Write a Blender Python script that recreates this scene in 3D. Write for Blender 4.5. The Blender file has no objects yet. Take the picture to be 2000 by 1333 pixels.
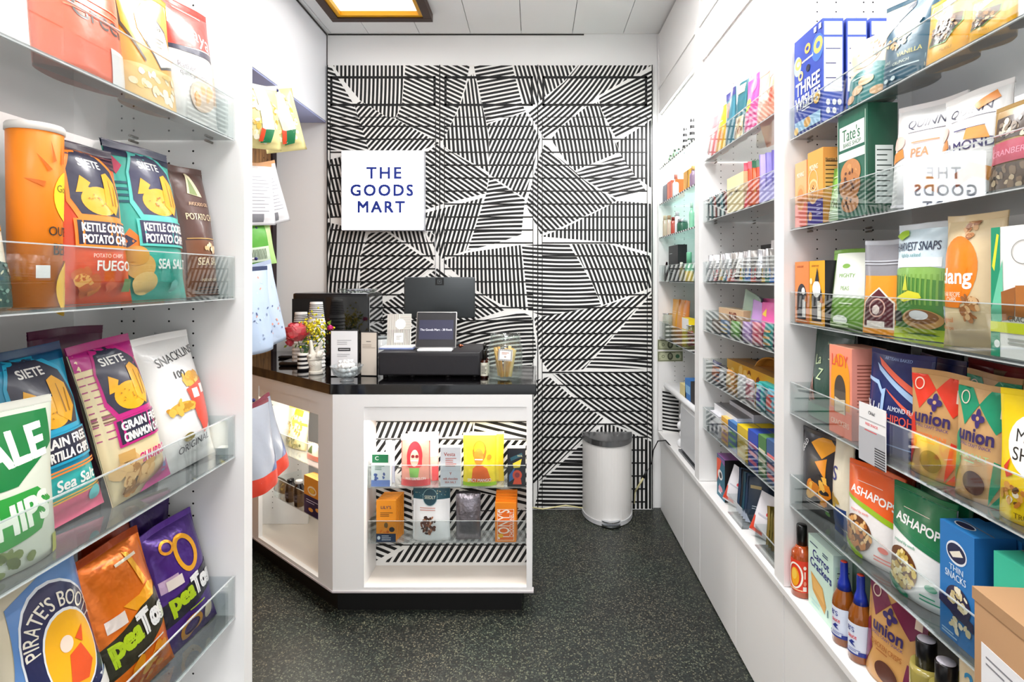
import bpy, math, random
from mathutils import Vector, Matrix
from mathutils.geometry import tessellate_polygon
S = bpy.context.scene
COL = S.collection
R = math.radians
F, VX, VY, EYE = 1100.0, 1045.0, 541.0, 1.42      # focal length in pixels, vanishing point, camera height

# ------------------------------------------------------------------ camera, world, lights, exposure
cd = bpy.data.cameras.new('camera'); cam = bpy.data.objects.new('camera', cd); COL.objects.link(cam)
cam.location = (0, 0, EYE); cam.rotation_euler = (R(90), 0, 0)
cd.sensor_width = 36; cd.lens = 36*F/2000; cd.shift_x = -(VX-1000)/2000; cd.shift_y = -(666.5-VY)/2000
cd.clip_start = 0.02
S.camera = cam
w = bpy.data.worlds.new('world'); S.world = w; w.use_nodes = True
w.node_tree.nodes['Background'].inputs[0].default_value = (0.92, 0.96, 1.0, 1)
w.node_tree.nodes['Background'].inputs[1].default_value = 1.0
S.view_settings.view_transform = 'Standard'; S.view_settings.look = 'None'
S.view_settings.gamma = 1; S.view_settings.use_curve_mapping = False
S.view_settings.exposure = 0.4
S.cycles.use_denoising = True; S.cycles.adaptive_threshold = .05
S.cycles.max_bounces = 8; S.cycles.diffuse_bounces = 4; S.cycles.glossy_bounces = 4
S.cycles.transmission_bounces = 6; S.cycles.transparent_max_bounces = 24
S.cycles.sample_clamp_indirect = 8

def area(name, loc, rot, sx, sy, power, col=(1, .985, .97), spread=180):
    l = bpy.data.lights.new(name, 'AREA'); l.shape = 'RECTANGLE'; l.size = sx; l.size_y = sy
    l.energy = power; l.color = col; l.spread = R(spread)
    o = bpy.data.objects.new(name, l); COL.objects.link(o); o.location = loc; o.rotation_euler = [R(a) for a in rot]
    return o
# framed ceiling light in view, unseen aisle and entrance ones, added counter fill
area('ceiling_light_mural', (-.86, 2.75, 2.86), (0, 0, 0), .46, .80, 1.6)
area('added_counter_fill', (.05, 1.95, 2.86), (0, 0, 0), .5, .5, 25)  # added out of view to brighten the mural, counter and ceiling
area('ceiling_light_aisle', (0, .7, 2.86), (0, 0, 0), .5, 1.0, 9)
area('ceiling_light_entrance', (0, -1.2, 2.86), (0, 0, 0), 1.0, 1.2, 34)
# strip lights along the front top of every bay
for nm, x, y, ln, p, tilt in (('far', .80, 3.02, .70, 10, 12), ('middle', .80, 2.14, .76, 8, 12), ('near', .80, 1.17, .95, 1.9, 12), ('left', -.75, .82, .9, 2.0, -12)):
    area('bay_light_'+nm, (x, y, 2.375), (0, -tilt, 0), .03, ln, p)
area('niche_light', (-.40, 2.42, .807), (-20, 0, 0), .64, .02, 4.0, (1, .95, .86))
area('wing_niche_light', (-1.085, 2.655, .812), (0, 0, -40.3), .44, .03, 3.6, (1, .93, .82))

# ------------------------------------------------------------------ materials
def lin(h):
    h = h.lstrip('#'); v = [int(h[i:i+2], 16)/255 for i in (0, 2, 4)]
    return tuple(c/12.92 if c <= .04045 else ((c+.055)/1.055)**2.4 for c in v)+(1.0,)
_m = {}
def new_mat(name):
    m = bpy.data.materials.new(name); m.use_nodes = True
    return m, m.node_tree, m.node_tree.nodes['Principled BSDF']
def mat(name, col='#ffffff', rough=.5, metal=0, emit=0, coat=0, bump=0, bscale=30, spec=.5, alpha=1, trans=0, ior=1.45):
    if name in _m: return _m[name]
    m, nt, b = new_mat(name)
    b.inputs['Base Color'].default_value = lin(col); b.inputs['Roughness'].default_value = rough
    b.inputs['Metallic'].default_value = metal; b.inputs['Specular IOR Level'].default_value = spec
    b.inputs['Coat Weight'].default_value = coat; b.inputs['Coat Roughness'].default_value = .08
    b.inputs['Transmission Weight'].default_value = trans; b.inputs['IOR'].default_value = ior
    b.inputs['Alpha'].default_value = alpha
    if emit:
        b.inputs['Emission Color'].default_value = lin(col); b.inputs['Emission Strength'].default_value = emit
    if bump: add_bump(nt, b, bump, bscale)
    _m[name] = m
    return m
def add_bump(nt, b, strength, scale, detail=3):
    tc = nt.nodes.new('ShaderNodeTexCoord'); n = nt.nodes.new('ShaderNodeTexNoise'); bp = nt.nodes.new('ShaderNodeBump')
    n.inputs['Scale'].default_value = scale; n.inputs['Detail'].default_value = detail
    bp.inputs['Strength'].default_value = strength; bp.inputs['Distance'].default_value = .01
    nt.links.new(tc.outputs['Object'], n.inputs['Vector']); nt.links.new(n.outputs['Fac'], bp.inputs['Height'])
    nt.links.new(bp.outputs['Normal'], b.inputs['Normal'])
def printed(kind):
    """printed packaging: the printed flat colours live in the mesh, the finish in the material"""
    key = 'print_'+kind
    if key in _m: return _m[key]
    m, nt, b = new_mat(key)
    a = nt.nodes.new('ShaderNodeVertexColor'); a.layer_name = 'Col'
    nt.links.new(a.outputs['Color'], b.inputs['Base Color'])
    rough, metal, coat, bump, sc = {'film': (.36, .0, .35, .32, 16), 'matte': (.55, 0, .05, .22, 14), 'card': (.5, 0, .08, 0, 1),
        'foil': (.28, .45, .3, .6, 22), 'paper': (.7, 0, 0, 0, 1), 'silver': (.3, .8, 0, .8, 26)}[kind]
    b.inputs['Roughness'].default_value = rough; b.inputs['Metallic'].default_value = metal
    b.inputs['Coat Weight'].default_value = coat; b.inputs['Coat Roughness'].default_value = .15
    if bump: add_bump(nt, b, bump, sc)
    _m[key] = m
    return m
def clear_mat(name, tint='#f7fafa', haze=0.0, hazecol='#d8dcdc', f0=.05, edge=1.0):
    """clear sheet: light passes straight through a sheet with parallel faces; both faces mirror more at a grazing angle"""
    if name in _m: return _m[name]
    m = bpy.data.materials.new(name); m.use_nodes = True; nt = m.node_tree
    for n in list(nt.nodes): nt.nodes.remove(n)
    N = nt.nodes.new; L = nt.links.new
    out = N('ShaderNodeOutputMaterial'); t = N('ShaderNodeBsdfTransparent'); g = N('ShaderNodeBsdfGlossy'); mx = N('ShaderNodeMixShader')
    t.inputs[0].default_value = lin(tint); g.inputs['Roughness'].default_value = .0; g.inputs[0].default_value = (1, 1, 1, 1)
    lw = N('ShaderNodeLayerWeight'); lw.inputs['Blend'].default_value = .5
    p = N('ShaderNodeMath'); p.operation = 'POWER'; p.inputs[1].default_value = 4.0
    ma = N('ShaderNodeMath'); ma.operation = 'MULTIPLY_ADD'; ma.inputs[1].default_value = .9*edge; ma.inputs[2].default_value = f0; ma.use_clamp = True
    L(lw.outputs['Facing'], p.inputs[0]); L(p.outputs[0], ma.inputs[0]); L(ma.outputs[0], mx.inputs[0])
    src = t
    if haze:
        d = N('ShaderNodeBsdfDiffuse'); d.inputs[0].default_value = lin(hazecol); m2 = N('ShaderNodeMixShader'); m2.inputs[0].default_value = haze
        L(t.outputs[0], m2.inputs[1]); L(d.outputs[0], m2.inputs[2]); src = m2
    L(src.outputs[0], mx.inputs[1]); L(g.outputs[0], mx.inputs[2]); L(mx.outputs[0], out.inputs[0])
    _m[name] = m
    return m
WHITE = mat('white_melamine', '#f3f2f1', .38, bump=.01, bscale=4)
ACR = clear_mat('clear_acrylic', f0=.06)
ACRB = clear_mat('clear_acrylic_base', '#dfe2e2', .42, '#8f9191', .05)
RIM = clear_mat('acrylic_cut_edge', '#e8eeee', .55, '#e6eaea', .08)
GLASS = clear_mat('clear_glass', '#f4f8f6', .02, '#ffffff', .04, .35)
BLACK = mat('black_paint', '#0c0b0c', .45)

# ------------------------------------------------------------------ mesh building
class MB:
    def __init__(s): s.v, s.f, s.c, s.m, s.sm = [], [], [], [], []
    def face(s, idx, col=None, m=0, smooth=False):
        s.f.append(tuple(idx)); s.c.append(col); s.m.append(m); s.sm.append(smooth)
    def poly(s, pts, col=None, m=0, smooth=False):
        i = len(s.v); s.v += [tuple(p) for p in pts]; s.face(range(i, i+len(pts)), col, m, smooth)
    def box(s, x0, y0, z0, x1, y1, z1, col=None, m=0, b=0.0):
        if x0 > x1: x0, x1 = x1, x0
        if y0 > y1: y0, y1 = y1, y0
        if z0 > z1: z0, z1 = z1, z0
        if not b:
            i = len(s.v)
            s.v += [(x, y, z) for z in (z0, z1) for y in (y0, y1) for x in (x0, x1)]
            for q in ((0, 2, 3, 1), (4, 5, 7, 6), (0, 1, 5, 4), (2, 6, 7, 3), (0, 4, 6, 2), (1, 3, 7, 5)):
                s.face([i+k for k in q], col, m)
            return
        b = min(b, (x1-x0)/2.01, (y1-y0)/2.01, (z1-z0)/2.01)
        import bmesh
        bm = bmesh.new(); bmesh.ops.create_cube(bm, size=1)
        bmesh.ops.scale(bm, vec=(x1-x0, y1-y0, z1-z0), verts=bm.verts)
        bmesh.ops.translate(bm, vec=((x0+x1)/2, (y0+y1)/2, (z0+z1)/2), verts=bm.verts)
        bmesh.ops.bevel(bm, geom=bm.edges[:], offset=b, segments=2, affect='EDGES', profile=.5)
        i = len(s.v); bm.verts.index_update(); s.v += [tuple(v.co) for v in bm.verts]
        for f in bm.faces: s.face([i+v.index for v in f.verts], col, m, True)
        bm.free()
    def prism(s, pts, z0, z1, col=None, m=0, axis='z'):
        """outline extruded along an axis; pts run counter-clockwise seen from the +axis side"""
        def q(a, b, h): return {'z': (a, b, h), 'y': (a, h, b), 'x': (h, a, b)}[axis]
        n = len(pts); i = len(s.v)
        s.v += [q(a, b, z0) for a, b in pts]+[q(a, b, z1) for a, b in pts]
        s.face([i+k for k in range(n)][::-1], col, m); s.face([i+n+k for k in range(n)], col, m)
        for k in range(n): s.face([i+k, i+(k+1) % n, i+n+(k+1) % n, i+n+k], col, m)
    def lathe(s, prof, n=24, o=(0, 0, 0), col=None, m=0, sx=1, sy=1, smooth=True, cols=None):
        i = len(s.v)
        for r, z in prof:
            for k in range(n):
                a = 2*math.pi*k/n; s.v.append((o[0]+r*sx*math.cos(a), o[1]+r*sy*math.sin(a), o[2]+z))
        for j in range(len(prof)-1):
            for k in range(n):
                a, b = i+j*n+k, i+j*n+(k+1) % n
                s.face([a, b, b+n, a+n], cols[j] if cols else col, m, smooth)
        if prof[0][0] > 1e-5: s.face([i+k for k in range(n)][::-1], cols[0] if cols else col, m)
        if prof[-1][0] > 1e-5: s.face([i+(len(prof)-1)*n+k for k in range(n)], cols[-1] if cols else col, m)
    def tube(s, pts, rad, n=8, col=None, m=0):
        pts = [Vector(p) for p in pts]; i = len(s.v); up = Vector((0, 0, 1)); k0 = len(pts)
        rads = rad if isinstance(rad, (list, tuple)) else [rad]*k0
        for j, p in enumerate(pts):
            t = (pts[min(j+1, k0-1)]-pts[max(j-1, 0)]).normalized()
            a = t.cross(up if abs(t.z) < .9 else Vector((1, 0, 0))).normalized(); b = t.cross(a)
            for k in range(n):
                th = 2*math.pi*k/n; s.v.append(tuple(p+(a*math.cos(th)+b*math.sin(th))*rads[j]))
        for j in range(k0-1):
            for k in range(n):
                a, b = i+j*n+k, i+j*n+(k+1) % n; s.face([a, a+n, b+n, b], col, m, True)
        s.face([i+k for k in range(n)], col, m); s.face([i+(k0-1)*n+k for k in range(n)][::-1], col, m)
    def ball(s, c, rx, ry, rz, col=None, m=0, n=10, k=7):
        s.lathe([(math.sin(math.pi*j/k), -math.cos(math.pi*j/k)) for j in range(k+1)], n, (0, 0, 0), col, m)
        cnt = n*(k+1)
        for q in range(len(s.v)-cnt, len(s.v)):
            v = s.v[q]; s.v[q] = (c[0]+v[0]*rx, c[1]+v[1]*ry, c[2]+v[2]*rz)
    def build(s, name, mats, parent=None, bevel=0):
        me = bpy.data.meshes.new(name); me.from_pydata(s.v, [], s.f)
        if not isinstance(mats, (list, tuple)): mats = [mats]
        for q in mats: me.materials.append(q)
        me.polygons.foreach_set('material_index', s.m); me.polygons.foreach_set('use_smooth', s.sm)
        if any(c is not None for c in s.c):
            at = me.color_attributes.new('Col', 'FLOAT_COLOR', 'CORNER'); buf = []
            for f, c in zip(s.f, s.c):
                buf.extend((hexc(c) if c else (1, 1, 1, 1))*len(f))
            at.data.foreach_set('color', buf)
        me.update()
        o = bpy.data.objects.new(name, me); COL.objects.link(o); o.parent = parent
        if bevel:
            md = o.modifiers.new('bevel', 'BEVEL'); md.width = bevel; md.segments = 2; md.limit_method = 'ANGLE'
        return o
_h = {}
def hexc(c):
    if c not in _h: _h[c] = lin(c)
    return _h[c]
def thing(name, label, cat, loc=(0, 0, 0), rot=(0, 0, 0), group=None):
    o = bpy.data.objects.new(name, None); COL.objects.link(o); o.empty_display_size = .03
    o.location = loc; o.rotation_euler = rot
    return tag(o, label, cat, group)
LABELS = {}
def tag(o, label, cat, group=None):
    o['label'] = label; o['category'] = cat
    if group: o['group'] = group
    LABELS.setdefault(label, []).append(o.name)
    return o
def struct(o, label=None):
    o['kind'] = 'structure'
    if label: o['label'] = label
    return o

# ------------------------------------------------------------------ flat art: shapes and lettering laid on a surface
_tx = {}
def glyphs(s, b=0.0, sp=1.0):
    k = (s, b, sp)
    if k not in _tx:
        c = bpy.data.curves.new('lettering', 'FONT'); c.body = s; c.size = 1; c.resolution_u = 3; c.space_character = sp
        o = bpy.data.objects.new('lettering', c); COL.objects.link(o)
        dg = bpy.context.evaluated_depsgraph_get(); me = o.evaluated_get(dg).to_mesh(); me.calc_loop_triangles()
        v = [(q.co.x, q.co.y) for q in me.vertices]; t = [tuple(q.vertices) for q in me.loop_triangles]
        bpy.data.objects.remove(o); bpy.data.curves.remove(c)
        x0, x1 = min(p[0] for p in v), max(p[0] for p in v); y0, y1 = min(p[1] for p in v), max(p[1] for p in v)
        _tx[k] = ([(p[0]-(x0+x1)/2, p[1]-(y0+y1)/2) for p in v], t, x1-x0, y1-y0)
    return _tx[k]
def split_tris(tris, L):
    out = []; st = list(tris)
    while st:
        a, b, c = st.pop()
        d = [((a[0]-b[0])**2+(a[1]-b[1])**2, 0), ((b[0]-c[0])**2+(b[1]-c[1])**2, 1), ((c[0]-a[0])**2+(c[1]-a[1])**2, 2)]
        m, k = max(d)
        if m <= L*L: out.append((a, b, c)); continue
        if k == 0: h = ((a[0]+b[0])/2, (a[1]+b[1])/2); st += [(a, h, c), (h, b, c)]
        elif k == 1: h = ((b[0]+c[0])/2, (b[1]+c[1])/2); st += [(a, b, h), (a, h, c)]
        else: h = ((c[0]+a[0])/2, (c[1]+a[1])/2); st += [(a, b, h), (h, b, c)]
    return out
def poly_tris(p):
    t = tessellate_polygon([[Vector((x, y, 0)) for x, y in p]])
    return [(p[a], p[b], p[c]) for a, b, c in t]
def art(mb, ops, mapf, W, H, L=None, m=0, base=.0006, step=.00022, rnd=None):
    """ops are in fractions of the panel; mapf(x_metres, y_metres, lift) gives the point on the surface"""
    rnd = rnd or random.Random(3)
    lay = base
    def put(tris, col, lift):
        if L: tris = split_tris(tris, L)
        ix = {}
        for t in tris:
            a = (t[1][0]-t[0][0])*(t[2][1]-t[0][1])-(t[2][0]-t[0][0])*(t[1][1]-t[0][1])
            if abs(a) < 1e-12: continue
            if a < 0: t = (t[0], t[2], t[1])
            f = []
            for p in t:
                k = (round(p[0], 6), round(p[1], 6))
                if k not in ix: ix[k] = len(mb.v); mb.v.append(tuple(mapf(p[0], p[1], lift)))
                f.append(ix[k])
            mb.face(f, col, m, True)
    def ell(cx, cy, rx, ry, n=26, a=0, j=0):
        o = []
        for k in range(n):
            t = 2*math.pi*k/n; q = 1+(rnd.uniform(-j, j) if j else 0)
            x, y = rx*math.cos(t)*q, ry*math.sin(t)*q
            o.append((cx+x*math.cos(a)-y*math.sin(a), cy+x*math.sin(a)+y*math.cos(a)))
        return o
    for op in ops:
        k = op[0]; lay += step
        if k == 'R':
            x0, y0, x1, y1 = op[1]*W, op[2]*H, op[3]*W, op[4]*H
            nx = max(1, math.ceil(abs(x1-x0)/L)) if L else 1; ny = max(1, math.ceil(abs(y1-y0)/L)) if L else 1
            i = len(mb.v)
            for b in range(ny+1):
                for a in range(nx+1): mb.v.append(tuple(mapf(x0+(x1-x0)*a/nx, y0+(y1-y0)*b/ny, lay)))
            for b in range(ny):
                for a in range(nx):
                    q = i+b*(nx+1)+a; mb.face([q, q+1, q+nx+2, q+nx+1], op[5], m, True)
        elif k == 'P': put(poly_tris([(x*W, y*H) for x, y in op[1]]), op[2], lay)
        elif k == 'E': put(poly_tris(ell(op[1]*W, op[2]*H, op[3]*W, op[4]*H, a=op[6] if len(op) > 6 else 0)), op[5], lay)
        elif k == 'O':   # ring: cx cy rx ry thickness(frac of W) colour
            cx, cy, rx, ry, th = op[1]*W, op[2]*H, op[3]*W, op[4]*H, op[5]*W
            A, B = ell(cx, cy, rx, ry), ell(cx, cy, rx-th, ry-th); n = len(A); tr = []
            for q in range(n): tr += [(A[q], A[(q+1) % n], B[(q+1) % n]), (A[q], B[(q+1) % n], B[q])]
            put(tr, op[6], lay)
        elif k == 'T':
            s, cx, cy, h, col = op[1:6]; kw = op[6] if len(op) > 6 else {}
            v, t, gw, gh = glyphs(s, 0, kw.get('sp', 1.0)); sy = h*H/gh; sx = sy
            if 'w' in kw: sx = kw['w']*W/gw if (kw.get('fit') or gw*sx > kw['w']*W) else sx
            a = R(kw.get('rot', 0)); sk = kw.get('sk', 0)
            p = [((x+sk*y)*sx, y*sy) for x, y in v]
            if 'arc' in kw:   # lettering bent round a circle of this radius (frac of W)
                rr = kw['arc']*W; p = [((rr+y)*math.sin(x/rr), (rr+y)*math.cos(x/rr)-rr) for x, y in p]
            p = [(cx*W+x*math.cos(a)-y*math.sin(a), cy*H+x*math.sin(a)+y*math.cos(a)) for x, y in p]
            bb = kw.get('b', .012)*sy; sh = [(0, 0)] if bb <= 0 else ([(-bb, 0), (bb, 0)] if bb < .018*sy else [(-bb, -bb), (bb, -bb), (-bb, bb), (bb, bb)])
            for j, (ax, ay) in enumerate(sh): put([tuple((p[q][0]+ax, p[q][1]+ay) for q in tt) for tt in t], col, lay+j*.00001)
        elif k == 'B':   # a photo of food: a heap of irregular pieces
            cx, cy, rx, ry, n, sz, cols = op[1:8]
            for q in range(n):
                t = rnd.uniform(0, 6.28); rr = math.sqrt(rnd.random())
                e = ell((cx+rx*rr*math.cos(t))*W, (cy+ry*rr*math.sin(t))*H, sz*W*rnd.uniform(.7, 1.2), sz*W*rnd.uniform(.4, .9), 9, rnd.uniform(0, 3), .15)
                put(poly_tris(e), rnd.choice(cols), lay+q*.00003)
            lay += n*.00003
        elif k == 'L':   # lines of small print, drawn as thin bars
            x0, y0, x1, y1, n, col = op[1:7]
            for q in range(n):
                yy = y1-(y1-y0)*(q+.5)/n; hh = min((y1-y0)/n*.28, .0014/H); xe = x1-(x1-x0)*rnd.choice((0, .1, .3))
                put(poly_tris([(x0*W, (yy-hh)*H), (xe*W, (yy-hh)*H), (xe*W, (yy+hh)*H), (x0*W, (yy+hh)*H)]), col, lay)
        elif k == 'Z':   # parallel stripes inside a rectangle: x0 y0 x1 y1 n colour duty angle-shift
            x0, y0, x1, y1, n, col, duty, sh = op[1:9]
            for q in range(n):
                a = x0+(x1-x0)*q/n; b = a+(x1-x0)/n*duty
                put(poly_tris([(a*W, y0*H), (b*W, y0*H), (min(b+sh, 1.0)*W, y1*H), (min(a+sh, .999)*W, y1*H)]), col, lay)
        elif k == 'H':   # horizontal stripes
            x0, y0, x1, y1, n, col, duty = op[1:8]
            for q in range(n):
                a = y0+(y1-y0)*q/n; b = a+(y1-y0)/n*duty
                put(poly_tris([(x0*W, a*H), (x1*W, a*H), (x1*W, b*H), (x0*W, b*H)]), col, lay)

# ------------------------------------------------------------------ packaging
def T(s, cx, cy, h, col, **kw): return ('T', s, cx, cy, h, col, kw)
def bag(name, label, W, H, D, base, ops, loc, rot, kind='pillow', fin='film', top=None, back=None, seal=.05, curl=0.0, group=None, seed=None, cat='bag', parts=True, pinch=.05, sag=0.0):
    """pillow bag or stand-up pouch; front faces local -y; origin at the middle of the bottom"""
    rnd = random.Random(seed if seed is not None else label); ph = [rnd.uniform(0, 6.28) for _ in range(6)]
    lo = seal if kind == 'pillow' else 0
    def thick(u, v):
        if kind == 'pillow':
            t = max(0, min(1, (v-lo)/(1-seal-lo))); a = math.sin(math.pi*t**(.85))**.55 if 0 < t < 1 else 0
        else:
            t = min(1, v/(1-seal)); a = (1-t**1.6)**.85*(1-.18*math.exp(-t*9))
        p = (1-abs(u)**2.6)**.75 if abs(u) < 1 else 0
        wob = 1+.10*math.sin(5*v+ph[0]+2*u)*math.sin(3.1*u+ph[1])
        return .0012+D/2*a*p*wob
    def hw(v):
        if kind == 'pillow': return W/2*(1-pinch*math.sin(math.pi*v)**.7+.012*math.sin(9*v+ph[2]))
        return W/2*(1-.03*math.sin(math.pi*v)+.008*math.sin(8*v+ph[2]))
    def surf(u, v, side, lift=0):
        y = (thick(u, v)+lift)*side
        yy = curl*max(0, v-.6)**2+.004*math.sin(3*u+ph[3])*v*v
        return (u*hw(v), y+yy, v*H*(1-.012*abs(u)**2*math.sin(ph[4]))+sag*0)
    nx, ny = (16, 20) if max(W, H) > .12 else (10, 12)
    mb = MB(); v1 = 1-seal if parts else 1
    for side, c in ((-1, base), (1, back or base)):
        i = len(mb.v)
        for b in range(ny+1):
            for a in range(nx+1): mb.v.append(surf(-1+2*a/nx, v1*b/ny, side))
        for b in range(ny):
            for a in range(nx):
                q = i+b*(nx+1)+a; f = [q, q+1, q+nx+2, q+nx+1]
                mb.face(f if side < 0 else f[::-1], c, 0, True)
    n1 = (nx+1)*(ny+1)
    for b in range(ny):
        for a, fl in ((0, 1), (nx, 0)):
            q = b*(nx+1)+a; f = [q, q+nx+1, q+nx+1+n1, q+n1]; mb.face(f if not fl else f[::-1], base, 0, True)
    mb.face([n1+a for a in range(nx+1)]+[a for a in range(nx, -1, -1)], base, 0)
    art(mb, ops, lambda x, y, l: surf(max(-.995, min(.995, 2*x/W-1)), max(.003, min(v1, y/H)), -1, l), W, H, L=.014 if max(W, H) > .12 else .02, rnd=rnd)
    rr = abs(rot[1]); loc = (loc[0], loc[1], loc[2]+W/2*math.sin(rr)*.85)
    if not parts:
        o = mb.build(name, printed(fin)); o.location = loc; o.rotation_euler = rot
        return tag(o, label, cat, group)
    t = thing(name, label, cat, loc, rot, group)
    mb.build('bag_body', printed(fin), t)
    sb = MB(); c = top or base; k = 5
    for side in (-1, 1):
        i = len(sb.v)
        for b in range(k+1):
            for a in range(nx+1):
                p = surf(-1+2*a/nx, 1-seal+seal*b/k, side, .0006*(b % 2)); sb.v.append(p)
        for b in range(k):
            for a in range(nx):
                q = i+b*(nx+1)+a; f = [q, q+1, q+nx+2, q+nx+1]; sb.face(f if side < 0 else f[::-1], c, 0, True)
    sb.build('top_seal', printed(fin), t)
    return t
def carton(name, label, W, H, D, base, ops, loc, rot, side=None, sideops=None, topc=None, fin='card', group=None, cat='box', topops=None, extra=None):
    """printed carton; front on local -y, its far side panel on local +x and near side panel on -x; the lid has a tuck flap seam"""
    mb = MB(); sc = side or base; tc = topc or base
    mb.box(-W/2, 0, 0, W/2, D, H, None, 0)
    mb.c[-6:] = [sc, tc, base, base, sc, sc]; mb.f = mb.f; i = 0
    art(mb, ops, lambda x, y, l: (x-W/2, -l*.6, y), W, H)
    if sideops:
        art(mb, sideops, lambda x, y, l: (W/2+l*.6, x, y), D, H)
        art(mb, sideops, lambda x, y, l: (-W/2-l*.6, D-x, y), D, H)
    art(mb, (topops or [])+[('R', 0, .47, 1, .5, '#8a8078')], lambda x, y, l: (x-W/2, y, H+l*.6), W, D)
    o = mb.build(name, printed(fin)); o.location = loc; o.rotation_euler = rot
    if extra: extra(o)
    return tag(o, label, cat, group)
def bottle(name, label, r, h, loc, rot=(0, 0, 0), glass='#7a2d0c', capc='#0b0b0c', capfrac=.28, neck=.4, lab=None, labz=(.12, .55), labops=None, group=None, shape='sauce', cat='bottle', gm=None, capm=None, topdisc=None, span=3.4):
    t = thing(name, label, cat, loc, rot, group)
    z1 = h*(1-capfrac)
    if shape == 'sauce': prof = [(r*.9, 0), (r, .004), (r, h*.58), (r*.93, h*.63), (r*.62, h*.68), (r*neck, h*.73), (r*neck, z1+.003)]
    elif shape == 'long': prof = [(r*.9, 0), (r, .004), (r, h*.5), (r*.9, h*.57), (r*.55, h*.68), (r*neck, h*.8), (r*neck, h*.97)]
    elif shape == 'jar': prof = [(r*.9, 0), (r, .006), (r, h*.66), (r*.92, h*.74), (r*neck, z1-.003), (r*neck, z1+.003)]
    else: prof = [(r*.92, 0), (r, .004), (r, z1-.006), (r*neck, z1), (r*neck, z1+.002)]
    b = MB(); b.lathe(prof, 28); b.build('bottle_body', gm or mat('sauce_'+glass, glass, .12, coat=.6), t)
    c = MB(); cr = r*neck*1.12
    if shape == 'long': c.lathe([(r*.62, h*.665), (r*.50, h*.75), (r*neck*1.15, h*.82), (r*neck*1.1, h*.985), (r*neck, h), (.0005, h)], 24)
    else: c.lathe([(cr, z1), (cr, h-.003), (cr*.92, h), (.0005, h)], 28)
    c.build('cap', capm or mat('cap_'+capc, capc, .3, coat=.3), t)
    if topdisc:
        d = MB(); d.lathe([(cr*.86, h+.0002), (cr*.86, h+.0012), (.0005, h+.0012)], 24); d.build('cap_top', mat('disc_'+topdisc, topdisc, .35), t)
    if lab:
        l = MB(); n = 24; za, zb = labz[0]*h, labz[1]*h; rr = r+.0005; i = len(l.v)
        for k in range(n+1):
            a = -math.pi*.92+2*math.pi*.92*k/n
            l.v += [(rr*math.sin(a), -rr*math.cos(a), za), (rr*math.sin(a), -rr*math.cos(a), zb)]
        for k in range(n): l.face([i+2*k, i+2*k+2, i+2*k+3, i+2*k+1], lab, 0, True)
        Wl = r*span
        art(l, labops or [], lambda x, y, q: ((rr+q)*math.sin((x-Wl/2)/rr), -(rr+q)*math.cos((x-Wl/2)/rr), za+y), Wl, zb-za, L=.008)
        l.build('label', printed('card'), t)
    return t
def rp(xl, xr, ytop, z, X):
    """centre distance, width and height of something on the shelf front plane X that spans these columns of the frame"""
    lim = 1.316 if X < 0 else 1.688 if xl > 1531 else 2.567 if xl > 1366 else 3.415   # the bay's far side panel
    a, b = F*X/(xl-VX), F*X/(xr-VX); a, b = min(a, lim), min(b, lim); yc = (a+b)/2; wd = abs(a-b)
    return yc, wd, EYE-(ytop-VY)*yc/F-z
def at(px, py, Y): return ((px-VX)*Y/F, Y, EYE-(py-VY)*Y/F)

# ================================================================== the room
YB = 3.46
def floor_mat():
    m, nt, b = new_mat('terrazzo_floor'); N = nt.nodes.new; L = nt.links.new
    tc = N('ShaderNodeTexCoord')
    v1 = N('ShaderNodeTexVoronoi'); v1.inputs['Scale'].default_value = 190
    v2 = N('ShaderNodeTexVoronoi'); v2.inputs['Scale'].default_value = 240
    n1 = N('ShaderNodeTexNoise'); n1.inputs['Scale'].default_value = 3.2; n1.inputs['Detail'].default_value = 5
    n2 = N('ShaderNodeTexNoise'); n2.inputs['Scale'].default_value = 60
    for v in (v1, v2, n1, n2): L(tc.outputs['Object'], v.inputs['Vector'])
    # every chip gets a random tone from its cell
    s = N('ShaderNodeSeparateColor'); L(v1.outputs['Color'], s.inputs[0])
    r1 = N('ShaderNodeValToRGB'); e = r1.color_ramp.elements
    e[0].position = 0; e[0].color = lin('#131615'); e[1].position = .95; e[1].color = lin('#63655a')
    for p, c in ((.35, '#1a1e1d'), (.6, '#252b29'), (.8, '#353a37'), (.9, '#464840')):
        q = e.new(p); q.color = lin(c)
    L(s.outputs[0], r1.inputs[0])
    s2 = N('ShaderNodeSeparateColor'); L(v2.outputs['Color'], s2.inputs[0])
    r2 = N('ShaderNodeValToRGB'); e = r2.color_ramp.elements
    e[0].position = .925; e[0].color = (0, 0, 0, 1); e[1].position = .95; e[1].color = (1, 1, 1, 1)
    L(s2.outputs[1], r2.inputs[0])
    mx = N('ShaderNodeMix'); mx.data_type = 'RGBA'; L(r2.outputs[0], mx.inputs['Factor']); L(r1.outputs[0], mx.inputs[6])
    mx.inputs[7].default_value = lin('#85826f')
    # broad worn patches, slightly warmer or greener
    r3 = N('ShaderNodeValToRGB'); e = r3.color_ramp.elements; e[0].position = .38; e[0].color = lin('#d8d2cc'); e[1].position = .62; e[1].color = lin('#c8d8d0')
    L(n1.outputs[0], r3.inputs[0])
    mu = N('ShaderNodeMix'); mu.data_type = 'RGBA'; mu.blend_type = 'MULTIPLY'; mu.inputs['Factor'].default_value = 1
    L(mx.outputs[2], mu.inputs[6]); L(r3.outputs[0], mu.inputs[7]); L(mu.outputs[2], b.inputs['Base Color'])
    rr = N('ShaderNodeMapRange'); rr.inputs[3].default_value = .34; rr.inputs[4].default_value = .52; L(n2.outputs[0], rr.inputs[0]); L(rr.outputs[0], b.inputs['Roughness'])
    return m
def slab(name, a, m, label=None, **kw):
    q = MB(); q.box(*a); return struct(q.build(name, m, **kw), label)
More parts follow.
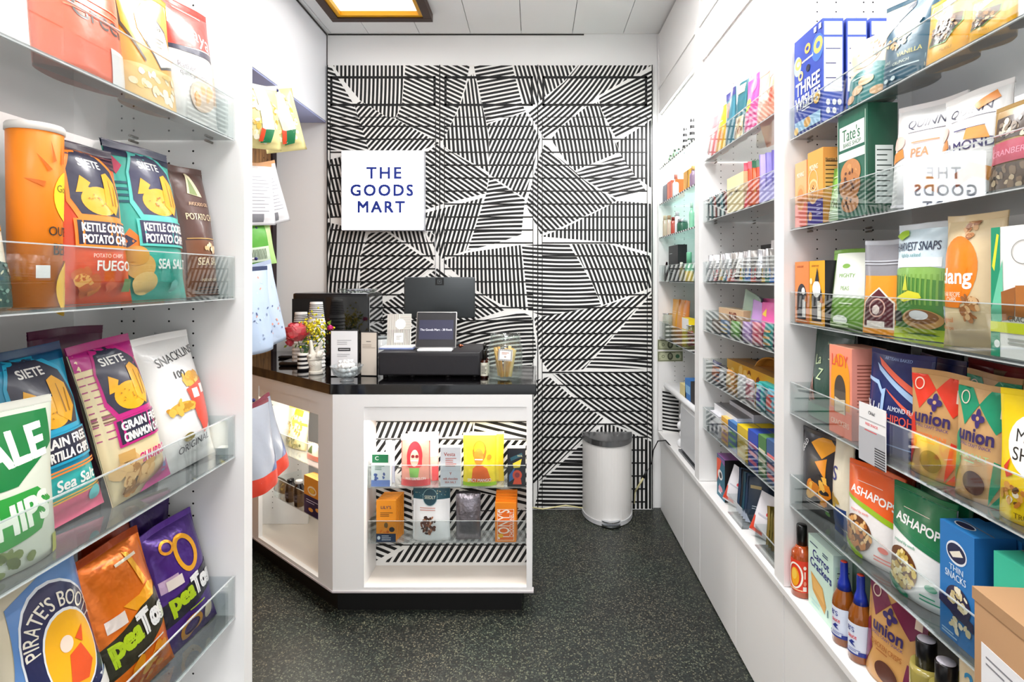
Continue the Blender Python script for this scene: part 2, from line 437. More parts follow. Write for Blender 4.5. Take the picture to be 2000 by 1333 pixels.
slab('floor', (-1.75, -2.2, -.06, 1.3, YB+.1, 0), floor_mat(), 'dark speckled terrazzo floor')
PLASTER = mat('painted_wall', '#f3f3f2', .6, bump=.03, bscale=12)
slab('wall_back', (-1.75, YB, 0, 1.3, YB+.1, 2.915), PLASTER, 'white plastered back wall above the striped mural')
slab('wall_right', (1.17, -2.2, 0, 1.27, YB, 2.915), PLASTER)
slab('wall_left', (-1.72, -2.2, 0, -1.62, YB, 2.915), PLASTER)
# the upper left wall stands proud of the alcove behind the counter, its underside lilac-blue
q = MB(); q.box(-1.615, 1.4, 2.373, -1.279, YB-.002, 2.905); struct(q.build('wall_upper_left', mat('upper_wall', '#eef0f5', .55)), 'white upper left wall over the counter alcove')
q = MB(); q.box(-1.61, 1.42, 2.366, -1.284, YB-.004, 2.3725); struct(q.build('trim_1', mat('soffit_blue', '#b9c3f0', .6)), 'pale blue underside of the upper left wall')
# ceiling panels with open joints
def ceiling():
    q = MB(); q.box(-1.75, -2.2, 2.93, 1.3, YB+.1, 2.99); rows = [YB-.002, 2.45, 1.2, -.05, -1.2, -2.2]
    x0 = -1.27+.25
    xs = [-1.6, -1.27+.02] + [-1.02+.312*k for k in range(7)] + [1.16]
    for j in range(len(rows)-1):
        for i in range(len(xs)-1):
            q.box(xs[i]+.0018, rows[j+1]+.003, 2.912, xs[i+1]-.0018, rows[j]-.003, 2.9295)
    q2 = q.build('ceiling', mat('ceiling_board', '#f6f6f6', .6)); return struct(q2, 'white ceiling of long boards with thin dark joints')
ceiling()
slab('ceiling_gap', (-1.6, -2.1, 2.9296, 1.15, YB-.01, 2.9299), mat('joint', '#26241f', .9)).name = 'trim_2'
q = MB(); q.box(-1.2785, 1.45, 2.900, -1.274, YB-.003, 2.909); q.box(-1.27, YB-.006, 2.904, .3, YB-.001, 2.911)
q.box(-1.2785, YB-.006, 2.72, -1.2745, YB-.001, 2.905)
struct(q.build('trim_3', mat('dark_joint', '#3a3733', .8)), 'thin dark joint where the ceiling meets the walls')
# framed ceiling light
t = thing('ceiling_light', 'square ceiling light in a brown wooden frame above the mural', 'ceiling light', (-.865, 2.75, 2.912))
q = MB(); w2, l2, b = .285, .45, .045
for a in ((-w2, -l2, w2, -l2+b), (-w2, l2-b, w2, l2), (-w2, -l2+b, -w2+b, l2-b), (w2-b, -l2+b, w2, l2-b)): q.box(a[0], a[1], -.045, a[2], a[3], 0)
q.build('frame', mat('brown_frame', '#3b2418', .5), t, .002)
q = MB(); k = w2-b; j = l2-b; g = .022
for a in ((-k, -j, k, -j+g), (-k, j-g, k, j), (-k, -j+g, -k+g, j-g), (k-g, -j+g, k, j-g)): q.box(a[0], a[1], -.036, a[2], a[3], -.004)
q.build('inner_frame', mat('amber_edge', '#e8a80c', .4), t)
q = MB(); q.box(-k+g, -j+g, -.012, k-g, j-g, -.006); q.build('diffuser', mat('light_diffuser', '#fffdf6', .5, emit=.9), t)
for nm, lb, y, wd, ln in (('ceiling_light', 'long ceiling light over the aisle between the snack shelves', .7, .3, .6), ('ceiling_light', 'short ceiling light over the aisle in front of the counter', 1.95, .3, .3), ('ceiling_light', 'wide ceiling light near the shop entrance', -1.2, .55, .65)):  # the short one is an added, unseen fixture for the counter fill
    t = thing(nm, lb, 'ceiling light', (0, y, 2.912)); q = MB(); q.box(-wd, -ln, -.045, wd, ln, 0); q.build('frame', WHITE, t)
    q = MB(); q.box(-wd+.02, -ln+.02, -.049, wd-.02, ln-.02, -.0455); q.build('diffuser', mat('light_diffuser2', '#ffffff', .5, emit=1.5), t)

# ================================================================== the striped mural of tall boards
def clip(p, a, b, c):
    """keep the part of polygon p where a*x+b*y <= c"""
    o = []
    for i in range(len(p)):
        P, Q = p[i-1], p[i]; dp, dq = a*P[0]+b*P[1]-c, a*Q[0]+b*Q[1]-c
        if (dp <= 0) != (dq <= 0):
            t = dp/(dp-dq); o.append((P[0]+(Q[0]-P[0])*t, P[1]+(Q[1]-P[1])*t))
        if dq <= 0: o.append(Q)
    return o
def dens(p, d):
    o = []
    for i in range(len(p)):
        P, Q = p[i-1], p[i]; n = max(1, int(math.hypot(Q[0]-P[0], Q[1]-P[1])/d))
        o += [(P[0]+(Q[0]-P[0])*k/n, P[1]+(Q[1]-P[1])*k/n) for k in range(n)]
    return o
def stripes(poly, ang, per, duty, bend=0.0, fan=0.0, gap=.5):
    """ang in picture degrees (x right, y down); bend curves the stripes, fan spreads them"""
    cx = sum(p[0] for p in poly)/len(poly); cy = sum(p[1] for p in poly)/len(poly)
    av = sum(math.hypot(p[0]-cx, p[1]-cy) for p in poly)/len(poly); k = 1-gap/av
    c, s = math.cos(R(ang)), math.sin(R(ang))
    loc = [((x-cx)*c*k+(y-cy)*s*k, -(x-cx)*s*k+(y-cy)*c*k) for x, y in poly]
    def fwd(p): return (p[0], (p[1]-bend*p[0]*p[0])/(1+fan*p[0]))
    def inv(p): return (p[0], p[1]*(1+fan*p[0])+bend*p[0]*p[0])
    if bend or fan: loc = [fwd(p) for p in dens(loc, 8)]
    y0, y1 = min(p[1] for p in loc), max(p[1] for p in loc); out = []; y = y0+per*.3
    while y < y1:
        q = clip(clip(loc, 0, -1, -y), 0, 1, y+per*duty)
        if len(q) > 2:
            if bend or fan: q = [inv(p) for p in dens(q, 14)]
            out.append([(cx+px*c-py*s, cy+px*s+py*c) for px, py in q])
        y += per
    return out
z5 = lambda p: [(620+x/2.985, 120+y/2.985) for x, y in p]
z6 = lambda p: [(820+x/2.381, 450+y/2.381) for x, y in p]
REG = [
 (z5([(90,22),(508,22),(492,250),(455,330),(400,322),(250,230),(150,110)]), 92, .00035, .0),
 (z5([(46,30),(80,30),(110,80),(215,255),(300,520),(48,520)]), 17, 0, 0),
 (z5([(512,22),(890,22),(865,130),(825,265),(738,455),(715,470),(455,335),(492,250)]), 25, 0, 0),
 (z5([(215,250),(250,232),(400,322),(455,335),(715,478),(610,520),(300,520),(245,360)]), -48, 0, 0),
 (z5([(905,60),(935,150),(1000,420),(1000,650),(740,500),(728,470),(830,265),(875,120)]), 84, 0, .0012),
 (z5([(910,22),(1135,22),(1195,250),(1215,290),(985,362),(935,140)]), -11, 0, 0),
 (z5([(1145,22),(1510,22),(1440,115),(1320,212),(1280,250),(1215,262),(1195,230)]), 74, 0, 0),
 (z5([(985,368),(1215,295),(1300,450),(1260,620),(1210,800),(1000,660),(1000,425)]), -66, 0, 0),
 (z5([(1520,22),(1950,22),(1860,75),(1640,200),(1560,262),(1410,385),(1320,450),(1225,295),(1290,245),(1440,120)]), -48, -.0012, 0),
 (z5([(1955,50),(1955,330),(1740,450),(1650,275),(1640,215),(1850,95)]), -27, 0, 0),
 (z5([(1570,262),(1635,235),(1680,350),(1765,530),(1500,640),(1430,560),(1360,455),(1410,390)]), 78, .0008, 0),
 (z5([(1740,475),(1955,335),(1955,745),(1860,680),(1775,560)]), 90, 0, 0),
 (z5([(1500,650),(1770,545),(1915,752),(1750,802),(1640,742)]), -13, 0, 0),
 (z5([(1325,475),(1430,600),(1640,752),(1750,812),(1430,965),(1300,1010),(1215,840),(1270,630),(1300,540)]), 42, .0009, 0),
 (z5([(620,545),(700,478),(1000,660),(985,770),(740,830),(620,870)]), 35, 0, 0),
 (z5([(1005,672),(1210,808),(1190,1010),(1050,1060),(875,1105),(980,785)]), -4, .0004, .0015),
 (z5([(620,885),(975,792),(865,1105),(720,1155),(625,985)]), -74, 0, 0),
 (z5([(1755,812),(1955,830),(1955,1120),(1700,1055),(1300,1022),(1430,975)]), 90, 0, .0),
 (z5([(1480,1065),(1700,1065),(1945,1135),(1950,1320),(1660,1424),(1600,1290)]), 70, .0006, 0),
 (z5([(725,1165),(870,1115),(1185,1070),(1224,1455),(1073,1420),(898,1320)]), 88, 0, .0006),
 (z5([(1190,1070),(1465,1062),(1600,1290),(1655,1424),(1324,1490),(1228,1455)]), 1, -.0006, 0),
 (z5([(48,575),(140,555),(140,905),(48,920)]), 77, 0, 0),
 (z5([(48,935),(290,995),(245,1140),(235,1500),(48,1500)]), -82, .0006, 0),
 (z5([(300,1000),(400,992),(690,1190),(520,1320),(330,1400),(245,1400),(250,1140)]), -34, -.0006, 0),
 (z5([(405,985),(620,985),(690,1170)]), 76, 0, 0),
 (z5([(330,1440),(520,1335),(700,1205),(1098,1450),(910,1511),(600,1560)]), 38, 0, 0),
 (z6([(120,420),(255,425),(480,382),(520,400),(545,560),(480,760),(0,760),(0,520)]), -14, .0012, 0),
 (z6([(530,405),(600,395),(850,352),(1080,282),(760,648),(600,660),(560,600)]), -42, 0, 0),
 (z6([(1085,290),(1088,648),(770,642)]), 2, .0004, .001),
 (z6([(615,668),(1088,655),(1088,975),(880,890),(700,750)]), 35, -.0004, 0),
 (z6([(600,680),(690,760),(855,875),(560,1165),(525,1180),(530,700)]), -45, 0, 0),
 (z6([(870,895),(1090,985),(1090,1300),(990,1300),(800,1000),(800,945)]), 90, 0, 0),
 (z6([(560,1175),(800,950),(990,1300),(530,1300)]), 1, 0, 0),
 (z5([(48,1510),(330,1445),(600,1565),(600,2600),(48,2600)]), -30, 0, 0),
]
YM = 3.43
def mural():
    q = MB(); mw = lambda p, d=.0: ((p[0]-VX)*YM/F, YM-d, EYE-(p[1]-VY)*YM/F)
    a, b = mw((638, 998)), mw((1275, 127)); q.box(a[0], YM, .002, b[0], YB-.001, b[2], None, 0)
    for reg, ang, bend, fan in REG:
        for s in stripes([(min(max(x, 638.5), 1274.5), min(max(y, 127.5), 995)) for x, y in reg], ang, 7.9, .57, bend, fan):
            s = [(min(max(x, 638.5), 1274.5), min(max(y, 127.5), 996)) for x, y in s]
            q.poly([mw(p, .0008) for p in s][::-1] if sum(s[i-1][0]*s[i][1]-s[i][0]*s[i-1][1] for i in range(len(s))) < 0 else [mw(p, .0008) for p in s][::-1], None, 1)
    t = thing('striped_mural', 'tall wall panels covered in a black and white line mural behind the counter', 'mural')
    q.build('striped_board', [mat('mural_white', '#f0efec', .35, coat=.3), mat('mural_black', '#050506', .6)], t)
    K = mat('mural_black', '#050506', .6)
    for x0, x1, X0, X1 in ((645, 851, 642, 855), (868, 1041, 862, 1047), (1059, 1264, 1054, 1270)):
        g = MB()
        def bar(xa, ya, xb, yb, d=.0028):
            A, B = mw((xa, yb)), mw((xb, ya)); g.box(A[0], YM-d, A[2], B[0], YM-.0002, B[2])
        for (xa, ya, xb, yb) in ((x0, 149, x1, 153.6), (x0, 203, x1, 207.2), (x0, 149, x0+4.4, 207), (x1-4.4, 149, x1, 207)): bar(xa, ya, xb, yb)
        y = 247; bar(x0, 228.4, x1, 229.6)
        while y < 992: bar(x0, y-1.25, x1, y+1.25); y += 25.3
        bar(x0-.6, 229, x0+.6, 994); bar(x1-.6, 229, x1+.6, 994)
        g.build('rail_frame', K, t)
    g = MB()
    for x in (859, 1050.5, 639.4, 1273.6):
        A, B = mw((x-.9, 996)), mw((x+.9, 127)); g.box(A[0], YM-.0031, max(A[2], .004), B[0], YM-.0001, B[2])
    g.build('panel_joint', K, t)
mural()

# ------------------------------------------------------------------ the lit sign and its cable
t = thing('lit_wall_sign', 'square glowing white wall sign with blue capital letters on the mural', 'sign', at(747, 372, 3.362))
W_, H_ = .493, .478
q = MB(); q.box(-W_/2, 0, -H_/2, W_/2, .064, H_/2, b=.004); q.build('sign_box', mat('sign_box_white', '#e9ebf4', .4), t)
q = MB(); q.box(-W_/2+.004, -.003, -H_/2+.004, W_/2-.004, -.0004, H_/2-.004); q.build('lit_face', mat('sign_glow', '#fbfbff', .4, emit=4.0), t)
q = MB(); s_ = F/3.362
for s, cx, cy, wpx in (('THE', 750, 338, 67), ('GOODS', 746, 372, 121), ('MART', 745, 404.5, 91)):
    art(q, [T(s, .5+(cx-747)/(W_*s_), .5-(cy-372)/(H_*s_), 21.5/(H_*s_), '#0a2a8c', b=.03, sp=1.25, w=wpx/(W_*s_), fit=1)], lambda x, y, l: (x-W_/2, -.0034-l*.3, y-H_/2), W_, H_)
q.build('lettering', printed('card'), t)
q = MB(); q.tube([at(826, 452, 3.41), at(842, 452, 3.42), at(849, 462, 3.42), at(851, 500, 3.42), at(850.5, 575, 3.42)], .0022); tag(q.build('sign_cable', mat('white_cable', '#e8e8ea', .4)), 'thin white cable hanging down the mural from the lit sign', 'cable')

# ================================================================== right-hand built-in shelving: three bays
XF = .75
def holes(q, y, z0, z1, sgn, m=1, xs=None, X0=XF, dirx=1):
    for off in (.10, .157, .24, .268):
        z = z0
        while z < z1:
            x = X0+dirx*off; n = 6; i = len(q.v)
            for k in range(n): q.v.append((x+.0026*math.cos(k*1.047), y-sgn*.0004, z+.0026*math.sin(k*1.047)))
            q.face([i+k for k in (range(n) if sgn > 0 else range(n-1, -1, -1))], None, m); z += .0286
HOLE = mat('peg_hole', '#15120f', .8)
def bay(name, label, y0, y1, ztop=2.41, doors=((0, 1),), head=True):
    t = thing('shelving_bay', label, 'shelving unit', (0, 0, 0))
    q = MB(); q.box(XF, y1, .486, 1.16, y1+.034, 2.9, None, 0); holes(q, y1, .56, 2.36, 1); q.build('side_panel', [WHITE, HOLE], t)
    q = MB(); q.box(XF, y0-.034, .486, 1.16, y0, 2.9, None, 0); holes(q, y0, .56, 2.36, -1); q.build('side_panel', [WHITE, HOLE], t)
    q = MB(); q.box(1.135, y0, .486, 1.16, y1, 2.9); q.build('back_panel', WHITE, t)
    q = MB(); q.box(XF+.004, y0, ztop, XF+.022, y1, 2.9); q.box(XF-.002, y0, 2.56, XF+.0035, y1, 2.575); q.build('header_panel', WHITE, t)
    q = MB(); q.box(XF+.022, y0, 2.400, 1.135, y1, 2.412); q.build('bay_ceiling', WHITE, t)
    q = MB(); q.box(XF+.03, y0+.03, 2.3785, XF+.07, y1-.03, 2.399); q.build('strip_light', mat('strip_glow', '#ffffff', .5, emit=5), t)
    return t
BAYS = [('far', 2.622, 3.424), ('middle', 1.765, 2.576), ('near', .60, 1.697)]
bay('far', 'white shelving bay beside the mural with glass shelves', 2.644, 3.424)
bay('mid', 'white shelving bay in the middle of the right-hand wall', 1.765, 2.576)
bay('near', 'white shelving bay nearest the camera with large snack bags', .60, 1.697)
def base(label, y0, y1, doors, zt=.484, foot=.0):
    t = thing('base_cabinet', label, 'cabinet')
    q = MB(); q.box(XF-.004, y0, zt-.022, 1.16, y1, zt); q.build('cabinet_top', WHITE, t, .002)
    q = MB(); q.box(XF+.035, y0, .0, 1.16, y1, zt-.022); q.build('carcass', WHITE, t)
    for a, b in doors:
        q = MB(); q.box(XF+.014, a+.0015, .006, XF+.034, b-.0015, zt-.024); q.build('door', WHITE, t, .0015)
base('low white cabinet under the shelving bay beside the mural', 2.610, 3.424, ((2.90, 3.424), (2.610, 2.90)))
base('low white cabinet under the middle shelving bay', 1.731, 2.609, ((1.731, 2.14), (2.14, 2.609)))
base('low white cabinet under the nearest shelving bay', .57, 1.730, ((.57, 1.10), (1.10, 1.730)))

def tray(label, z, y0, y1, X=.766, depth=.33, h=.09, sx=1, group=None):
    """clear acrylic shelf tray: base sheet, upright front lip, end lips, bright cut edge along the top"""
    t = thing('acrylic_tray', label, 'shelf', (X, (y0+y1)/2, z), group=group); L = (y1-y0)/2
    q = MB(); q.box(sx*.0035, -L, -.004, sx*depth, L, 0); q.build('base_sheet', ACRB, t)
    q = MB(); q.box(0, -L, -.004, sx*.0032, L, h-.0022); q.build('front_lip', ACR, t)
    q = MB(); q.box(0, -L, h-.0021, sx*.0033, L, h); q.box(-sx*.0005, -L, -.0065, sx*.0033, L, -.0042); q.build('lip_edge', RIM, t)
    for s in (-1, 1):
        q = MB(); q.box(sx*.0034, s*L, .0003, sx*depth*.9, s*(L-.003), h*.98); q.build('end_lip', ACR, t)
    for s in (-1, 1):
        for dx in (.055, .23):
            q = MB(); q.tube([(sx*dx, s*(L+.0028), -.0095), (sx*dx, s*(L-.024), -.0095)], .0032, 8); q.build('shelf_pin', mat('steel_pin', '#9a9690', .3, metal=1), t)
    return t
RZ = {'near': [1.835, 1.565, 1.286, 1.016, .738], 'mid': [1.949, 1.673, 1.399, 1.181, .960, .738]}
nm5 = ['topmost', 'second', 'third', 'fourth', 'fifth', 'sixth']
for i, z in enumerate(RZ['near']): tray(f'clear acrylic tray holding snacks, {nm5[i]} shelf of the nearest right-hand bay', z, .606, 1.691)
for i, z in enumerate(RZ['mid']): tray(f'clear acrylic tray, {nm5[i]} shelf of the middle right-hand bay', z, 1.771, 2.570)

# far bay: two-tone edged glass shelves then two trays
def glass_shelf(label, z):
    t = thing('glass_shelf', label, 'shelf', (.752, 3.034, z)); q = MB(); q.box(.004, -.386, -.006, .30, .386, 0); q.build('glass_sheet', clear_mat('shelf_glass', '#e6f2f0', .08, '#d5ecea', .06), t)
    q = MB(); n = 36
    for k in range(n): q.box(0, -.386+.772*k/n, -.0065, .0036, -.386+.772*(k+1)/n, .0008, None, k % 2)
    q.build('striped_edge', [mat('edge_black', '#141414', .5), mat('edge_white', '#f0f0f0', .5)], t)
glass_shelf('glass shelf with a black and white dashed edge, topmost in the bay beside the mural', 2.073)
glass_shelf('glass shelf with a dashed edge, second from top in the bay beside the mural', 1.858)
glass_shelf('glass shelf with a dashed edge, third from top in the bay beside the mural', 1.657)
tray('clear acrylic tray with drinks bottles in the bay beside the mural', 1.397, 2.650, 3.418, X=.752)
tray('clear acrylic tray above the banknotes in the bay beside the mural', 1.062, 2.650, 3.418, X=.752)

# ================================================================== left-hand bay
XL = -.684
t = thing('shelving_bay', 'white shelving bay filling the left edge of the picture', 'shelving unit')
q = MB(); q.box(XL, 1.325, .0, -1.10, 1.362, 2.7, None, 0); holes(q, 1.325, .2, 2.3, 1, 1, None, XL-.02, -1); q.build('side_panel', [WHITE, HOLE], t)
q = MB(); q.box(XL, .266, .0, -1.10, .30, 2.7); q.build('side_panel', WHITE, t)
q = MB(); q.box(-1.10, .30, .0, -1.085, 1.325, 2.7); q.build('back_panel', WHITE, t)
q = MB(); q.box(XL-.004, .30, 2.41, XL-.022, 1.325, 2.7); q.box(XL-.022, .30, 2.400, -1.085, 1.325, 2.412); q.build('header_panel', WHITE, t)
q = MB(); q.box(XL-.03, .33, 2.3785, XL-.07, 1.295, 2.399); q.build('strip_light', mat('strip_glow', '#ffffff', .5, emit=5), t)
q = MB(); q.box(XL-.004, .30, .0, XL-.03, 1.325, .40); q.box(XL, .30, .40, -1.085, 1.325, .42); q.build('plinth_cabinet', WHITE, t)
LZ = [1.744, 1.374, 1.003, .626]
for i, z in enumerate(LZ): tray(f'clear acrylic tray holding chip bags, {["highest", "second highest", "third highest", "lowest"][i]} shelf on the left', z, .306, 1.319, X=-.703, sx=-1, h=.094)

# ================================================================== checkout counter
YC, ZT, ZU = 2.365, .968, .925
t = thing('countertop', 'glossy black angled countertop of the checkout counter', 'countertop')
q = MB(); q.prism([(-.862, YC), (.006, YC), (.006, 2.86), (-.95, 2.86), (-.95, 3.42), (-1.60, 3.42), (-1.60, 2.99)], ZU, ZT)
o = q.build('stone_slab', mat('black_granite', '#09080a', .07, coat=.6), t, .003)
D0 = -.85
# right-hand straight part
t = thing('counter_cabinet', 'white counter cabinet with an open lit display niche below the register', 'counter', (0, 0, 0))
XR = -.012; n0, n1, zn0, zn1 = -.718, -.036, .115, .815
q = MB(); q.box(D0, YC, .10, n0, YC+.02, ZU); q.box(n1, YC, .10, XR, YC+.02, ZU)
q.box(n0, YC, .10, n1, YC+.02, zn0); q.box(n0, YC+.004, zn1, n1, YC+.022, ZU-.052); q.box(n0, YC, ZU-.052, n1, YC+.02, ZU); q.build('face_frame', WHITE, t)
q = MB(); q.box(n0-.02, YC+.0201, zn0-.014, n1+.019, 2.544, zn0); q.build('niche_floor', mat('worn_white', '#efe6dc', .35, bump=.02, bscale=5), t)
for a_, b_ in ((n0-.02, n0), (n1, n1+.019)): q = MB(); q.box(a_, YC+.0205, zn0+.0005, b_, 2.544, ZU-.001); q.build('niche_side', WHITE, t)
q = MB(); q.box(n0, YC+.023, zn1+.004, n1, 2.545, zn1+.02); q.build('niche_top', WHITE, t)
q = MB(); q.box(XR, YC+.0205, .101, XR-.003, 2.819, ZU-.001); q.build('end_panel', WHITE, t)
q = MB(); q.box(D0, 2.82, .10, XR-.02, 2.84, ZU); q.build('rear_panel', WHITE, t)
# striped board behind the niche
YN = 2.545; q = MB(); q.box(n0-.02, YN, zn0-.014, n1+.018, YN+.012, ZU-.001, None, 0)
nw = lambda p: ((p[0]-VX)*YN/F, YN-.0008, EYE-(p[1]-VY)*YN/F)
nz = lambda p: [(700+x/4.166, 800+y/4.166) for x, y in p]
for reg, ang in ((nz([(140,100),(940,100),(930,200),(640,235),(138,235)]), -68), (nz([(945,105),(1380,100),(1380,240),(935,180)]), 14),
    (nz([(138,245),(640,245),(330,520),(138,620)]), -55), (nz([(640,245),(1380,250),(1380,620),(350,620),(340,520)]), -50),
    (nz([(138,640),(430,640),(450,1060),(138,1240)]), 22), (nz([(740,640),(1380,640),(1380,820),(1200,700)]), 14),
    (nz([(430,640),(740,640),(1100,700),(1380,840),(1380,1080),(460,1080)]), -55), (nz([(460,1080),(1380,1090),(1380,1245),(200,1245)]), -58)):
    for s in stripes(reg, ang, 11.5, .5, 0, 0, 1): q.poly([nw(p) for p in s], None, 1)
for yy in (824, 858, 914, 951, 998, 1065): A, B = nw((733, yy+.8)), nw((1031, yy-.8)); q.box(A[0], YN-.002, A[2], B[0], YN-.0001, B[2], None, 1)
q.build('striped_back', [mat('niche_white', '#f0efec', .4), mat('mural_black', '#050506', .6)], t)
q = MB(); q.box(D0+.01, YC+.035, .0, XR-.045, 2.80, .0995); q.build('toe_kick', BLACK, t)
q = MB(); q.box(D0-.0, YC-.004, .093, XR+.006, YC+.03, .1); q.build('worn_edge', mat('worn_edge', '#c9c2c4', .5), t)
q = MB(); q.box(n0+.03, YC+.03, zn1-.004, n1-.03, YC+.045, zn1+.003); q.build('strip_light', mat('niche_glow', '#fff2dc', .5, emit=4), t)
# slanted wing on the left
WROT = R(-40.3)
wg = thing('counter_cabinet', 'slanted white counter cabinet with an open niche at the left end of the counter', 'counter', (D0, YC, 0), (0, 0, WROT))
def wloc(px, py, d):
    """point of the wing's own frame (along, depth d) seen at this pixel, on the plane set back by d"""
    c, s = math.cos(WROT), math.sin(WROT); dx, dz = (px-VX)/F, -(py-VY)/F
    n = (-s, c)   # local +y in the room
    tt = (D0*n[0]+YC*n[1]+d)/(dx*n[0]+n[1]); X, Y = dx*tt, tt
    return ((X-D0)*c+(Y-YC)*s, d, EYE+dz*tt)
LW = .96
q = MB(); q.box(-.118, .0, .10, 0, .02, ZU); q.box(-LW, 0, .10, -.70, .02, ZU); q.box(-.70, 0, .10, -.118, .02, .115)
q.box(-.70, .004, .82, -.118, .022, ZU-.05); q.box(-.70, 0, ZU-.05, -.118, .02, ZU); q.build('face_frame', WHITE, wg)
q = MB(); q.prism([(-.95, .0205), (-.119, .0205), (-.119, .112), (-.44, .498), (-.95, .498)], .1005, .114); q.build('niche_floor', mat('worn_white', '#efe6dc', .35, bump=.02, bscale=5), wg)
q = MB(); q.prism([(-.118, .0205), (-.108, .0205), (-.108, .115), (-.118, .115)], .115, ZU-.001); q.prism([(-.118, .1155), (-.109, .1155), (-.433, .499), (-.442, .499)], .115, ZU-.001); q.build('niche_side', WHITE, wg)
q = MB(); q.box(-.95, .5, .1, -.445, .508, ZU-.001, None, 0)
for k in range(60):
    z = .12+.0134*k; q.box(-.94, .4985, z, -.45, .4998, z+.0068, None, 1)
q.build('striped_back', [mat('niche_white', '#f0efec', .4), mat('mural_black', '#050506', .6)], wg)
q = MB(); q.prism([(-.95, .0225), (-.119, .0225), (-.119, .112), (-.44, .498), (-.95, .498)], ZU-.10, ZU-.09); q.build('niche_top', WHITE, wg)
q = MB(); q.box(-.66, .03, .815, -.15, .045, .8195); q.build('strip_light', mat('niche_glow', '#fff2dc', .5, emit=4), wg)
q = MB(); q.box(-LW, .035, 0, -.02, .06, .0995); q.build('toe_kick', BLACK, wg)
q = MB(); q.box(-LW, -.004, .093, .0, .01, .1); q.build('worn_edge', mat('worn_edge', '#c9c2c4', .5), wg)
# camera-facing end panel of the wing niche, with peg holes
q = MB(); q.box(-1.58, 2.972, .115, -1.20, 2.985, .81, None, 0)
for x in (-1.44, -1.385, -1.25):
    z = .2
    while z < .78:
        n = 6; i = len(q.v)
        for k in range(n): q.v.append((x+.0026*math.cos(k*1.047), 2.9716, z+.0026*math.sin(k*1.047)))
        q.face([i+k for k in range(n)], None, 1); z += .0286
o = q.build('end_panel', [WHITE, HOLE], wg); o.matrix_parent_inverse = (Matrix.Translation((D0, YC, 0)) @ Matrix.Rotation(WROT, 4, 'Z')).inverted()

# two trays in the straight niche, two in the wing niche
def ntray(label, x0, x1, y0, depth, z, h=.094, parent=None, loc=None, rz=0):
    t = thing('acrylic_tray', label, 'shelf', loc or (0, y0, z), (0, 0, rz))
    q = MB(); q.box(x0, .003, -.004, x1, depth, 0); q.build('base_sheet', clear_mat('niche_base', '#eef0f0', .22, '#dcdcdc', .05), t)
    q = MB(); q.box(x0, 0, -.004, x1, .003, h-.002); q.build('front_lip', ACR, t)
    q = MB(); q.box(x0, 0, h-.002, x1, .003, h); q.build('lip_edge', RIM, t)
    for a in (x0, x1-.003): q = MB(); q.box(a, .0032, .0003, a+.003, depth*.95, h*.98); q.build('end_lip', ACR, t)
ntray('upper clear tray in the straight counter niche', n0+.004, n1-.004, YC+.045, .118, .519)
ntray('lower clear tray in the straight counter niche', n0+.004, n1-.004, YC+.045, .118, .281)
c_, s_ = math.cos(WROT), math.sin(WROT)
def wpt(a, d, z): return (D0+a*c_-d*s_, YC+a*s_+d*c_, z)
ntray('upper clear tray in the slanted counter niche', -.64, -.20, 0, .15, .555, loc=wpt(0, .05, .555), rz=WROT)
ntray('lower clear tray in the slanted counter niche', -.64, -.20, 0, .15, .325, loc=wpt(0, .05, .325), rz=WROT)

# ------------------------------------------------------------------ goods in the straight niche
def nitem(form, name, label, x0, x1, yt, z, dd, ops, base, **kw):
    """y distance from the tray lip dd; width and height follow from the frame columns/rows"""
    Y = YC+.052+dd; W = (x1-x0)*Y/F; H = EYE-(yt-VY)*Y/F-z; X = ((x0+x1)/2-VX)*Y/F
    fn = bag if form == 'bag' else carton
    D = kw.pop('D', .045); rot = kw.pop('rot', (0, 0, 0))
    if form == 'bag': Y += D/2; return bag(name, label, W, H, D, base, ops, (X, Y, z), rot, **kw)
    return carton(name, label, W, H, D, base, ops, (X, Y, z), rot, **kw)
z = .5195
nitem('box', 'snack_carton', 'white carton with a green header and blue foot, first in the upper niche tray', 725, 762, 888, z, .0, [('R', 0, .72, .95, 1, '#f2f2f2'), ('R', .05, .74, .9, 1, '#1d7a4c'), T('C', .3, .88, .12, '#ffffff'), ('L', .2, .5, .7, .66, 3, '#4a8a70'), ('R', 0, 0, 1, .2, '#6d8fd8'), ('B', .45, .3, .35, .12, 9, .09, ['#2d4f9a', '#3d66b8'])], '#eef3f4', D=.03)
nitem('bag', 'snack_pouch', 'pale blue sachet leaning behind the white and green carton', 752, 770, 862, z, .035, [('R', 0, 0, 1, .45, '#8d9fe8')], '#e6ecfb', kind='standup', D=.02, parts=False)
def portrait_red(b): return [('R', .04, .12, .96, .9, '#f2a08c'), ('R', 0, 0, 1, .13, '#e2323c'), ('R', .0, .88, 1, 1, '#fbeee6'), ('E', .48, .58, .27, .28, '#e5303a'), ('P', [(.22, .4), (.22, .62), (.74, .62), (.74, .4), (.66, .36), (.3, .36)], '#e5303a'), ('E', .48, .54, .15, .16, '#f6b7a2'), ('E', .42, .575, .06, .03, '#7d1a22'), ('E', .56, .575, .06, .03, '#7d1a22'), ('R', .36, .485, .6, .505, '#ffffff'), ('P', [(.3, .36), (.66, .36), (.62, .18), (.34, .18)], '#7bb84a'), T('WATERMELON', .52, .155, .05, '#ffffff', w=.7)]
nitem('bag', 'snack_pouch', 'coral snack pouch with a long-haired figure in sunglasses', 781, 839, 851, z, .0, portrait_red(0), '#f0998a', kind='standup', top='#fbe9e0', D=.05)
nitem('bag', 'snack_pouch', 'second coral snack pouch behind the long-haired figure one', 795, 856, 846, z, .06, [('R', 0, .5, 1, 1, '#fdeee8'), ('R', .8, .0, 1, .3, '#ee4b50')], '#f6bdb0', kind='standup', top='#fdf2ee', D=.03)
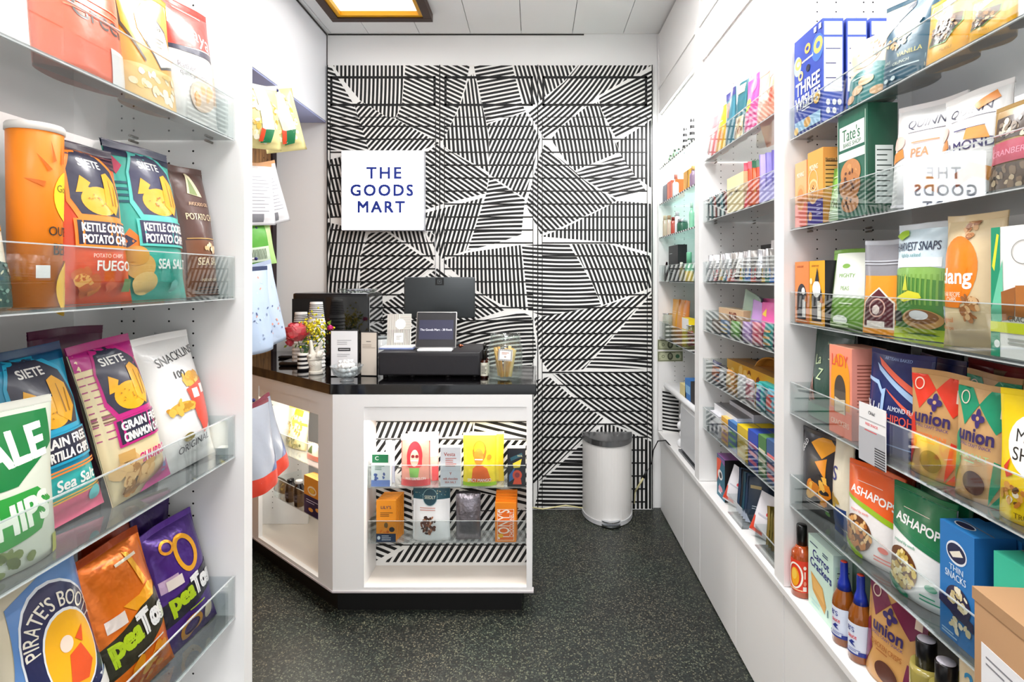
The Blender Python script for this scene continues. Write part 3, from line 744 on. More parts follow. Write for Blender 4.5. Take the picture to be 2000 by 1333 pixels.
nitem('box', 'chocolate_carton', 'tall pale grey carton with small red script lettering', 860, 900, 874, z, .0, [T('Vesta', .45, .82, .09, '#b5432f', w=.55), ('L', .25, .5, .78, .74, 5, '#c8604a'), ('R', 0, .395, 1, .4, '#c9ccd4'), T('Y', .5, .33, .07, '#c45a48'), T('milk chocolate', .5, .2, .06, '#c45a48', w=.7), T('SEA SALT', .5, .11, .05, '#c45a48', w=.55)], '#dfe3ea', D=.03, topc='#ffffff')
def portrait_yel(): return [('R', 0, 0, 1, .07, '#9ccb1c'), ('E', .5, .66, .21, .2, '#f07a18'), ('E', .5, .7, .16, .14, '#f6d21a'), ('E', .48, .56, .15, .16, '#f2942a'), ('P', [(.26, .08), (.3, .34), (.42, .4), (.58, .4), (.74, .34), (.86, .1)], '#ee6a1c'), ('R', .36, .5, .6, .52, '#ffffff'), ('E', .8, .55, .07, .05, '#f09a20'), T('SWEET', .2, .72, .05, '#f0b22a', w=.28), T('SPICY MANGO', .5, .12, .06, '#ffffff', w=.7)]
nitem('bag', 'snack_pouch', 'yellow snack pouch with an orange figure in a headscarf', 903, 969, 849, z, .0, portrait_yel(), '#f7dc2c', kind='standup', top='#fbf3a8', D=.05)
nitem('bag', 'snack_pouch', 'second yellow snack pouch tucked behind the headscarf one', 918, 984, 846, z, .055, [('R', .85, 0, 1, .9, '#f4cf28')], '#f6df3a', kind='standup', top='#fdf7c4', D=.03)
nitem('box', 'chocolate_carton', 'black carton with a colourful abstract picture', 991, 1026, 876, z, .0, [('R', .06, .04, .92, .96, '#191b26'), ('P', [(.15, .75), (.8, .88), (.85, .8), (.2, .66)], '#2c5a6a'), T('VOL', .7, .8, .05, '#d8cfa0'), ('P', [(.3, .6), (.8, .72), (.7, .5), (.35, .48)], '#e9cf3a'), ('P', [(.1, .3), (.4, .5), (.35, .2), (.1, .12)], '#2f6aa8'), ('E', .55, .3, .26, .13, '#d84a2c'), ('E', .55, .3, .14, .07, '#8c2c3a'), ('P', [(.3, .06), (.8, .06), (.75, .2), (.4, .2)], '#e2502c')], '#0e0f16', D=.04, topc='#f4f4f2')
z = .2815
lily = [T("LILY'S", .5, .83, .075, '#1c2a52', w=.66), ('L', .2, .6, .85, .72, 3, '#7a4a18'), ('E', .5, .4, .1, .07, '#7a5a2c'), ('B', .5, .27, .4, .04, 8, .1, ['#e8781c', '#c45c14', '#f09a34']), ('E', .8, .3, .14, .06, '#26242a'), ('R', 0, .0, 1, .2, '#1c3358'), ('E', .13, .1, .08, .045, '#e8eef4'), ('L', .28, .03, .8, .17, 3, '#e8eef4')]
for k in range(6):
    nitem('box', 'chocolate_bar', 'amber and navy chocolate bar at the front of its slanting row' if not k else f'amber chocolate bar, number {k+1} back in the slanting row', 735+k*3, 773+k*3, 978-k*3, z, .0+k*.0145, lily if k < 1 else [], '#ee9420', D=.011, group='amber chocolate bars in the lower niche tray')
nitem('bag', 'snack_pouch', 'white snack pouch with a dark teal starry top band and round badge', 804, 878, 952, z, .005, [('R', 0, .75, 1, 1, '#0f4a58'), ('B', .5, .88, .48, .1, 26, .012, ['#8fb8bc', '#d8d2a0']), ('O', .47, .79, .20, .155, .012, '#8fb8bc'), ('E', .47, .79, .185, .145, '#0c3f4e'), T('SEEDLY', .47, .79, .06, '#cfd4c0', w=.3), ('L', .2, .54, .8, .62, 2, '#c87a6a'), ('B', .44, .3, .19, .16, 42, .05, ['#5a2c1c', '#7c4630', '#3c1c14', '#a87254'])], '#f4f4f4', kind='standup', D=.05, top='#0f4a58', parts=False)
nitem('bag', 'foil_sachet', 'crumpled dark silver foil sachet', 889, 938, 964, z, .0, [], '#8d868c', kind='pillow', D=.05, fin='silver', pinch=.02, top='#4a4648')
for k in range(5):
    nitem('box', 'chocolate_bar', 'orange chocolate bar with big red lettering running up it' if not k else f'plain orange chocolate bar, number {k+1} back behind the red lettered one', 967+k*.6, 1008+k*.6, 983-k*6, z, .0+k*.016, [('R', .1, .04, .9, .84, '#fff0d8'), ('R', .12, .05, .88, .83, '#f0701c'), T("TONY'S", .4, .45, .4*.75, '#fff4e4', rot=90, w=1.4), T("CHOCOLONELY", .78, .45, .1, '#fff4e4', rot=90, w=1.2), ('E', .27, .16, .13, .05, '#f4b81c')] if not k else [], '#f58a14', D=.014, group='orange chocolate bars in the lower niche tray', side='#f59a20')

# ------------------------------------------------------------------ goods in the slanted wing niche
def witem(fn, px0, px1, yt, z, d, *a, **kw):
    A, B = wloc(px0, yt, d), wloc(px1, yt, d); W = abs(A[0]-B[0]); m = (A[0]+B[0])/2; H = (A[2]+B[2])/2-z
    return W, H, wpt(m, d, z)
W, H, L_ = witem(None, 527, 556, 805, .62, .30)
bag('snack_pouch', 'red pouch with kraft triangles at the back of the slanted niche', W, H, .05, '#c8342c', [('P', [(0, .55), (.3, .95), (.5, .75), (.3, .45)], '#e2562c'), ('P', [(.5, .95), (1, .9), (.75, .55)], '#e2562c'), ('P', [(.3, .45), (.5, .75), (.75, .55), (.5, .3)], '#b08a5c'), ('E', .5, .45, .12, .09, '#3a3a44'), ('P', [(.35, .1), (.5, .3), (.7, .1)], '#b08a5c')], L_, (-.05, 0, WROT), kind='standup')
W, H, L_ = witem(None, 560, 598, 798, .5556, .14)
bag('snack_pouch', 'clear bag of golden flakes with a yellow header in the slanted niche', W, H, .05, '#e6d9a8', [('R', .3, .8, .75, 1, '#f2c21c'), ('B', .45, .5, .4, .3, 60, .05, ['#e8c766', '#c9a040', '#f0e0a0', '#fffbe8', '#8a7a3c']), ('R', .3, .62, 1, .68, '#eab838'), ('B', .5, .15, .42, .12, 26, .05, ['#5a6a4a', '#8a8a5c', '#c8b878'])], L_, (-.1, 0, WROT), kind='standup', top='#f2d060')
W, H, L_ = witem(None, 600, 628, 868, .5556, .10)
bag('snack_pouch', 'pale pink and green sachet at the right end of the upper slanted tray', W, H, .03, '#e8c8b8', [('R', 0, 0, 1, .3, '#c86a5c'), ('P', [(.1, .4), (.3, .9), (.5, .4)], '#3a5a34')], L_, (-.1, 0, WROT), kind='standup')
W, H, L_ = witem(None, 538, 560, 936, .3256, .10)
bag('snack_pouch', 'clear sachet of dark gold sweets in the lower slanted tray', W, H, .05, '#5c4a34', [('B', .5, .5, .4, .4, 40, .07, ['#b89a48', '#3a2c20', '#8a6a3a'])], L_, (-.1, 0, WROT), kind='standup')
for k, (a, b_) in enumerate(((560, 575), (575, 594))):
    W, H, L_ = witem(None, a, b_, 936 if k == 0 else 938, .3256, .07)
    bottle('syrup_bottle', 'dark glass bottle with a white cap beside the gold and violet carton' if k else 'dark glass bottle with a black cap in the lower slanted tray', .024, H, L_, (0, 0, WROT), glass='#1a1012', capc='#e9e4e0' if k else '#141214', capfrac=.12, neck=.62, shape='jar', lab='#3c3438', labz=(.18, .5), labops=[('L', .3, .2, .7, .8, 4, '#8a8488')])
W, H, L_ = witem(None, 594, 640, 938, .3256, .05)
carton('cracker_carton', 'gold and violet carton with a sun emblem in the slanted niche', W, H, .05, '#2e2470', [('R', 0, .5, 1, 1, '#e8962c'), ('O', .35, .66, .19, .12, .04, '#fbe6c0'), ('E', .35, .66, .1, .06, '#f4c44a'), ('L', .1, .3, .6, .42, 2, '#d8d4f0'), ('E', .3, .15, .1, .05, '#e8a24a'), ('E', .6, .22, .1, .05, '#e8a24a')], L_, (0, 0, WROT), topc='#f0b45c')

# ================================================================== things on the counter
t = thing('cash_drawer', 'wide black cash drawer box on the countertop', 'cash drawer', (-.4705, 2.50, ZT+.0003))
q = MB(); q.box(-.226, 0, .014, .226, .335, .115, b=.003); q.build('drawer_body', mat('drawer_black', '#1c1a1e', .45), t)
q = MB(); q.box(-.217, -.002, .02, .217, -.0003, .1); q.build('drawer_front', mat('drawer_front', '#201e22', .4), t)
for sx in (-.2, -.08, .08, .2): q = MB(); q.lathe([(.012, 0), (.012, .014)], 12, (sx, .03, 0)); q.build('foot', BLACK, t)
# register display seen from behind
t = thing('register_display', 'large dark grey register screen seen from behind', 'screen', (-.4655, 2.74, ZT+.1155))
q = MB(); q.box(-.173, .0, .135, .173, .014, .335, b=.006); q.build('screen_shell', mat('space_grey', '#3d4143', .38, metal=.4), t)
q = MB(); q.box(-.02, -.0006, .296, .022, -.0001, .331-.0, b=0); q.v = [(x-.0, y, z_) for x, y, z_ in q.v]; q.build('logo_badge', mat('logo_black', '#101112', .35), t)
q = MB()
for a in ((-.009, .302, .011, .305), (-.009, .32, .011, .323), (-.009, .305, -.006, .32), (.008, .305, .011, .32)): q.box(a[0], -.0012, a[1], a[2], -.0007, a[3])
q.box(-.003, -.0012, .309, .005, -.0007, .317); q.build('square_logo', mat('logo_grey', '#4c5052', .35), t)
q = MB(); q.box(-.03, .016, 0, .03, .03, .2); q.box(-.09, .0, 0, .09, .09, .012, b=.003); q.build('stand', mat('space_grey', '#3d4143', .38, metal=.4), t)
# customer tablet
t = thing('payment_tablet', 'small tilted tablet on a white base reading a shop greeting', 'tablet', (-.452, 2.545, ZT+.1155), (0, 0, 0))
q = MB(); q.box(-.078, -.02, 0, .078, .055, .012, b=.004); q.build('white_base', mat('base_white', '#f3f3f5', .3, emit=0), t)
tb = MB(); tb.box(-.093, 0, 0, .093, .009, .168, b=.004); sc = tb.build('tablet_shell', mat('silver_edge', '#c7c5c3', .3, metal=.6), t); sc.location = (0, .012, .0125); sc.rotation_euler = (R(-14), 0, 0)
q = MB(); q.box(-.089, -.0012, .004, .089, -.0002, .164, '#1e1c20', 0); art(q, [('R', .06, .22, .94, .78, '#2c2c48'), T('The Goods Mart - 30 Rock', .5, .5, .062, '#f4f6ff', w=.82)], lambda x, y, l: (x-.089, -.0012-l*.5, y+.004), .178, .16)
q.build('screen', printed('foil') if 0 else printed('card'), sc)
# striped cards and the tray under them
t = thing('gift_card', 'tall card with fine stripes and a white circle standing on the cash drawer', 'card', (-.643, 2.66, ZT+.1265), (R(-8), 0, R(6)))
q = MB(); Wc, Hc = .112, .15; q.box(-Wc/2, 0, 0, Wc/2, .0015, Hc, '#efe9e0')
dia = [('Z', .02, .5, .5, 1, 10, '#8a8078', .4, .0), ('H', .52, .5, .98, 1, 13, '#9a9088', .35), ('Z', .02, .02, .98, .5, 20, '#4a4644', .4, .0), ('E', .55, .68, .22, .165, '#fffdf8'), ('R', .3, .1, .68, .4, '#fffdf8'), ('L', .38, .18, .6, .32, 3, '#a09890')]
art(q, dia, lambda x, y, l: (x-Wc/2, -l*.5, y), Wc, Hc); q.build('printed_card', printed('card'), t)
q = MB(); q.box(-.02, .0018, 0, .02, .04, .003); q.build('easel_foot', mat('cardboard', '#d8cfc4', .7), t)
t = thing('card_tray', 'slim blue-grey tray under the striped card', 'tray', (-.635, 2.64, ZT+.1157)); q = MB(); q.box(-.085, -.05, 0, .075, .075, .009, b=.002); q.build('tray_body', mat('tray_blue', '#8e9cc8', .25), t)
q = MB(); q.box(-.08, -.045, .0092, .07, .07, .0105); q.build('paper_sheet', mat('paper_white', '#f2f1ee', .7), t)
t = thing('hair_clip', 'copper bulldog clips lying on the cash drawer', 'clip', (-.375, 2.66, ZT+.1157))
q = MB()
for dx in (-.02, .022): q.tube([(dx, 0, .008), (dx+.006, .01, .013), (dx+.012, 0, .009)], .003); q.ball((dx, 0, .01), .009, .007, .009)
q.build('copper_pair', mat('copper', '#b8694c', .25, metal=1), t)
# small printed tumbler behind the cards
bottle('printed_cup', 'clear cup printed with black script behind the menu stand', .035, .15, at(745, 694, 2.86)[:2]+(ZT+.0004,), glass='#dfe2e2', capc='#8e9496', capfrac=.08, neck=.85, shape='can', lab='#eceeee', labz=(.05, .5), labops=[T('Why', .42, .72, .3, '#1a1a1a', w=.25), T('coffee', .42, .35, .26, '#1a1a1a', w=.26)])
# spray bottles
for k, (px, Yk) in enumerate(((946, 2.52), (948, 2.585))):
    t = bottle('spray_bottle', ('amber spray bottle with a cream label beside the glass jar', 'amber spray bottle half hidden behind the cash drawer')[k], .017, .125, ((px-VX)*Yk/F, Yk, ZT+.0004), glass='#3a1408', capc='#15130f', capfrac=.36, neck=.5, shape='can', lab='#e4e0d0', labz=(.08, .55), labops=[('L', .3, .15, .7, .8, 7, '#6a665c')])
    q = MB(); q.lathe([(.005, .125), (.005, .14), (.007, .142), (.007, .15), (.0005, .151)], 12); q.box(-.004, -.014, .143, .004, 0, .149); q.build('pump_nozzle', mat('cap_#15130f', '#15130f', .3), t)
# glass jar of wooden sticks
JX = ((986-VX)*2.455/F, 2.455)
t = thing('glass_jar', 'lidless glass jar full of pale wooden sticks at the counter end', 'jar', (JX[0], JX[1]+.04, ZT+.0004))
q = MB(); q.lathe([(.068, 0), (.074, .006), (.076, .02), (.076, .14), (.071, .155), (.066, .162), (.066, .17), (.07, .172), (.07, .178), (.066, .182), (.066, .198), (.0625, .198), (.0625, .165), (.068, .15), (.0725, .138), (.0725, .02), (.066, .009), (.0005, .009)], 40); q.build('glass_body', GLASS, t)
q = MB(); q.box(-.031, -.0015, 0, .031, 0, .05, '#f4f2ee'); art(q, [('Z', 0, 0, 1, 1, 15, '#2c2a2a', .45, .0), ('R', .12, .14, .88, .86, '#fbf9f6'), ('L', .25, .55, .75, .75, 2, '#c9927a'), ('E', .5, .35, .07, .08, '#b8a89a')], lambda x, y, l: (x-.031, -.0015-l*.5, y), .062, .05); o = q.build('tag_label', printed('card'), t); o.location = (.002, -.0745, .09); o.rotation_euler = (0, R(4), 0)
jar = t; rnd = random.Random(5)
for k in range(13):
    q = MB(); ln = rnd.uniform(.105, .13); q.box(-.006, -.006, 0, .006, .006, ln, b=.001); a = k*2.4; rr = .008+.022*((k*7) % 13)/12
    o = q.build('wooden_stick', mat('wood_stick'+str(k % 3), ('#e3b766', '#d39a3c', '#ecd08c')[k % 3], .7), None)
    o.location = (jar.location[0]+rr*math.cos(a), jar.location[1]+rr*math.sin(a), jar.location[2]+.012); o.rotation_euler = (rnd.uniform(-.12, .12), .10+rnd.uniform(0, .16), a)
    tag(o, 'pale wooden stick standing among others in the glass jar', 'stick', 'wooden sticks in the glass jar')
# black glossy cabinet (drinks machine) with cup stacks in front and a tray on top
t = thing('drinks_machine', 'glossy black countertop drinks machine near the left wall', 'appliance', (-1.085, 2.98, ZT+.0004))
q = MB(); q.prism([(-.205, .02), (-.19, 0), (.205, 0), (.205, .27), (-.205, .27)], .012, .365); q.build('machine_body', mat('machine_black', '#101114', .25, coat=.5), t, .01)
q = MB(); q.box(-.02, -.002, .03, .2, -.0002, .345); q.build('gloss_door', mat('gloss_black', '#060609', .04, coat=1), t)
q = MB(); q.box(-.2, -.0015, .10, -.03, -.0001, .335); q.build('dispensing_bay', mat('bay_black', '#0b0b0d', .5), t)
q = MB(); q.box(.2055, .01, .02, .2075, .26, .345); q.build('chrome_side', mat('mirror_side', '#c8cacd', .06, metal=1), t)
q = MB(); q.box(-.21, -.14, .0, -.02, -.003, .02, b=.006); q.build('drip_tray', mat('machine_black', '#101114', .25), t)
q = MB(); q.lathe([(.07, .366), (.085, .385), (.083, .387), (.066, .369)], 26, (.12, .1, 0), sx=1.3, sy=.8); tr = q.build('glass_dish', GLASS, None); tr.location = t.location; tag(tr, 'small clear dish on top of the black drinks machine', 'dish')
q = MB()
for k in range(22): a = k*2.4; r = .055*math.sqrt(k/22); q.ball((.12+1.2*r*math.cos(a), .1+.7*r*math.sin(a), .378), .008, .008, .006)
o = q.build('dish_of_candies', mat('candy_silver', '#a8a4b0', .25, metal=.5), None); o.location = t.location; o['kind'] = 'stuff'; tag(o, 'small silvery candies heaped in the dish on the drinks machine', 'candy')
for k, (px, Yk, n, h0) in enumerate(((618, 2.83, 13, .165), (588, 2.90, 10, .10))):
    bx = (px-VX)*Yk/F
    for j in range(n):
        q = MB(); prof = [(.0005, .001), (.030, .001)]; cols = ['#f4f2ee']
        for b in range(21): za = .004+.0045*b; prof.append((.030+.011*za/.098, za)); cols.append('#3c3a3c' if b % 2 == 1 and 2 < b < 19 else '#f4f2ee')
        prof += [(.0432, .098), (.0436, .101), (.0428, .104), (.0405, .103), (.0402, .098), (.0292, .004), (.0005, .004)]; cols += ['#f4f2ee']*8
        q.lathe(prof, 24, (0, 0, 0), cols=cols)
        o = q.build('paper_cup', printed('card')); o.location = (bx, Yk, ZT+.0005+j*.0185); o.rotation_euler = (R(180), 0, 0); o.location.z += .104
        tag(o, ('striped paper cup in the tall upturned stack by the drinks machine', 'striped paper cup in the short upturned stack by the drinks machine')[k], 'cup', ('cups in the tall stack', 'cups in the short stack')[k])
# menu stand: two framed leaves
for k, (x0, x1, y0, y1, Yk, rz) in enumerate(((645, 700, 645, 738, 2.545, 0), (703, 738, 648, 727, 2.56, -8))):
    Wk = (x1-x0)*Yk/F; Hk = EYE-(y0-VY)*Yk/F-ZT-.001
    t = thing('menu_frame', ('black framed white notice standing behind the candy bowl', 'beige menu leaf with a black border beside the cash drawer')[k], 'sign', (((x0+x1)/2-VX)*Yk/F, Yk, ZT+.0005), (0, 0, R(rz)))
    q = MB(); q.box(-Wk/2, 0, 0, Wk/2, .008, Hk, b=.001); q.build('frame', mat('frame_black', '#121114', .35), t)
    q = MB(); e = .004; q.box(-Wk/2+e, -.001, e, Wk/2-e, -.0002, Hk-e, ('#f3f3f5', '#e4d8ca')[k])
    ops = [('L', .25, .68, .75, .8, 3, '#b0b0b4'), ('R', .28, .55, .72, .62, '#3a3a3c'), ('L', .32, .565, .68, .605, 1, '#e8e8e8'), ('L', .25, .42, .75, .5, 2, '#b8b8bc')] if k == 0 else [('L', .35, .76, .62, .8, 1, '#5a5048'), ('L', .12, .62, .88, .72, 3, '#b8a89a')]
    art(q, ops, lambda x, y, l: (x-Wk/2, -.001-l*.5, y), Wk, Hk); q.build('paper_sheet', printed('card'), t)
    q = MB(); q.box(-Wk/4, .0085, 0, Wk/4, .05, .004); q.build('foot', mat('frame_black', '#121114', .35), t)
# footed glass bowl of wrapped candies
BX = ((676-VX)*2.44/F, 2.450)
t = thing('glass_bowl', 'footed clear glass bowl of white wrapped candies', 'bowl', (BX[0], BX[1], ZT+.0004)); t.scale = (.9, .9, 1)
q = MB(); q.lathe([(.032, 0), (.034, .004), (.02, .008), (.03, .012), (.062, .03), (.076, .062), (.079, .066), (.074, .064), (.058, .034), (.03, .017), (.0005, .015)], 36); q.build('bowl_body', clear_mat('bowl_glass', '#e9eef0', .08, '#ffffff', .1), t)
rnd = random.Random(8)
for k in range(26):
    lev = k//9; a = k*2.399; rr = (.024, .039, .030)[min(lev, 2)]*math.sqrt(((k % 9)+1)/9); q = MB()
    q.ball((0, 0, 0), .0125, .0125, .010, '#f2f1ef'); q.lathe([(.0005, .008), (.004, .013), (.0075, .022), (.0005, .021)], 7, col='#fbfbfa')
    o = q.build('wrapped_candy', printed('film')); o.location = (BX[0]+rr*math.cos(a), BX[1]+rr*math.sin(a), ZT+.029+lev*.019); o.rotation_euler = (rnd.uniform(-.4, .4), rnd.uniform(-.5, .5), 0) if k % 3 else (0, 0, 0)
    tag(o, 'small candy in a white twist wrapper heaped in the footed glass bowl', 'candy', 'white wrapped candies in the glass bowl')
# banded vase with flowers
VXY = ((592-VX)*2.72/F, 2.72)
t = thing('flower_vase', 'black and white banded vase of bright flowers', 'vase', (VXY[0], VXY[1], ZT+.0004))
q = MB(); prof = [(.026, 0)]+[(.026, .0105*k) for k in range(1, 9)]; q.lathe(prof, 24, cols=[('#17161a', '#f2efe8')[k % 2] for k in range(8)]); q.build('vase_body', printed('card'), t)
rnd = random.Random(4)
def blossom(nm, c, col, r, n, parent, m2=None):
    q = MB()
    for k in range(n):
        u = (k+.5)/n; th = k*2.4; ph = math.acos(1-1.7*u); rad = r*(.45+.6*u)
        d = Vector((math.sin(ph)*math.cos(th), -math.cos(ph)*.4+math.sin(ph)*math.sin(th)*.5-.2, math.cos(ph)*.8+math.sin(ph)*math.sin(th)*.3)).normalized()
        a = d.cross(Vector((0, 0, 1))).normalized(); b2 = a.cross(d); p = Vector(c)+d*rad*.55; s = r*.5
        i = len(q.v)
        for jj in range(3):
            for ii in range(4):
                x = (ii/3-.5)*2; yv = jj/2; wv = (1-.5*x*x)*math.sin(.6+yv*1.5)
                q.v.append(tuple(p+a*x*s*.8*(.5+.5*yv)+b2*(yv-.4)*s*1.3+d*(.35*s*(1-x*x)*yv+rnd.uniform(0, .004))))
        for jj in range(2):
            for ii in range(3): f = i+jj*4+ii; q.face([f, f+1, f+5, f+4], col if rnd.random() < .6 else (m2 or col), 0, True)
    q.ball(c, r*.55, r*.5, r*.55, m2 or col)
    q.build(nm, printed('matte'), parent)
dv = lambda px, py, Y=2.70: (at(px, py, Y)[0]-VXY[0], Y-VXY[1], at(px, py, Y)[2]-ZT)
blossom('peony_bloom', dv(578, 650), '#ee5f6c', .072, 44, t, '#f58a8e')
blossom('rose_bloom', dv(645, 641), '#c4186e', .02, 14, t, '#d83a88')
blossom('lower_petal_bloom', dv(566, 670), '#e8485c', .026, 12, t, '#f0707c')
q = MB()
for k in range(200):
    px, py = rnd.gauss(612, 13), rnd.gauss(645, 15); c = dv(px, py, 2.71+rnd.uniform(-.03, .03)); r = rnd.uniform(.003, .0065); q.ball(c, r, r, r, rnd.choice(['#f0dc18', '#f6e83c', '#d8c410', '#b8b414']), 0, 6, 4)
q.build('yellow_blossom', printed('matte'), t)
q = MB()
for k in range(46):
    px, py = rnd.gauss(608, 20), rnd.gauss(664, 13); c = Vector(dv(px, py, 2.73)); a = rnd.uniform(0, 6.28); l = rnd.uniform(.02, .035); d = Vector((math.cos(a), -.3, math.sin(a)*.8+.3)).normalized()*l; s = Vector((-d.z, 0, d.x))*.22
    q.poly([c, c+d*.5+s, c+d, c+d*.5-s], rnd.choice(['#3c6a30', '#5a8a34', '#2c4a38', '#88a83c', '#4a6458']), 0, True)
q.build('leaf_sprays', printed('matte'), t)
q = MB()
for px, py in ((578, 650), (600, 640), (620, 640), (645, 641), (612, 655)): c = dv(px, py); q.tube([(0, 0, .02), (c[0]*.3, c[1]*.3, .09), c], .002, 6, '#3f6a34')
q.build('stems', printed('matte'), t)
t2 = thing('phone_mat', 'flat black card reader lying on the counter by the left wall', 'card reader', at(568, 692, 3.15)[:2]+(ZT+.0004,)); q = MB(); q.box(-.05, -.05, 0, .045, .04, .014, b=.005); q.build('reader_body', BLACK, t2)
q = MB(); q.box(-.04, -.03, .0142, .035, .03, .0155); q.build('glass_face', mat('gloss_black', '#060609', .04, coat=1), t2)
# ceramic hand making a V sign
def hand():
    t = thing('ceramic_hand', 'white ceramic hand sculpture with two raised fingers', 'sculpture', ((617-VX)*2.62/F, 2.62, ZT+.0005))
    me = bpy.data.meshes.new('hand_body'); V, E, Rd = [], [], []
    def chain(pts, rads, root=None):
        prev = root
        for p, r in zip(pts, rads):
            V.append(p); Rd.append(r); i = len(V)-1
            if prev is not None: E.append((prev, i))
            prev = i
        return prev
    k = 1.0
    base = chain([(0, 0, .004), (0, 0, .03), (.0, 0, .058)], [.030, .027, .028])
    palm = chain([(.0, -.002, .078)], [.030], base)
    kn = {}
    for nme, x, r in (('i', -.016, .0115), ('m', .004, .0118), ('r', .018, .0108), ('p', .027, .0095)): kn[nme] = chain([(x, -.002, .098)], [r], palm)
    chain([(-.019, -.002, .118), (-.022, -.002, .140), (-.024, -.003, .158)], [.0092, .0084, .0066], kn['i'])
    chain([(.012, -.002, .118), (.024, -.002, .136), (.033, -.003, .152)], [.0092, .0084, .0066], kn['m'])
    chain([(.021, -.020, .104), (.019, -.030, .092), (.015, -.027, .078)], [.0085, .0082, .007], kn['r'])
    chain([(.030, -.017, .100), (.028, -.026, .089), (.023, -.024, .077)], [.0078, .0075, .0065], kn['p'])
    chain([(-.027, -.008, .078), (-.026, -.026, .086), (-.010, -.033, .088)], [.0115, .0095, .0078], base)
    me.from_pydata(V, E, []); o = bpy.data.objects.new('hand_body', me); COL.objects.link(o); o.parent = t
    sk = o.modifiers.new('skin', 'SKIN'); 
    for i, d in enumerate(me.skin_vertices[0].data if me.skin_vertices else []): d.radius = (Rd[i], Rd[i]); d.use_root = i == 0
    if not me.skin_vertices:
        pass
    ss = o.modifiers.new('smooth', 'SUBSURF'); ss.levels = 2; ss.render_levels = 2
    me.materials.append(mat('ceramic_cream', '#eee9dc', .28, coat=.5))
    return o, Rd
o, Rd = hand()
if not o.data.skin_vertices:
    bpy.context.view_layer.objects.active = o
print('SKIN', len(o.data.skin_vertices))
q = MB(); q.lathe([(.031, 0), (.032, .003), (.032, .012), (.0295, .016)], 24); qq = q.build('base_ring', mat('ceramic_cream', '#eee9dc', .28, coat=.5), o.parent)

# ================================================================== goods of the nearest right-hand bay and the left-hand bay
def RI(form, name, label, z, xl, xr, yt, base, ops, D=.06, back=0.0, lean=.07, roll=0.0, rz=0.0, sgn=1, **kw):
    if form == 'bag' and back == 0 and xl > 1531 or sgn < 0: rz = rz or sgn*(.22 if sgn > 0 else .10); D *= .8
    X = .776+back if sgn > 0 else -(.714+back)
    yc, W, H = rp(xl, xr, yt, z, X+(sgn*D*.4 if form == 'bag' else 0))
    if form == 'bag': X += sgn*(D/2+max(0, W/2*abs(math.sin(rz)))*.8)
    elif rz: X += sgn*W/2*abs(math.sin(rz))
    if roll: H *= .97
    rot = (-lean if form == 'bag' else 0, roll, -sgn*R(90)+rz)
    return (bag if form == 'bag' else carton)(name, label, W, H, D, base, ops, (X, yc, z+.0006), rot, **kw)
n1, n2, n3, n4, n5 = RZ['near']; NL = .4845

# --- topmost tray
three = [('E', .13, .72, .14, .1, '#a9c8ea'), ('E', .84, .76, .2, .13, '#3f6fc4'), ('O', .16, .74, .12, .06, .06, '#f2b25a'), ('O', .86, .78, .15, .08, .08, '#f4c060'), ('O', .5, .83, .1, .05, .05, '#f2b25a'), ('O', .25, .6, .09, .05, .045, '#f6cf90'), T('unsweetened', .5, .73, .03, '#ffffff', w=.5), ('E', .52, .63, .07, .035, '#151a3c'), T('THREE', .5, .47, .125, '#ffffff', w=.84, fit=1, b=.02), T('WISHES', .5, .32, .125, '#ffffff', w=.88, fit=1, b=.02), ('L', .3, .22, .7, .27, 2, '#ffffff'), ('O', .82, .27, .1, .05, .05, '#f4c060'), ('R', .05, .03, .95, .14, '#a8cdea'), ('E', .5, .09, .12, .05, '#f0b25a'), ('E', .1, .05, .08, .04, '#f4c060'), ('R', .9, .92, .98, .97, '#e8eef8'), ('R', .74, .92, .82, .97, '#e8eef8')]
nutr = [('R', .06, .3, .94, .82, '#fbfbfe'), ('L', .14, .36, .86, .78, 3, '#2a2f6a'), ('R', .06, .84, .94, .97, '#c6d0f2'), ('E', .2, .9, .12, .04, '#ffffff'), ('R', .38, .86, .86, .95, '#f4f6ff'), ('E', .25, .2, .1, .03, '#ffffff'), ('E', .55, .2, .1, .03, '#ffffff'), ('E', .8, .2, .1, .03, '#ffffff'), ('E', .25, .12, .1, .03, '#ffffff'), ('E', .55, .12, .1, .03, '#ffffff')]
for k in range(3):
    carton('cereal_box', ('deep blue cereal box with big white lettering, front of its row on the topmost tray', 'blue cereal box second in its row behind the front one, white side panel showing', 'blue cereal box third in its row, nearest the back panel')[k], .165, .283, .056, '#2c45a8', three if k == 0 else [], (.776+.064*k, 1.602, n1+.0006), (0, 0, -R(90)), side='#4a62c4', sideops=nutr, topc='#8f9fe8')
RI('bag', 'snack_pouch', 'teal biscuit pouch dotted with round biscuits, beside the blue cereal boxes', n1, 1655, 1722, 66, '#efd9c2', [('P', [(0, 0), (1, 0), (1, .48), (.7, .56), (.35, .5), (0, .42)], '#2f8484'), ('E', .42, .74, .36, .2, '#ecc49a'), ('E', .55, .8, .26, .12, '#f6dcba'), ('B', .5, .76, .32, .14, 22, .03, ['#b5763f', '#8c5a34', '#f2dcc0']), ('E', .2, .13, .12, .06, '#f0be92'), ('E', .55, .33, .16, .07, '#f0be92'), ('E', .38, .22, .14, .065, '#f4c8a0'), ('E', .8, .14, .13, .06, '#f0be92'), ('L', .2, .38, .5, .42, 1, '#d8f0ec')], kind='standup', top='#efd8c0', D=.07)
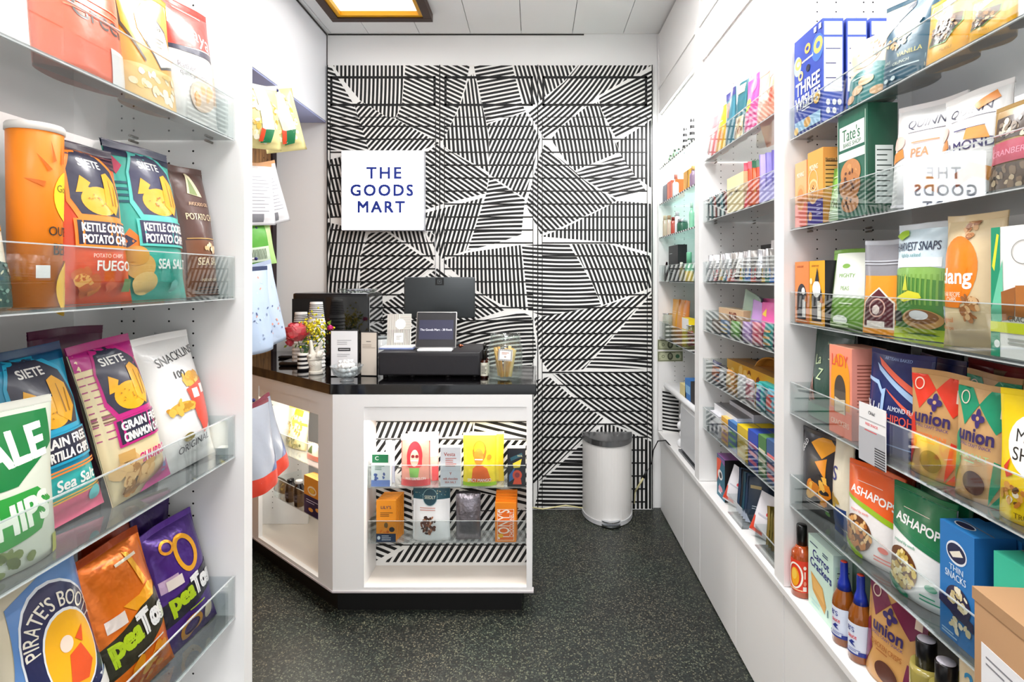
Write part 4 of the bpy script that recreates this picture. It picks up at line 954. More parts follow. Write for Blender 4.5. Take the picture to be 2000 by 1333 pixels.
RI('bag', 'snack_pouch', 'slate blue granola pouch with a clear window and gold lettering', n1, 1722, 1806, -10, '#24566e', [('P', [(0, .62), (.28, .72), (.5, .92), (.52, 1), (0, 1)], '#e2cfb4'), ('P', [(.2, .8), (.52, .95), (.55, .88), (.25, .72)], '#12263c'), T('BRISK', .4, .84, .04, '#f0f0f0', w=.3, rot=24), ('B', .35, .5, .28, .07, 30, .04, ['#c99a52', '#e0c080', '#f0e0c0', '#9a6a34']), T('VANILLA', .62, .34, .05, '#d9c66a', w=.5), T('MAPLE', .2, .3, .03, '#e8ecd8', w=.2), T('CRUNCH', .5, .25, .035, '#e8ecd8', w=.34), ('L', .3, .17, .8, .21, 1, '#cfe0e6'), ('E', .22, .1, .05, .025, '#dce8ec'), ('E', .38, .1, .05, .025, '#dce8ec'), ('E', .72, .66, .05, .03, '#a8763a')], kind='standup', D=.08, top='#2c5a70')
for k, (a, b_) in enumerate(((1806, 1886), (1890, 1962))):
    RI('bag', 'snack_pouch', ('golden yellow granola pouch with a window of dark clusters', 'second golden yellow granola pouch, nearer the camera')[k], n1, a, b_, -14, '#f2ae12', [('P', [(.12, .8), (.5, 1), (.8, 1), (.3, .66)], '#f8efe0'), ('E', .28, .8, .08, .1, '#6fae3a'), ('P', [(.18, .28), (.3, .7), (.8, .66), (.82, .5), (.56, .26)], '#7ab040'), ('P', [(.2, .29), (.32, .68), (.78, .64), (.79, .5), (.55, .28)], '#4a2c1a'), ('B', .48, .47, .26, .17, 70, .038, ['#7a4a28', '#a8713a', '#c99054', '#3a2216', '#e0b078']), T('MUESLI', .6, .16, .04, '#a8761a', w=.5), T('GRANOLA', .6, .86, .05, '#b0781c', w=.5) if k else ('E', .1, .1, .04, .03, '#f6dc9a'), ('E', .1, .22, .05, .04, '#c4dcd8')], kind='standup', D=.07, top='#f4b81c')
RI('bag', 'snack_pouch', 'silver grey pouch at the camera end of the topmost tray', n1, 1968, 2070, 20, '#a8a4a4', [('P', [(0, 0), (1, 0), (1, .5), (0, .4)], '#5a4a40'), ('B', .3, .3, .3, .2, 30, .05, ['#8a6a3c', '#3a2c24', '#c0a070']), ('E', .2, .75, .15, .15, '#d8d4d6')], kind='standup', D=.06)
# --- second tray
cook = [('R', 0, .0, 1, .33, '#3a2a8c'), ('E', .38, .45, .34, .17, '#f4c890'), ('E', .38, .45, .28, .14, '#e8a45c'), ('B', .38, .45, .2, .1, 9, .035, ['#5a2c1a']), T('MOVING', .42, .78, .07, '#fff2d8', w=.55), ('O', .38, .6, .3, .15, .02, '#fff2d8'), ('L', .62, .1, .92, .28, 3, '#c8c0f0'), ('E', .2, .12, .12, .06, '#e8a45c')]
nut2 = [('R', .08, .4, .92, .86, '#f0b060'), ('L', .12, .45, .88, .84, 7, '#3a2410'), T('Nutrition Facts', .5, .84, .04, '#201408', w=.75)]
for k in range(2):
    carton('cookie_carton', ('orange cookie carton with a violet foot, front of its row on the second tray', 'orange cookie carton standing behind the violet-footed one')[k], .085, .205, .055, '#f3a44e', cook if not k else [], (.776+.075*k, 1.56, n2+.0006), (0, 0, -R(90)), sideops=nut2, topc='#f4b468')
carton('cookie_carton', 'pale orange cookie carton in the far corner of the second tray', .070, .19, .055, '#f8b27c', [('R', 0, 0, 1, .36, '#f47a6c'), ('E', .5, .45, .36, .2, '#f2a86c'), ('E', .5, .45, .26, .14, '#e08a4c'), T('MOVING', .5, .8, .07, '#fff2e0', w=.6)], (.776, 1.645, n2+.0006), (0, 0, -R(90)), topc='#f8c08c')
RI('bag', 'snack_pouch', 'fresh green snack pouch with pale lettering, beside the orange cartons', n2, 1619, 1658, 324, '#7dbb52', [('R', 0, 0, 1, .5, '#c4e0b4'), T('mush', .5, .57, .12, '#f4fbe8', w=.7), ('B', .4, .32, .2, .1, 16, .06, ['#6a7a4a', '#c8d8a8', '#4c5c34']), ('L', .1, .8, .5, .84, 1, '#d8f0c0'), ('H', .05, .04, .95, .2, 4, '#e4f2dc', .5)], kind='standup', D=.05)
tates = [('R', .06, .66, .9, .88, '#f2f5ee'), T("Tate's", .46, .79, .12, '#1c6a44', w=.6), T('BAKE SHOP', .5, .695, .04, '#1c6a44', w=.6), ('R', .04, .55, .92, .63, '#dfeee2'), ('E', .45, .42, .34, .13, '#c4844a'), ('E', .42, .3, .36, .13, '#b9763c'), ('B', .42, .36, .3, .14, 26, .045, ['#4a2414', '#6a3418', '#d89a5c']), ('E', .44, .14, .3, .09, '#c08048'), ('B', .44, .14, .25, .06, 9, .04, ['#4a2414']), ('R', .015, .02, .03, .95, '#cfe4d4'), ('R', .95, .02, .965, .95, '#cfe4d4')]
carton('cookie_bag', 'dark green cookie bag with a folded top and a heap of cookies pictured', .128, .262, .07, '#15614a', tates, (.776, 1.378, n2+.0006), (0, 0, -R(90)), side='#12523a', sideops=[('R', .25, .1, .85, .62, '#e4ece8'), ('L', .3, .14, .8, .6, 10, '#2a3a34')], topc='#1a6a4c', fin='film', cat='bag')
quin = lambda w_, c: [T('QUINN', .55, .78, .1, '#2a2c48', w=.8, b=-.006), ('L', .3, .7, .95, .71, 1, '#2a2c48'), T(w_, .55, .5 if w_ == 'PEA' else .45, .085, c, w=.7), ('P', [(.08, .42), (.3, .47), (.26, .56), (.06, .52)], '#d9893c'), ('P', [(.3, .1), (.62, .16), (.6, .26), (.34, .22)], '#c87a34'), ('P', [(.5, .2), (.8, .1), (.84, .22), (.6, .3)], '#e09a4c'), ('E', .16, .62, .12, .07, '#f6c8bc'), ('L', .4, .58, .8, .62, 1, c), ('R', 0, 0, 1, .03, '#d8d4d8')]
RI('bag', 'pretzel_bag', 'white pretzel bag with orange lettering, leaning against its neighbour', n2, 1737, 1836, 196, '#f4f2f2', quin('PEA', '#ee9a6c'), D=.075, roll=.05, pinch=.03, sag=0)
RI('bag', 'pretzel_bag', 'white pretzel bag with dark violet nut lettering', n2, 1838, 1945, 168, '#f3f2f0', quin('ALMOND', '#3a3466')+[('P', [(.6, .82), (.85, .92), (.92, .84), (.7, .76)], '#dd8a3c'), ('P', [(.55, .5), (.85, .48), (.8, .6), (.58, .6)], '#e09a48')], D=.085, roll=-.05, pinch=.03)
RI('bag', 'nut_pouch', 'kraft pouch of nuts with a clear window and a raspberry band', n2, 1930, 2060, 190, '#a58348', [('R', .05, .58, .95, .86, '#4a3a30'), ('B', .5, .72, .42, .12, 46, .05, ['#8a7a68', '#cfc4b4', '#3a2c26', '#e8dcc0']), ('R', 0, .3, 1, .55, '#c8405c'), T('CRANBERRY', .4, .42, .07, '#f09ab0', w=.7), ('R', 0, 0, 1, .28, '#5a4638'), ('B', .5, .14, .46, .12, 40, .05, ['#8a7058', '#c8b090', '#3a2a22'])], kind='standup', D=.075, back=.0)
# --- third tray
peng = lambda c, d: [T('GOOD DAY', .4, .92, .03, '#8a3418', w=.6), ('E', .5, .42, .34, .22, c), ('E', .5, .5, .24, .12, c), ('R', .18, .06, .8, .42, c), ('E', .62, .52, .12, .06, '#fbf6f0'), ('R', .55, .1, .78, .38, d), ('P', [(.7, .36), (.95, .34), (.8, .46)], '#f08a3c'), ('L', .1, .02, .9, .05, 1, '#f6e0c8')]
RI('box', 'coffee_carton', 'orange carton with a plump black bird, far corner of the third tray', n3, 1553, 1580, 512, '#f08a48', peng('#2a2a34', '#f4f0ec'), D=.06, topc='#c86a34', sideops=[], )
RI('box', 'coffee_carton', 'yellow carton with a dark bird wearing a tall hat, black sides', n3, 1581, 1611, 510, '#f6ac1c', peng('#26262e', '#fff6ea')+[('E', .5, .56, .26, .13, '#fbfaf6'), ('P', [(.4, .68), (.55, .9), (.66, .68)], '#26262e'), ('E', .15, .68, .08, .05, '#fbe8c0')], D=.07, side='#17141a', topc='#3c2a1c')
RI('bag', 'snack_pouch', 'leaf green snack pouch with a white paper label', n3, 1620, 1680, 486, '#6f9f3c', [('R', .12, .38, .88, .96, '#eef3e8'), ('E', .4, .78, .09, .03, '#7fae4c'), T('MIGHTY', .45, .66, .05, '#7fae5c', w=.4), T('PEAS', .45, .5, .05, '#9aba80', w=.3), ('L', .35, .28, .7, .34, 1, '#e8f4d8'), ('E', .4, .1, .18, .06, '#f2f6ec'), ('H', .1, .02, .6, .08, 2, '#c8dca8', .5)], kind='standup', D=.06)
for k in range(2):
    RI('bag', 'tea_pouch', ('clear zip pouch holding an orange card with a maroon crest', 'second clear zip pouch with an orange card behind the first')[k], n3, 1684+44*k, 1741+42*k, 470, '#8f8f96', [('R', .08, .0, .95, .62, '#f09a24'), ('P', [(.12, .06), (.12, .34), (.5, .5), (.9, .34), (.9, .06)], '#fbeee0'), ('P', [(.15, .08), (.15, .33), (.5, .48), (.87, .33), (.87, .08)], '#5a1c28'), ('O', .5, .28, .2, .1, .03, '#e8b8a8'), ('E', .48, .26, .09, .05, '#f0dcd4'), ('R', .25, .08, .7, .14, '#f6ece4'), ('H', .03, .74, .97, .8, 2, '#c8ccd4', .4)], kind='standup', D=.04, back=.045*k, lean=.05, top='#b8bcc4', fin='film')
RI('bag', 'snack_bag', 'snack bag with a green field and a yellow pod under a pale sky', n3, 1746, 1832, 436, '#d6e8f2', [('R', 0, 0, 1, .58, '#4f8a3c'), ('P', [(0, .56), (1, .5), (1, .6), (.5, .64), (0, .6)], '#8ab85c'), ('Z', .0, .3, 1, .56, 13, '#7aa84c', .4, .0), T('HARVEST SNAPS', .45, .8, .075, '#22304c', w=.84), ('R', .1, .62, .9, .7, '#eef4f6'), T('lightly salted', .4, .72, .04, '#4a8a8a', w=.5), ('P', [(.12, .36), (.42, .42), (.62, .4), (.66, .36), (.3, .32)], '#e4e03c'), ('P', [(.28, .42), (.36, .56), (.4, .42)], '#d8dc44'), ('E', .6, .18, .34, .085, '#c89858'), ('E', .6, .2, .28, .06, '#8a5c34'), ('E', .58, .215, .17, .04, '#e6e8ea'), ('R', .04, .15, .25, .24, '#20241f'), ('R', 0, 0, 1, .1, '#c4dc2c'), ('L', .4, .04, .8, .07, 1, '#4a6a14'), ('P', [(0, .9), (.2, .98), (.3, .9), (.15, .86)], '#a8d030')], D=.07, top='#dbe3ea', lean=.03)
RI('bag', 'chip_bag', 'sandy beige chip bag with a big orange shape and white lettering', n3, 1840, 1934, 420, '#e6cfa4', [('E', .38, .58, .36, .26, '#f48410'), ('P', [(.02, .3), (.02, .6), (.6, .6), (.45, .3)], '#f48410'), T('dang', .36, .52, .15, '#ffffff', w=.72, b=.02), T('THAI RECIPE', .28, .4, .035, '#fbe8cc', w=.4), T('CHIPS', .3, .36, .035, '#fbe8cc', w=.2), ('B', .55, .89, .1, .06, 14, .06, ['#c8864c', '#a8683a', '#e0b080']), ('B', .62, .3, .16, .09, 26, .06, ['#c08048', '#a06434', '#e6bc88']), T('Original', .18, .2, .05, '#f0904c', w=.3), T('Recipe', .2, .14, .04, '#f0904c', w=.3)], D=.075, pinch=.06, lean=.02)
RI('box', 'cracker_carton', 'white cracker carton with green side stripe and two brown crackers', n3, 1936, 2060, 440, '#f0eeea', [('R', 0, 0, .16, 1, '#12946c'), ('P', [(.02, .7), (.1, .95), (.14, .94), (.06, .66)], '#e8e034'), ('P', [(.0, .35), (.2, .75), (.22, .3), (.05, .2)], '#6cc8a4'), ('O', .55, .8, .2, .09, .01, '#8a8a84'), ('P', [(.18, .5), (.42, .54), (.4, .3), (.2, .28)], '#9a5c24'), ('P', [(.42, .55), (.95, .56), (.95, .3), (.42, .32)], '#b06c2c'), ('R', 0, .19, 1, .27, '#dce22c'), T('CRACKERS', .55, .4-.1, .04, '#5a5a50', w=.5), ('L', .3, .1, .9, .16, 2, '#b8b8b0'), ('E', .12, .1, .05, .03, '#e8f0ec')], D=.06, topc='#e8eee8')
# --- fourth tray
RI('bag', 'snack_pouch', 'bottle green tall pouch with pale slanting letters, far end of the fourth tray', n4, 1566, 1652, 648, '#1f4638', [T('brine', .5, .86, .03, '#c8d8b0', w=.2), T('La', .25, .66, .12, '#cfe6b4', rot=12, w=.34), T('Z', .38, .5, .13, '#cfe6b4', w=.26, sk=.2), ('L', .55, .68, .75, .7, 1, '#cfe6b4'), ('P', [(.68, .62), (.72, .86), (.7, .86)], '#7a9a7c'), ('P', [(.6, .72), (.85, .78), (.84, .8)], '#7a9a7c'), ('P', [(0, .22), (.16, .46), (.4, .2)], '#a87868'), ('B', .18, .27, .16, .09, 34, .045, ['#8a5a50', '#c09888', '#5a3430']), ('R', 0, 0, 1, .16, '#2f6a54')], kind='standup', D=.06, back=.02)
lady = [('E', .5, .62, .42, .3, '#f8a41c'), ('R', .08, .3, .92, .62, '#f8a41c'), ('R', 0, 0, 1, .28, '#f47a58'), T('LADY', .48, .84, .13, '#ee5a3c', w=.7, fit=1), ('E', .5, .5, .25, .18, '#4a4038'), ('R', .25, .25, .75, .5, '#5c5248'), ('P', [(.27, .25), (.27, .42), (.5, .4), (.73, .42), (.73, .25)], '#d9cdb4'), T('CRACKERS', .5, .14, .06, '#fbd8c0', w=.8)]
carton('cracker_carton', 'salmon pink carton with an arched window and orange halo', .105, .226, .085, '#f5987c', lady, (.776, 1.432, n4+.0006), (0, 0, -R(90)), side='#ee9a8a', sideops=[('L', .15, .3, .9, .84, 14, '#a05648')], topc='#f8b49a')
RI('bag', 'snack_pouch', 'navy pouch with coral and pale blue diagonal bands', n4, 1693, 1786, 690, '#1c2a66', [('P', [(.16, .93), (.22, .85), (1, .53), (1, .6)], '#ee6a50'), ('P', [(.14, .87), (.2, .8), (1, .45), (1, .52)], '#a8c8ec'), ('P', [(.36, .64), (.42, .6), (1, .3), (1, .37)], '#ee6a50'), ('P', [(.3, .62), (.36, .64), (.34, .2), (.3, .24)], '#a8c8ec'), ('P', [(0, .72), (.22, .7), (.32, .6), (.3, .57), (.2, .66), (0, .69)], '#a8c8ec'), T('Oh La!', .13, .42, .14, '#f0f2f6', w=.3, rot=-4), T('ALMOND FLOUR', .68, .46, .045, '#dfe6f2', w=.5), T('CHIPOHLA', .66, .36, .085, '#f0604c', w=.68), ('L', .4, .1, .9, .12, 1, '#8aa4d0'), T('ARTISAN BAKED', .5, .93, .03, '#8aa4d8', w=.5)], kind='standup', D=.06, lean=.04)
def union(c, name2, c2): return [('P', [(0, 1), (.22, 1), (.46, .82), (.2, .62), (0, .88)], c), ('P', [(.72, 1), (1, 1), (1, .72), (.8, .6), (.46, .82)], c), ('P', [(0, .5), (.1, .58), (.2, .3), (0, .0)], c), ('P', [(1, .2), (.74, 0), (1, 0)], c), ('P', [(.72, .0), (.9, .2), (1, .1), (1, .35), (.8, .38)], c), ('O', .17, .86, .09, .06, .02, '#f2dcc8'), ('R', .84, .74, .94, .86, '#f2dcc8'),
    ('E', .48, .74, .045, .05, '#3a2a6c'), ('E', .48, .67, .045, .05, '#3a2a6c'), ('E', .41, .705, .06, .03, '#3a2a6c'), ('E', .55, .705, .06, .03, '#3a2a6c'), ('E', .48, .705, .03, .018, '#c8a070'), T('union', .46, .555, .11, '#33265e', w=.66, b=.025), T('SMALL CRAFT SNACK', .46, .47, .028, '#5a4478', w=.6), T(name2, .46, .38, .05, c2, w=.55), ('L', .3, .32, .6, .34, 1, c2), ('E', .5, .16, .2, .1, '#5a3024')]
RI('bag', 'snack_pouch', 'red and kraft pouch with a navy flower emblem', n4, 1778, 1864, 726, '#c99a63', union('#e43a22', 'PEPPERONI', '#f07a34'), kind='standup', D=.05, lean=.03)
RI('bag', 'snack_pouch', 'green and kraft pouch with a navy flower emblem', n4, 1864, 1952, 752, '#cba06c', union('#12926a', 'SEA SALT', '#9ac890'), kind='standup', D=.05, lean=.03)
RI('bag', 'snack_pouch', 'second green and kraft pouch standing behind the first', n4, 1880, 1990, 732, '#cba06c', union('#12926a', 'SEA SALT', '#9ac890'), kind='standup', D=.04, back=.07, lean=.02)
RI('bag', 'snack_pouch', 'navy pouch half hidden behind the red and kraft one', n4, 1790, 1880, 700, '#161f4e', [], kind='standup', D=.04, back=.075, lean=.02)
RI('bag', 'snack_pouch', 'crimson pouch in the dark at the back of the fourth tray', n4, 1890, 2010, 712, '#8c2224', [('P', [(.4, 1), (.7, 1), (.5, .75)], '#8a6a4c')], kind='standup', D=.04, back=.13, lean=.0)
RI('bag', 'snack_pouch', 'bright yellow pouch with a white oval and hand-drawn letters', n4, 1950, 2080, 770, '#f6d414', [('E', .5, .6, .36, .24, '#fdfcf6'), T('MO', .4, .66, .1, '#2a2824', w=.3, b=-.004), T('SHA', .42, .52, .1, '#2a2824', w=.4, b=-.004), ('P', [(.1, .4), (.2, .48), (.16, .38), (.26, .36), (.16, .32)], '#d8301c'), ('B', .3, .22, .22, .08, 14, .06, ['#c87a2c', '#e8a84c', '#f4ead8', '#5a3a1c']), T('TRUFFLE', .5, .06, .04, '#6a5c14', w=.4)], kind='standup', D=.05, lean=.03)
for k, (a_, b_, y_, c_, z_, lb_) in enumerate(((1640, 1705, 660, '#101013', n4, 'black pouch in the shade behind the salmon pink carton'), (1700, 1775, 668, '#14131a', n4, 'black pouch in the shade behind the navy pouch'), (1800, 1880, 690, '#17121a', n4, 'black pouch in deep shade at the back of the fourth tray'), (1600, 1660, 862, '#131216', n5, 'black pouch in the shade behind the orange crisp bag'), (1660, 1730, 872, '#1a1214', n5, 'black pouch in the shade behind the orange and white one'), (1850, 1950, 935, '#101a16', n5, 'black green pouch at the back above the blue cartons'))):  # black pouches added as painted-in shade, darkening the gaps behind the front row
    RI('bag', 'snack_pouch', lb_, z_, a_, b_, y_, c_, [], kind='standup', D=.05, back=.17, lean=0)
# card hanging on the fourth tray's lip
t = thing('price_card', 'white card with striped corner clipped on the fourth tray lip', 'card', (.7605, 1.272, 1.047), (0, 0, -R(90)))
q = MB(); q.box(-.05, 0, -.052, .05, .0018, .081, '#f2f2f2'); art(q, [T('Ohla!', .5, .87, .06, '#20202a', w=.5), ('R', 0, .73, 1, .745, '#b8b8bc'), T('FREE SNACK', .5, .665, .045, '#ee4a50', w=.66), ('R', 0, .0, 1, .58, '#b9bbc0'), ('H', .62, .0, 1, .34, 8, '#33333a', .5), ('R', .6, 0, .62, .34, '#b9bbc0'), ('R', .24, .55, .7, .565, '#ee4a50')], lambda x, y, l: (x-.05, -l*.5, y-.052), .10, .133); q.build('printed_card', printed('card'), t)
q = MB(); q.box(-.02, .0019, .058, .02, .0024, .0805); q.build('clip', mat('clip_clear', '#d9dcdc', .2), t)
# --- fifth tray
RI('bag', 'chip_bag', 'black chip bag scattered with orange crisps, far end of the fifth tray', n5, 1566, 1625, 848, '#26262e', [('P', [(.3, .86), (.55, 1), (.85, .88), (.6, .72)], '#f0a020'), ('P', [(.45, .66), (.7, .74), (.72, .5)], '#e8921c'), ('B', .55, .34, .22, .16, 26, .11, ['#f0a020', '#d97f14', '#f6bc4c', '#1c1a20']), ('L', .2, .12, .8, .18, 2, '#c8c8cc'), ('E', .7, .1, .05, .03, '#5a9a3c'), T('GOLD', .15, .8, .06, '#e4e4e6', rot=60, w=.25)], D=.06, lean=.02, roll=.0)
RI('bag', 'chip_bag', 'cream chip bag with a blue foot, squeezed beside the orange pouch', n5, 1628, 1664, 852, '#e9e0c8', [('R', 0, 0, 1, .3, '#22407e'), T('S', .4, .62, .14, '#2a2c7c', w=.5), ('E', .2, .32, .3, .07, '#d8b434'), ('B', .3, .35, .25, .05, 9, .12, ['#e8c840', '#b8922c'])], D=.05, back=.01, lean=.02)
def asha(c, band, ft, l2): return [('P', [(0, .62), (0, 1), (1, 1), (1, .5), (.5, .56)], c), ('P', [(0, .62), (.5, .56), (1, .5), (1, .44), (.5, .5), (0, .58)], band), T('ASHAPOPS', .5, .68, .085, '#ffffff', w=.82, fit=1, b=.02, rot=-3), ('L', .2, .79, .7, .8, 1, '#f6e8dc'), T('popped lily seeds', .3, .47, .035, ft, w=.4), ('E', .28, .24, .3, .19, '#6a3c1c'), ('B', .3, .24, .26, .16, 60, .05, l2), ('P', [(.0, .1), (.0, .14), (.45, .04), (.45, .0), (.3, 0)], band if band != '#12764e' else '#0f7a54'), ('E', .78, .2, .08, .03, ft), ('L', .64, .06, .92, .13, 2, ft)]
RI('bag', 'snack_pouch', 'white and orange popped seed pouch on the fifth tray', n5, 1654, 1734, 915, '#f2efee', asha('#f4621c', '#9ac21c', '#ee7a6c', ['#d8883c', '#e8a85c', '#b8692c', '#f2c88a']), kind='standup', D=.06, lean=.05, top='#f4621c')
RI('bag', 'snack_pouch', 'white and green popped seed pouch on the fifth tray', n5, 1738, 1832, 964, '#f0f1f0', asha('#0f7a4c', '#12764e', '#2c9a74', ['#e8cc70', '#f2e0a0', '#c8a84c', '#f8f0c8']), kind='standup', D=.06, lean=.05, top='#0f7a4c')
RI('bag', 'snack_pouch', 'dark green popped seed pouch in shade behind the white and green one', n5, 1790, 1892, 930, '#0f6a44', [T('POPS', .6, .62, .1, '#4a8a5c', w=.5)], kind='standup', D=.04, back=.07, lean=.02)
RI('bag', 'snack_pouch', 'dark red pouch behind the orange and white one', n5, 1700, 1780, 900, '#9a3018', [], kind='standup', D=.04, back=.075, lean=.02)
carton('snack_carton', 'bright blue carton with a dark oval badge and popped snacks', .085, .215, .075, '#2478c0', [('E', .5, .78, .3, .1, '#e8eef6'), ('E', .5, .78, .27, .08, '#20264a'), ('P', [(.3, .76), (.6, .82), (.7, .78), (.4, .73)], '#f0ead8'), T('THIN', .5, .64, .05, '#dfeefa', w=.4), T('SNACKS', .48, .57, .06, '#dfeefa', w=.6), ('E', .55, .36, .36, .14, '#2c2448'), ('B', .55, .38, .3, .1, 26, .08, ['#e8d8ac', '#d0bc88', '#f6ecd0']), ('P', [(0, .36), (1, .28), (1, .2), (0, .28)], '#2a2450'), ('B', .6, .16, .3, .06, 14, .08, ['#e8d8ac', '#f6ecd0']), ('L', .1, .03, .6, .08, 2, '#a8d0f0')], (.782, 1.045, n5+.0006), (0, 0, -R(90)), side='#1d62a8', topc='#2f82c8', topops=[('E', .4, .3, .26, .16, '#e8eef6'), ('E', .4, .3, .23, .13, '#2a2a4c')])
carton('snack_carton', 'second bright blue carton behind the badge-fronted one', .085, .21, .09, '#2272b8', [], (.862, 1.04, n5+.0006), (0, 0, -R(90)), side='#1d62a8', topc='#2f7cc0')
carton('snack_carton', 'mint turquoise carton partly hidden by the brown shipping box', .11, .21, .10, '#3cc8a4', [('E', .5, .6, .3, .2, '#8ae0c8')], (.79, .915, n5+.0006), (0, 0, -R(90)), topc='#4cd4b0')
# --- on the cabinet top
hs = [('O', .38, .5, .24, .42, .05, '#fbf2e6'), ('E', .38, .46, .13, .3, '#f6a81c'), ('E', .36, .55, .09, .18, '#f6c84c'), ('L', .15, .02, .6, .1, 1, '#f6d8a0'), ('E', .66, .8, .04, .06, '#fbe8d8'), ('R', .645, .45, .675, .68, '#fbe8d8'), ('E', .66, .3, .035, .08, '#e88a6c'), ('R', .61, .06, .7, .2, '#f4e4dc'), ('R', .74, 0, .86, 1, '#f2c8b8'), ('L', .75, .1, .85, .9, 9, '#8a2a1c')]
bottle('hot_sauce_bottle', 'hot sauce bottle with a red flame label and black neck seal', .029, .205, (.786, 1.660, NL), (0, 0, R(-40)), glass='#a8481a', capfrac=.36, neck=.45, lab='#e23a1e', labz=(.09, .53), labops=hs)
bottle('hot_sauce_bottle', 'second hot sauce bottle behind the red flame label one', .029, .205, (.868, 1.662, NL), (0, 0, R(-30)), glass='#a8481a', capfrac=.36, neck=.45, lab='#c8641e', labz=(.09, .53), labops=hs)
carrot = [T('Carrot', .52, .78, .11, '#24307c', w=.8, b=.02, rot=-3), T('Crackers', .52, .64, .11, '#24307c', w=.86, b=.02, rot=-3), ('P', [(.12, .5), (.6, .42), (.74, .22), (.68, .1), (.2, .26)], '#d9a24e'), ('P', [(.16, .47), (.58, .4), (.68, .22), (.24, .3)], '#e8b868'), ('L', .08, .88, .4, .94, 1, '#3a4a6c'), ('L', .6, .86, .9, .92, 2, '#3a4a6c'), ('L', .15, .05, .5, .16, 2, '#a8d8d8'), ('R', .78, .1, .82, .2, '#6a8a8c')]
carton('cracker_carton', 'mint green cracker carton with navy lettering on the cabinet top', .135, .20, .05, '#cdeadb', carrot, (.785, 1.55, NL), (0, 0, -R(90)), side='#d6efe2', sideops=[('R', .1, .1, .9, .85, '#c0e2d2'), ('L', .2, .15, .85, .8, 10, '#4a5a5c')], topc='#ddf2e8')
carton('cracker_carton', 'second mint green cracker carton standing behind the first', .135, .225, .05, '#c4e4d4', [('L', .3, .75, .6, .8, 1, '#3a4a6c')], (.85, 1.555, NL), (0, 0, -R(90)), side='#cde8da', sideops=[('E', .5, .5, .4, .3, '#b8dccc')], topc='#d4eee2')
blue_lab = [T("B'S", .36, .8, .17, '#22348c', w=.24), T('sauce', .4, .56, .1, '#d8343a', w=.24), ('P', [(.3, .34), (.4, .46), (.48, .42), (.42, .36), (.5, .26)], '#22348c'), ('L', .3, .1, .6, .2, 2, '#8a94c0'), ('R', 0, 0, 1, .05, '#22348c'), ('R', .56, 0, .8, .14, '#22348c')]
for k, (yy, xx) in enumerate(((1.443, .792), (1.378, .797))):
    bottle('sauce_bottle', ('amber sauce bottle with a blue foil neck, beside the mint carton', 'amber sauce bottle with a blue foil neck, beside the maroon pouch')[k],   .0275, .205, (xx, yy, NL), (0, 0, R(-52)), glass='#8a4a12', capc='#1c34a4', neck=.30, shape='long', lab='#dfe6f4', labz=(.1, .46), labops=blue_lab, topdisc='#e8503c')
bottle('sauce_bottle', 'blue-necked sauce bottle standing in the second row', .0275, .205, (.87, 1.40, NL), (0, 0, R(-52)), glass='#8a4a12', capc='#1c34a4', neck=.30, shape='long', lab='#dfe6f4', labz=(.1, .46), topdisc='#e8503c')
RI('bag', 'snack_pouch', 'maroon and kraft pouch with a navy flower emblem on the cabinet top', NL, 1690, 1776, 1150, '#d09c5c', union('#7a1c48', 'CHICKEN CRISPS', '#a8622c'), kind='standup', D=.06, lean=.05, roll=0, back=.0)
for k, (yy, xx, r) in enumerate(((1.160, .806, .030), (1.093, .798, .030), (1.115, .872, .030))):
    bottle('dressing_bottle', ('dressing bottle with black cap next to the maroon pouch', 'dressing bottle with black cap nearest the camera on the cabinet top', 'dressing bottle with black cap in the second row')[k], r, .188, (xx, yy, NL), (0, 0, R(-45)), glass='#a89a50', capc='#100e12', capfrac=.38, neck=.56, shape='jar', lab='#2c9a3c', labz=(.05, .45), labops=[('E', .4, .5, .2, .3, '#e8e8c0')], topdisc='#d8d4e0')
RI('bag', 'snack_pouch', 'cream pouch with blue digits beside the shipping box', NL, 1868, 1940, 1262, '#f0dfba', [T('2', .3, .68, .17, '#3c9ad0', w=.2), T('ti', .62, .6, .17, '#28407c', w=.3), ('L', .2, .3, .7, .4, 2, '#b8a888')], kind='standup', D=.06, lean=.02)
# brown shipping box in the foreground
t = thing('shipping_box', 'brown cardboard shipping box with a white address label, close to the camera', 'box', (.775, .775, .4845), (0, 0, R(-5)))
KR = mat('kraft_board', '#b58d66', .75, bump=.05, bscale=40)
q = MB(); q.box(-.09, -.14, 0, .09, .11, .44, b=.003); q.build('box_body', KR, t)
q = MB(); q.box(-.0915, -.1415, .426, .0915, -.016, .445); q.build('top_flap', KR, t)
q = MB(); q.box(-.0915, -.0135, .426, .0915, .1115, .445); q.build('top_flap', KR, t)
q = MB(); q.box(0, 0, 0, .13, .0006, .2, '#f1f1f3'); art(q, [('L', .08, .84, .5, .94, 2, '#8a8a90'), ('Z', .2, .45, .7, .62, 15, '#2c2c34', .55, 0), ('L', .1, .1, .8, .4, 4, '#5a5a64')], lambda x, y, l: (x, -l*.5, y), .13, .2); o = q.build('address_label', printed('card'), t); o.location = (-.0918, .09, .17); o.rotation_euler = (0, 0, -R(90))
q = MB(); q.box(-.06, -.12, .4452, .02, -.03, .4458, '#f1f1f3'); q.build('top_label', printed('card'), t)

